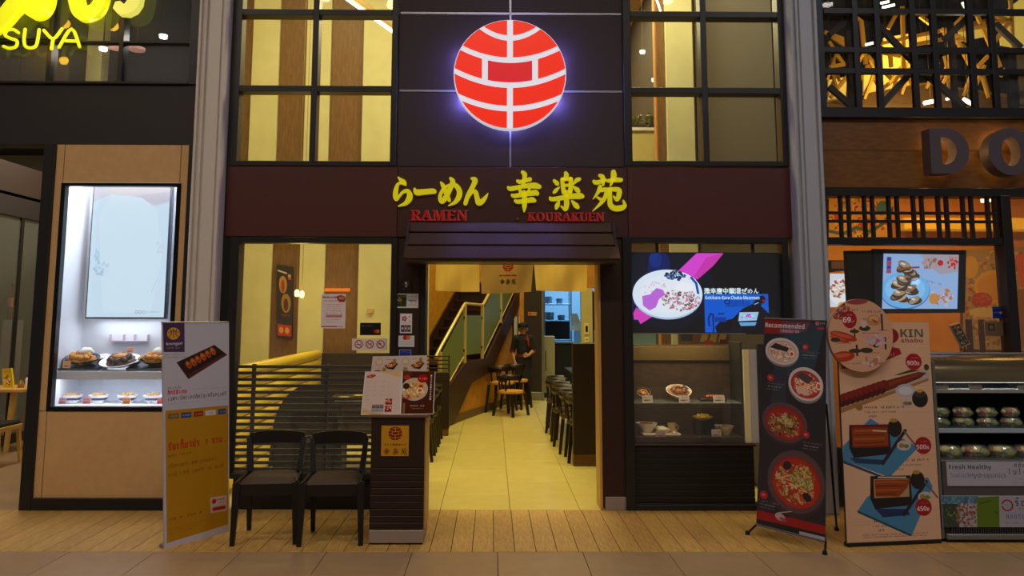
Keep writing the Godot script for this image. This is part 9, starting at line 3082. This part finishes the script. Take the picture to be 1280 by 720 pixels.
func build_fridge():
	var f = G(1181, 679)
	var zf = f.z
	var x0 = P(1178, 560, zf).x
	var x1 = P(1300, 560, zf).x + 0.25
	var zb = zf - 0.75
	var st = M("fridge_steel", C(0.50, 0.52, 0.52), 0.3, 0.6)
	var dk = M("fridge_dark", C(0.15, 0.15, 0.16), 0.4, 0.2)
	var t = thing("salad_fridge", "open steel display fridge with two shelves of boxed salads beside the wooden standee", "fridge", W3((x0 + x1) * 0.5, 0, (zf + zb) * 0.5))
	var Y = func(y, z = zf): return P(1230, y, z).y
	boxo("foot_plinth", W3(x0, 0, zb), W3(x1, Y.call(674.5), zf - 0.03), M("black"), t, 0.004)
	boxo("bottom_rail", W3(x0, Y.call(675), zb), W3(x1, Y.call(668), zf), st, t, 0.006)
	boxo("grille_back", W3(x0, Y.call(668), zb), W3(x1, Y.call(659), zf - 0.03), dk, t, 0.0)
	var gx = x0 + 0.045
	var gm = nm()
	while gx < x1:
		gm.box(W3(gx, (Y.call(668) + Y.call(659)) * 0.5, zf - 0.026), W3(0.008, Y.call(659) - Y.call(668), 0.014), 0.0)
		gx += 0.018
	tag(obj("grille", gm, M("grille_grey", C(0.22, 0.21, 0.22), 0.5), t), "", "", "", "stuff")
	var fp = boxo("front_panel", W3(x0, Y.call(659), zb), W3(x1, Y.call(577), zf - 0.02), M("fridge_grey", C(0.32, 0.32, 0.34), 0.4, 0.3), t, 0.004)
	boxo("tray_deck", W3(x0, Y.call(579), zb), W3(x1, Y.call(576.0), zf - 0.02), st, t, 0.003)
	boxo("side_wall", W3(x0 - 0.03, 0.02, zb), W3(x0, Y.call(450, zf - 0.2), zf - 0.03), st, t, 0.006)
	boxo("side_wall", W3(x1, 0.02, zb), W3(x1 + 0.03, Y.call(450, zf - 0.2), zf - 0.03), st, t, 0.006)
	boxo("back_wall", W3(x0, Y.call(577), zb), W3(x1, Y.call(446, zf - 0.2), zb + 0.03), dk, t, 0.0)
	var sh1 = Y.call(536, zf - 0.12)
	var sh2 = Y.call(488, zf - 0.2)
	boxo("shelf", W3(x0, sh1 - 0.012, zb), W3(x1, sh1, zf - 0.13), M("shelf_clear", C(0.4, 0.5, 0.55), 0.1, 0.2), t, 0.002)
	boxo("shelf_edge", W3(x0, sh1 - 0.03, zf - 0.13), W3(x1, sh1 + 0.004, zf - 0.105), M("edge_blue", C(0.66, 0.74, 0.80), 0.25, 0.4), t, 0.004)
	boxo("shelf", W3(x0, sh2 - 0.012, zb), W3(x1, sh2, zf - 0.21), M("shelf_clear"), t, 0.002)
	boxo("shelf_edge", W3(x0, sh2 - 0.02, zf - 0.21), W3(x1, sh2 + 0.012, zf - 0.185), M("edge_steel", C(0.70, 0.70, 0.70), 0.25, 0.6), t, 0.004)
	var mb = nm()
	var ct = Y.call(444, zf - 0.3)
	var cb2 = Y.call(478, zf - 0.18)
	mb.grid(1, 10, func(u, v):
		var a = v * PI * 0.5
		return W3(lerpf(x0 - 0.03, x1 + 0.03, u), cb2 + (ct - cb2) * cos(a), zf - 0.42 + 0.24 * sin(a)))
	obj("canopy", mb, M("canopy_steel", C(0.52, 0.47, 0.36), 0.22, 0.75), t)
	mb = nm()
	mb.tube([W3(x0 - 0.03, ct + 0.004, zf - 0.42), W3(x1 + 0.03, ct + 0.004, zf - 0.42)], 0.014, 8)
	obj("canopy_rail", mb, M("steel"), t)
	boxo("canopy_back", W3(x0 - 0.03, ct - 0.02, zb), W3(x1 + 0.03, ct, zf - 0.42), st, t, 0.003)
	boxo("lamp_strip", W3(x0 + 0.05, cb2 - 0.012, zf - 0.34), W3(x1 - 0.05, cb2, zf - 0.30), M("strip_glow", C(1, 1, 1), 0.5, 0.0, {"emit": C(1, 0.97, 0.9), "energy": 1.2}), t, 0.002)
	area(W3((x0 + x1) * 0.5, cb2 - 0.02, zf - 0.32), W2(0.9, 0.04), 0.22, C(1, 0.97, 0.9))
	for px in [1171, 1213, 1274]:
		var b = pr(px, 480, px + 16, 486, zf - 0.19)
		boxo("price_rail", W3(b[0], sh2 + 0.012, zf - 0.215), W3(b[2], sh2 + 0.045, zf - 0.205), M("rail_grey", C(0.5, 0.5, 0.48), 0.5), t, 0.002)
	var W = 120.0
	var cv = Cv.new(self, W, 32, 6, C(0.66, 0.65, 0.72))
	cv.text("Fresh Healthy", 2.5, 9.6, 5.8, C(0.18, 0.30, 0.33), 53.0, false, true)
	cv.text("Salad", 3.5, 20.6, 6.0, C(0.36, 0.52, 0.60), 23.0, false, false)
	cv.text("Hydroponics", 28.0, 20.6, 5.6, C(0.22, 0.32, 0.40), 45.0, false, false)
	pen_print(cv, "สลัดผัก", 83, 1.5, 6.0, C(0.24, 0.24, 0.30), 0.12, 0.9)
	pen_print(cv, "ไฮโดรโปน", 75, 9.6, 7.5, C(0.22, 0.22, 0.34), 0.12, 0.86)
	cv.scrawl(84, 24, 30, 2.6, C(0.45, 0.45, 0.52), 5)
	cv.scrawl(81, 29, 36, 2.4, C(0.5, 0.5, 0.56), 6)
	var zq = zf - 0.012
	var q = pr(1184, 577.5, 1304, 607.5, zq)
	print_plate("fridge_sign", "white sign strip with green lettering along the salad fridge front", q, zq, cv, 0.008)
	cv = Cv.new(self, 126, 40, 5, C(0.62, 0.61, 0.68))
	cv.rect(0, 0, 46, 9, C(0.30, 0.46, 0.56))
	cv.blobs(22, 6, 22, 6, 60, 2.4, [C(0.24, 0.42, 0.54), C(0.40, 0.56, 0.62), C(0.18, 0.36, 0.52)], 3)
	cv.rect(0, 10, 20, 30, C(0.20, 0.27, 0.22))
	cv.blobs(9, 26, 9, 13, 22, 1.4, [C(0.45, 0.58, 0.08), C(0.28, 0.42, 0.20), C(0.14, 0.22, 0.18)], 4)
	cv.blobs(30, 24, 14, 15, 130, 2.0, [C(0.58, 0.56, 0.56), C(0.50, 0.32, 0.16), C(0.66, 0.64, 0.66), C(0.44, 0.44, 0.36), C(0.55, 0.22, 0.12)], 5)
	cv.poly([W2(44, 2), W2(72, 0), W2(70, 40), W2(42, 40)], C(0.34, 0.44, 0.10))
	cv.line([W2(47, 10), W2(56, 7.5), W2(62, 6.5)], 1.0, C(0.22, 0.22, 0.10))
	cv.line([W2(66, 20), W2(69, 23)], 1.0, C(0.2, 0.24, 0.1))
	cv.ring(81.5, 12, 6.6, 1.9, C(0.62, 0.08, 0.14))
	cv.rect(73, 10.6, 6, 2.2, C(0.62, 0.61, 0.68))
	cv.line([W2(79, 9), W2(79, 15)], 0.9, C(0.4, 0.55, 0.7)); cv.line([W2(82, 8), W2(82, 16)], 0.9, C(0.4, 0.55, 0.7)); cv.line([W2(85, 9), W2(85, 15)], 0.9, C(0.4, 0.55, 0.7))
	pen_print(cv, "ร้อยละ", 90, 4.5, 8.5, C(0.22, 0.22, 0.32), 0.16, 0.9)
	cv.scrawl(96, 18.6, 18, 4.0, C(0.4, 0.4, 0.46), 8)
	pen_print(cv, "สดอร่อยไฮโดร", 78, 23, 6.4, C(0.26, 0.40, 0.58), 0.12, 0.8)
	cv.scrawl(76, 36, 36, 2.8, C(0.45, 0.46, 0.58), 9)
	q = pr(1178, 620, 1304, 659, zq)
	print_plate("fridge_poster", "picture poster with a lime green field on the lower front of the salad fridge", q, zq, cv, 0.008)
	var lab = "clear salad tub, lower layer of the fridge's upper shelf, first from the wooden standee"
	var ord = ["first", "second", "third", "fourth"]
	var num = 0
	var grp = "boxed salads in the display fridge"
	var proto = null
	var spots = []
	for i in 4:
		for lv in 2:
			spots.append([1173 + 30.0 * i, sh1 + 0.001 + lv * 0.078, zf - 0.24])
	for i in 4:
		spots.append([1182 + 33.0 * i, Y.call(576.0) + 0.001, zf - 0.16])
	for s in spots:
		var where = "lower layer of the fridge's upper shelf" if num < 8 and num % 2 == 0 else ("top layer of the fridge's upper shelf" if num < 8 else "on the fridge's bottom deck")
		lab = "clear salad tub, %s, %s from the wooden standee" % [where, ord[num / 2 if num < 8 else num - 8]]
		num += 1
		var p = P(s[0], 520, s[2])
		p.y = s[1]
		p.x = maxf(p.x, x0 + 0.09)
		if proto == null:
			proto = thing("salad_tub", lab, "salad box", p, 0.0, grp)
			mb = nm()
			mb.lathe([W2(0, 0.002), W2(0.068, 0.002), W2(0.08, 0.036), W2(0.083, 0.038), W2(0.08, 0.041), W2(0.062, 0.068), W2(0, 0.074)], Transform3D(), 16, 1.0, 0.8)
			local("tub", mb, M("tub_clear", C(0.85, 0.9, 0.9), 0.08, 0.0, {"alpha": 0.12}), proto)
			for k in 3:
				mb = nm()
				for j in 9:
					mb.lump(W3(rng.randf_range(-0.045, 0.045), rng.randf_range(0.018, 0.052), rng.randf_range(-0.035, 0.035)), W3(0.025, 0.016, 0.022), k * 20 + j, 0.9, 8, 5)
				local("leaves", mb, [M("leaf_green", C(0.40, 0.48, 0.16), 0.6), M("leaf_pale", C(0.80, 0.76, 0.45), 0.6), M("leaf_red", C(0.66, 0.25, 0.18), 0.6)][k], proto)
		else:
			var d = dup(proto, lab, p, rng.randf_range(-0.8, 0.8))
			if num > 8:
				d.scale = Vector3.ONE * 1.3

func print_plate(called, label, q, z, cv: Cv, thick):
	var c = [W3(q[0], q[1], z), W3(q[2], q[1], z), W3(q[2], q[3], z), W3(q[0], q[3], z)]
	var t = thing(called, label, "sign", W3((q[0] + q[2]) * 0.5, q[3], z))
	obj("plate", board("", c[0], c[1], c[2], c[3], thick, null), M("sticker_edge"), t)
	sheet("print", c[0], c[1], c[2], c[3], M(label, C(1, 1, 1), 0.35, 0.0, {"tex": cv.done()}), t, 0.001)
	return t

func build_standee():
	var bl = G(1059, 684)
	var br = G(1177, 679)
	var n = (br - bl).cross(Vector3.UP).normalized()
	if n.z < 0:
		n = -n
	var o = bl
	var at = func(x, y): return onplane(x, y, o, n)
	var tl = at.call(1045.5, 404)
	var tr = at.call(1159.5, 401.5)
	var top = (tl.y + tr.y) * 0.5
	tl = bl + W3(0, top, 0)
	tr = br + W3(0, top, 0)
	var W = 118.0
	var Ht = 281.0
	var u = (br - bl).normalized()
	var wd = bl.distance_to(br)
	var c2 = func(x, y):
		var p = at.call(x, y) - tl
		return W2(p.dot(u) / wd * W, -p.y / top * Ht)
	var b2 = func(list):
		var l = []
		for q in list:
			l.append(c2.call(q[0], q[1]))
		return l
	var t = thing("standee", "tall pale wood-look standee with grilled eel pictures beside the salad fridge", "standee", (bl + br) * 0.5)
	var cv = Cv.new(self, W, Ht, 5, C(0.84, 0.68, 0.56))
	var r = RandomNumberGenerator.new()
	r.seed = 4
	for i in 90:
		var y = r.randf() * Ht
		var x = r.randf() * W
		cv.rect(x, y, r.randf_range(15, 60), r.randf_range(0.3, 0.8), [C(0.80, 0.64, 0.52), C(0.87, 0.71, 0.59), C(0.79, 0.62, 0.50)][i % 3])
	var p = c2.call(1112.5, 420)
	cv.ell(p.x, p.y, 11.2, 10.0, C(0.58, 0.05, 0.07))
	cv.ell(p.x - 3, p.y + 1, 5, 6.5, C(0.60, 0.34, 0.12))
	p = c2.call(1125.5, 421.8)
	cv.text("KIN", p.x, p.y, 10.6, C(0.36, 0.36, 0.26), 29.5)
	p = c2.call(1126.5, 428.5)
	cv.text("shabu", p.x, p.y, 5.2, C(0.55, 0.22, 0.26), 28.0)
	cv.poly(b2.call([[1050, 452], [1098, 450], [1110, 434], [1124, 436], [1127, 443], [1110, 450], [1084, 463], [1052, 462]]), C(0.60, 0.06, 0.08))
	p = c2.call(1103, 449)
	cv.scrawl(p.x, p.y, 15, 5, C(0.85, 0.6, 0.55), 4, -0.2)
	p = c2.call(1142, 453)
	cv.ell(p.x, p.y, 10.4, 10.8, C(0.62, 0.05, 0.08))
	cv.text("900", p.x - 8.6, p.y + 4.6, 6.0, C(0.90, 0.80, 0.80), 12.4)
	cv.text("B", p.x + 4.4, p.y + 4.6, 4.2, C(0.90, 0.80, 0.80))
	cv.scrawl(p.x - 3, p.y - 4, 9, 2.2, C(0.85, 0.5, 0.5), 3)
	cv.poly(b2.call([[1049, 512], [1052, 503], [1150, 462], [1163, 468], [1160, 476], [1052, 517]]), C(0.70, 0.66, 0.64))
	cv.poly(b2.call([[1049, 513], [1160, 474], [1161, 477], [1050, 519]]), C(0.62, 0.44, 0.24))
	for i in 9:
		p = c2.call(1054 + i * 6.2, 502 - i * 2.1)
		cv.ell(p.x, p.y, 5.6, 9.6, C(0.32, 0.06, 0.04), 0.35)
		cv.ell(p.x - 1, p.y - 3, 4.2, 5.4, C(0.50, 0.11, 0.06), 0.35)
		cv.ell(p.x + 1.5, p.y + 4, 2.4, 3.0, C(0.20, 0.06, 0.03), 0.35)
	cv.poly(b2.call([[1104, 478], [1148, 466], [1158, 467], [1150, 474], [1108, 491]]), C(0.42, 0.13, 0.04))
	cv.poly(b2.call([[1110, 479], [1146, 468], [1152, 469], [1112, 484]]), C(0.54, 0.20, 0.06))
	cv.poly(b2.call([[1118, 470], [1138, 463], [1150, 464], [1124, 470]]), C(0.25, 0.28, 0.12))
	cv.ell(c2.call(1158, 460).x, c2.call(1158, 460).y, 3.4, 4.2, C(0.28, 0.22, 0.12))
	p = c2.call(1132, 490)
	cv.ell(p.x, p.y, 13, 9, C(0.70, 0.70, 0.74)); cv.ell(p.x, p.y, 9, 5.5, C(0.80, 0.80, 0.84))
	p = c2.call(1134, 506)
	cv.ell(p.x, p.y, 8, 5.6, C(0.74, 0.70, 0.68)); cv.ell(p.x - 2, p.y, 3.6, 2.6, C(0.62, 0.40, 0.26)); cv.ell(p.x + 3, p.y, 3, 2.4, C(0.36, 0.46, 0.16))
	p = c2.call(1150, 500)
	cv.ell(p.x, p.y, 10.2, 11.4, C(0.11, 0.09, 0.09)); cv.ell(p.x, p.y - 6, 8, 4, C(0.22, 0.2, 0.2))
	cv.ell(p.x, p.y - 10, 4, 2.2, C(0.75, 0.58, 0.12))
	p = c2.call(1074, 511)
	cv.ell(p.x, p.y, 4.5, 4, C(0.58, 0.40, 0.14))
	var small = func(x, y, s):
		var q = c2.call(x, y)
		cv.scrawl(q.x, q.y, 50, 3.6, C(0.16, 0.12, 0.12), s)
		cv.scrawl(q.x, q.y + 5.4, 40, 2.6, C(0.45, 0.35, 0.32), s + 1)
		cv.scrawl(q.x + 5, q.y + 11, 10, 3.2, C(0.25, 0.18, 0.18), s + 2)
	small.call(1080, 513.5, 31)
	small.call(1112, 581, 41)
	small.call(1090, 658.5, 51)
	for k in 2:
		p = c2.call(1078, 675 + 3 * k)
		cv.scrawl(p.x, p.y, 82, 2.0, C(0.40, 0.30, 0.30), 61 + k)
	var cl = C(0.25, 0.50, 0.66)
	cv.poly(b2.call([[1088, 525], [1110, 540], [1148, 562], [1112, 600], [1054, 578], [1054, 560]]), cl)
	cv.poly(b2.call([[1054, 578], [1112, 602], [1110, 604], [1054, 582]]), C(0.13, 0.28, 0.38))
	cv.poly(b2.call([[1062, 575], [1106, 578], [1112, 570], [1100, 584], [1070, 582]]), C(0.12, 0.22, 0.36))
	cv.poly(b2.call([[1112, 610], [1160, 600], [1166, 612], [1140, 674], [1072, 643], [1084, 625]]), cl)
	cv.poly(b2.call([[1072, 642], [1140, 673], [1138, 675], [1072, 645]]), C(0.10, 0.28, 0.36))
	cv.poly(b2.call([[1094, 640], [1134, 640], [1138, 648], [1104, 651]]), C(0.10, 0.18, 0.38))
	for k in 2:
		var ox = [1061.5, 1088.0][k]
		var oy = [532.5, 597.5][k]
		var bk = func(list):
			var l = []
			for q in list:
				l.append(c2.call(ox + q[0], oy + q[1]))
			return l
		cv.poly(bk.call([[0, 1], [50, 0], [52, 30], [50, 38], [6, 43], [0, 30]]), C(0.10, 0.07, 0.06))
		cv.poly(bk.call([[2, 2], [48, 1], [50, 29], [4, 30]]), [C(0.48, 0.05, 0.04), C(0.16, 0.10, 0.07)][k])
		cv.poly(bk.call([[4, 5], [48, 4], [49, 27], [5, 29]]), C(0.66, 0.56, 0.40) if k == 1 else C(0.50, 0.18, 0.04))
		cv.poly(bk.call([[5, 6], [50, 5], [46, 16], [36, 27], [7, 27]] if k == 1 else [[4, 6], [48, 5], [49, 26], [5, 28]]), C(0.56, 0.24, 0.05))
		for j in 4:
			cv.line(bk.call([[7, 9 + j * 5], [26, 8 + j * 5.2], [44 - j * 4 * k, 9 + j * 4.6]]), 1.6, [C(0.68, 0.36, 0.08), C(0.42, 0.14, 0.03)][j % 2])
		cv.line(bk.call([[30, 8], [46, 9]] if k == 0 else [[10, 2.5], [44, 2.5]]), 2.0, C(0.78, 0.72, 0.62))
		p = c2.call(ox + [57, 59][k], oy + [5, 6][k])
		cv.ell(p.x, p.y, 9.0, 11.5, C(0.12, 0.10, 0.10)); cv.ell(p.x - 1, p.y - 10, 5.0, 2.6, C(0.66, 0.52, 0.10))
		cv.line([c2.call(ox + 70, oy + 8), c2.call(ox + 42, oy + 50)], 4.2, C(0.13, 0.12, 0.15))
		cv.line([c2.call(ox + 68, oy + 8), c2.call(ox + 84, oy + 28)], 2.2, C(0.38, 0.36, 0.36))
		p = c2.call(ox + 68.5, oy + 27)
		cv.ell(p.x, p.y, 9.0, 6.4, C(0.74, 0.70, 0.70)); cv.ell(p.x - 3, p.y, 3.6, 3.0, C(0.62, 0.46, 0.24)); cv.ell(p.x + 3, p.y + 1, 3.4, 2.6, C(0.40, 0.50, 0.16))
		p = c2.call([1154, 1154.5][k], [559.5, 638][k])
		cv.ell(p.x, p.y, 10.4, 11.0, C(0.60, 0.05, 0.08))
		cv.text(["500", "450"][k], p.x - 8.8, p.y + 4.8, 6.0, C(0.90, 0.78, 0.80), 12.6)
		cv.text("B", p.x + 4.4, p.y + 4.8, 4.2, C(0.90, 0.78, 0.80))
		cv.scrawl(p.x - 4, p.y - 4, 9, 2.2, C(0.80, 0.45, 0.48), 8 + k)
	var lift = W3(0, 0.03, 0)
	obj("panel", board("", tl, tr, br + lift, bl + lift, 0.02, null), M("standee_edge", C(0.25, 0.2, 0.2), 0.5), t)
	sheet("print", tl, tr, br + lift * 0.9, bl + lift * 0.9, M("standee_print", C(1, 1, 1), 0.55, 0.0, {"tex": cv.done()}), t, 0.001)
	var mb = nm()
	mb.bar(bl + W3(0, 0.015, 0) - n * 0.02, br + W3(0, 0.015, 0) - n * 0.02, 0.05, 0.03, 0.004)
	obj("foot", mb, M("black"), t)
	mb = nm()
	mb.tube([tl.lerp(br, 0.4) - n * 0.02, W3((bl.x + br.x) * 0.5, 0.01, bl.z - 0.4)], 0.012, 8)
	obj("strut", mb, M("black"), t)
	var cc = at.call(1071.8, 419)
	var rad = at.call(1112, 419).distance_to(cc)
	cc += n * 0.03
	var dt = thing("round_sign", "large round pale sign of seafood pictures fixed over the standee's corner", "sign", cc - W3(0, rad, 0))
	var cr = Cv.new(self, 84, 86, 6, C(0.80, 0.62, 0.50))
	var o2 = W2(1071.8 - 42, 419 - 43)
	var d2 = func(x, y): return W2(x, y) - o2
	cr.ell(d2.call(1068, 377).x, 3, 15, 5, C(0.58, 0.22, 0.22))
	cr.blobs(d2.call(1048, 392).x, d2.call(1048, 392).y, 12, 9, 50, 2.4, [C(0.60, 0.14, 0.10), C(0.30, 0.25, 0.26), C(0.75, 0.48, 0.42), C(0.68, 0.26, 0.18)], 3)
	cr.scrawl(14, 17, 24, 4.5, C(0.66, 0.24, 0.34), 4)
	cr.scrawl(45, 18, 22, 3.4, C(0.58, 0.30, 0.34), 5)
	cr.scrawl(44, 26, 18, 2.6, C(0.34, 0.36, 0.30), 6)
	var pr2 = d2.call(1058.5, 401)
	cr.ell(pr2.x, pr2.y, 9.0, 10.0, C(0.60, 0.05, 0.08))
	cr.text("69", pr2.x - 8.2, pr2.y + 3.6, 6.4, C(0.92, 0.82, 0.82), 10.0)
	cr.text(".-", pr2.x + 2.6, pr2.y + 3.4, 5.0, C(0.85, 0.65, 0.65))
	cr.scrawl(pr2.x - 3, pr2.y - 4, 6, 2.2, C(0.8, 0.5, 0.5), 7)
	for q in [[1064, 417, 2.0, 12], [1099, 404, 2.4, 19], [1066, 436, 2.4, 13], [1102, 428, 2.4, 14]]:
		var v = d2.call(q[0], q[1])
		cr.rect(v.x - q[2] * 0.5, v.y - q[3] * 0.5, q[2], q[3], C(0.24, 0.17, 0.13))
	for q in [[1050, 420, 17, 4.5, 0.25], [1048, 443, 15, 6, -0.1], [1045, 423, 12, 3, 0.3]]:
		var v = d2.call(q[0], q[1])
		cr.ell(v.x, v.y, q[2], q[3], C(0.66, 0.20, 0.08), q[4])
		cr.ell(v.x - 2, v.y - 1.2, q[2] * 0.8, q[3] * 0.4, C(0.78, 0.36, 0.20), q[4])
	for q in [[1077, 411, 7, 3.2], [1040, 424, 6, 2.6], [1064, 414.5, 6, 2], [1078, 436, 8, 3], [1064, 436.5, 8, 2.4], [1090, 431, 4, 2]]:
		var v = d2.call(q[0], q[1])
		cr.ell(v.x, v.y, q[2], q[3], C(0.20, 0.20, 0.13))
	var vv = d2.call(1089, 402)
	cr.ell(vv.x, vv.y, 9, 6.5, C(0.72, 0.52, 0.34)); cr.ell(vv.x, vv.y - 2, 6, 3.2, C(0.80, 0.64, 0.44)); cr.ell(vv.x + 1, vv.y + 1, 4, 1.4, C(0.62, 0.24, 0.10), 0.5)
	cr.ell(d2.call(1076, 406).x, d2.call(1076, 406).y, 3.6, 4.4, C(0.80, 0.70, 0.66))
	vv = d2.call(1090, 424)
	cr.blobs(vv.x, vv.y, 13, 6, 36, 3.0, [C(0.76, 0.70, 0.74), C(0.80, 0.60, 0.60), C(0.70, 0.66, 0.72), C(0.74, 0.40, 0.40)], 8)
	vv = d2.call(1086, 449)
	cr.blobs(vv.x, vv.y, 12, 5, 30, 2.8, [C(0.78, 0.72, 0.72), C(0.72, 0.44, 0.36), C(0.75, 0.62, 0.58)], 9)
	for q in [[1040, 429, 18], [1074, 417.5, 22], [1076, 440, 18], [1050, 452, 20], [1095, 414, 12]]:
		var v = d2.call(q[0], q[1])
		cr.scrawl(v.x, v.y, q[2], 1.8, C(0.42, 0.26, 0.16), int(q[0]))
	var tex = cr.done()
	mb = nm()
	var bas = Basis(u, Vector3.UP, u.cross(Vector3.UP))
	mb.lathe([W2(0, -0.012), W2(rad, -0.012), W2(rad, 0.012), W2(0, 0.012)], Transform3D(Basis(u, u.cross(Vector3.UP), -Vector3.UP) , cc), 48, 1.0, 1.03)
	obj("disc", mb, M("round_edge", C(0.62, 0.50, 0.42), 0.5), dt)
	mb = nm()
	var nf = bas.z if bas.z.z > 0 else -bas.z
	for i in 48:
		var a0 = TAU * i / 48; var a1 = TAU * (i + 1) / 48
		var e0 = W2(cos(a0), sin(a0)); var e1 = W2(cos(a1), sin(a1))
		var w0 = cc + (u * e0.x + Vector3.UP * e0.y * 1.03) * rad * 0.992 + nf * 0.014
		var w1 = cc + (u * e1.x + Vector3.UP * e1.y * 1.03) * rad * 0.992 + nf * 0.014
		mb.tri(cc + nf * 0.014, w1, w0, W2(0.5, 0.5), W2(0.5 + e1.x * 0.48, 0.5 - e1.y * 0.48), W2(0.5 + e0.x * 0.48, 0.5 - e0.y * 0.48))
	mb.textured = true
	obj("print", mb, M("round_print", C(1, 1, 1), 0.5, 0.0, {"tex": tex}), dt)
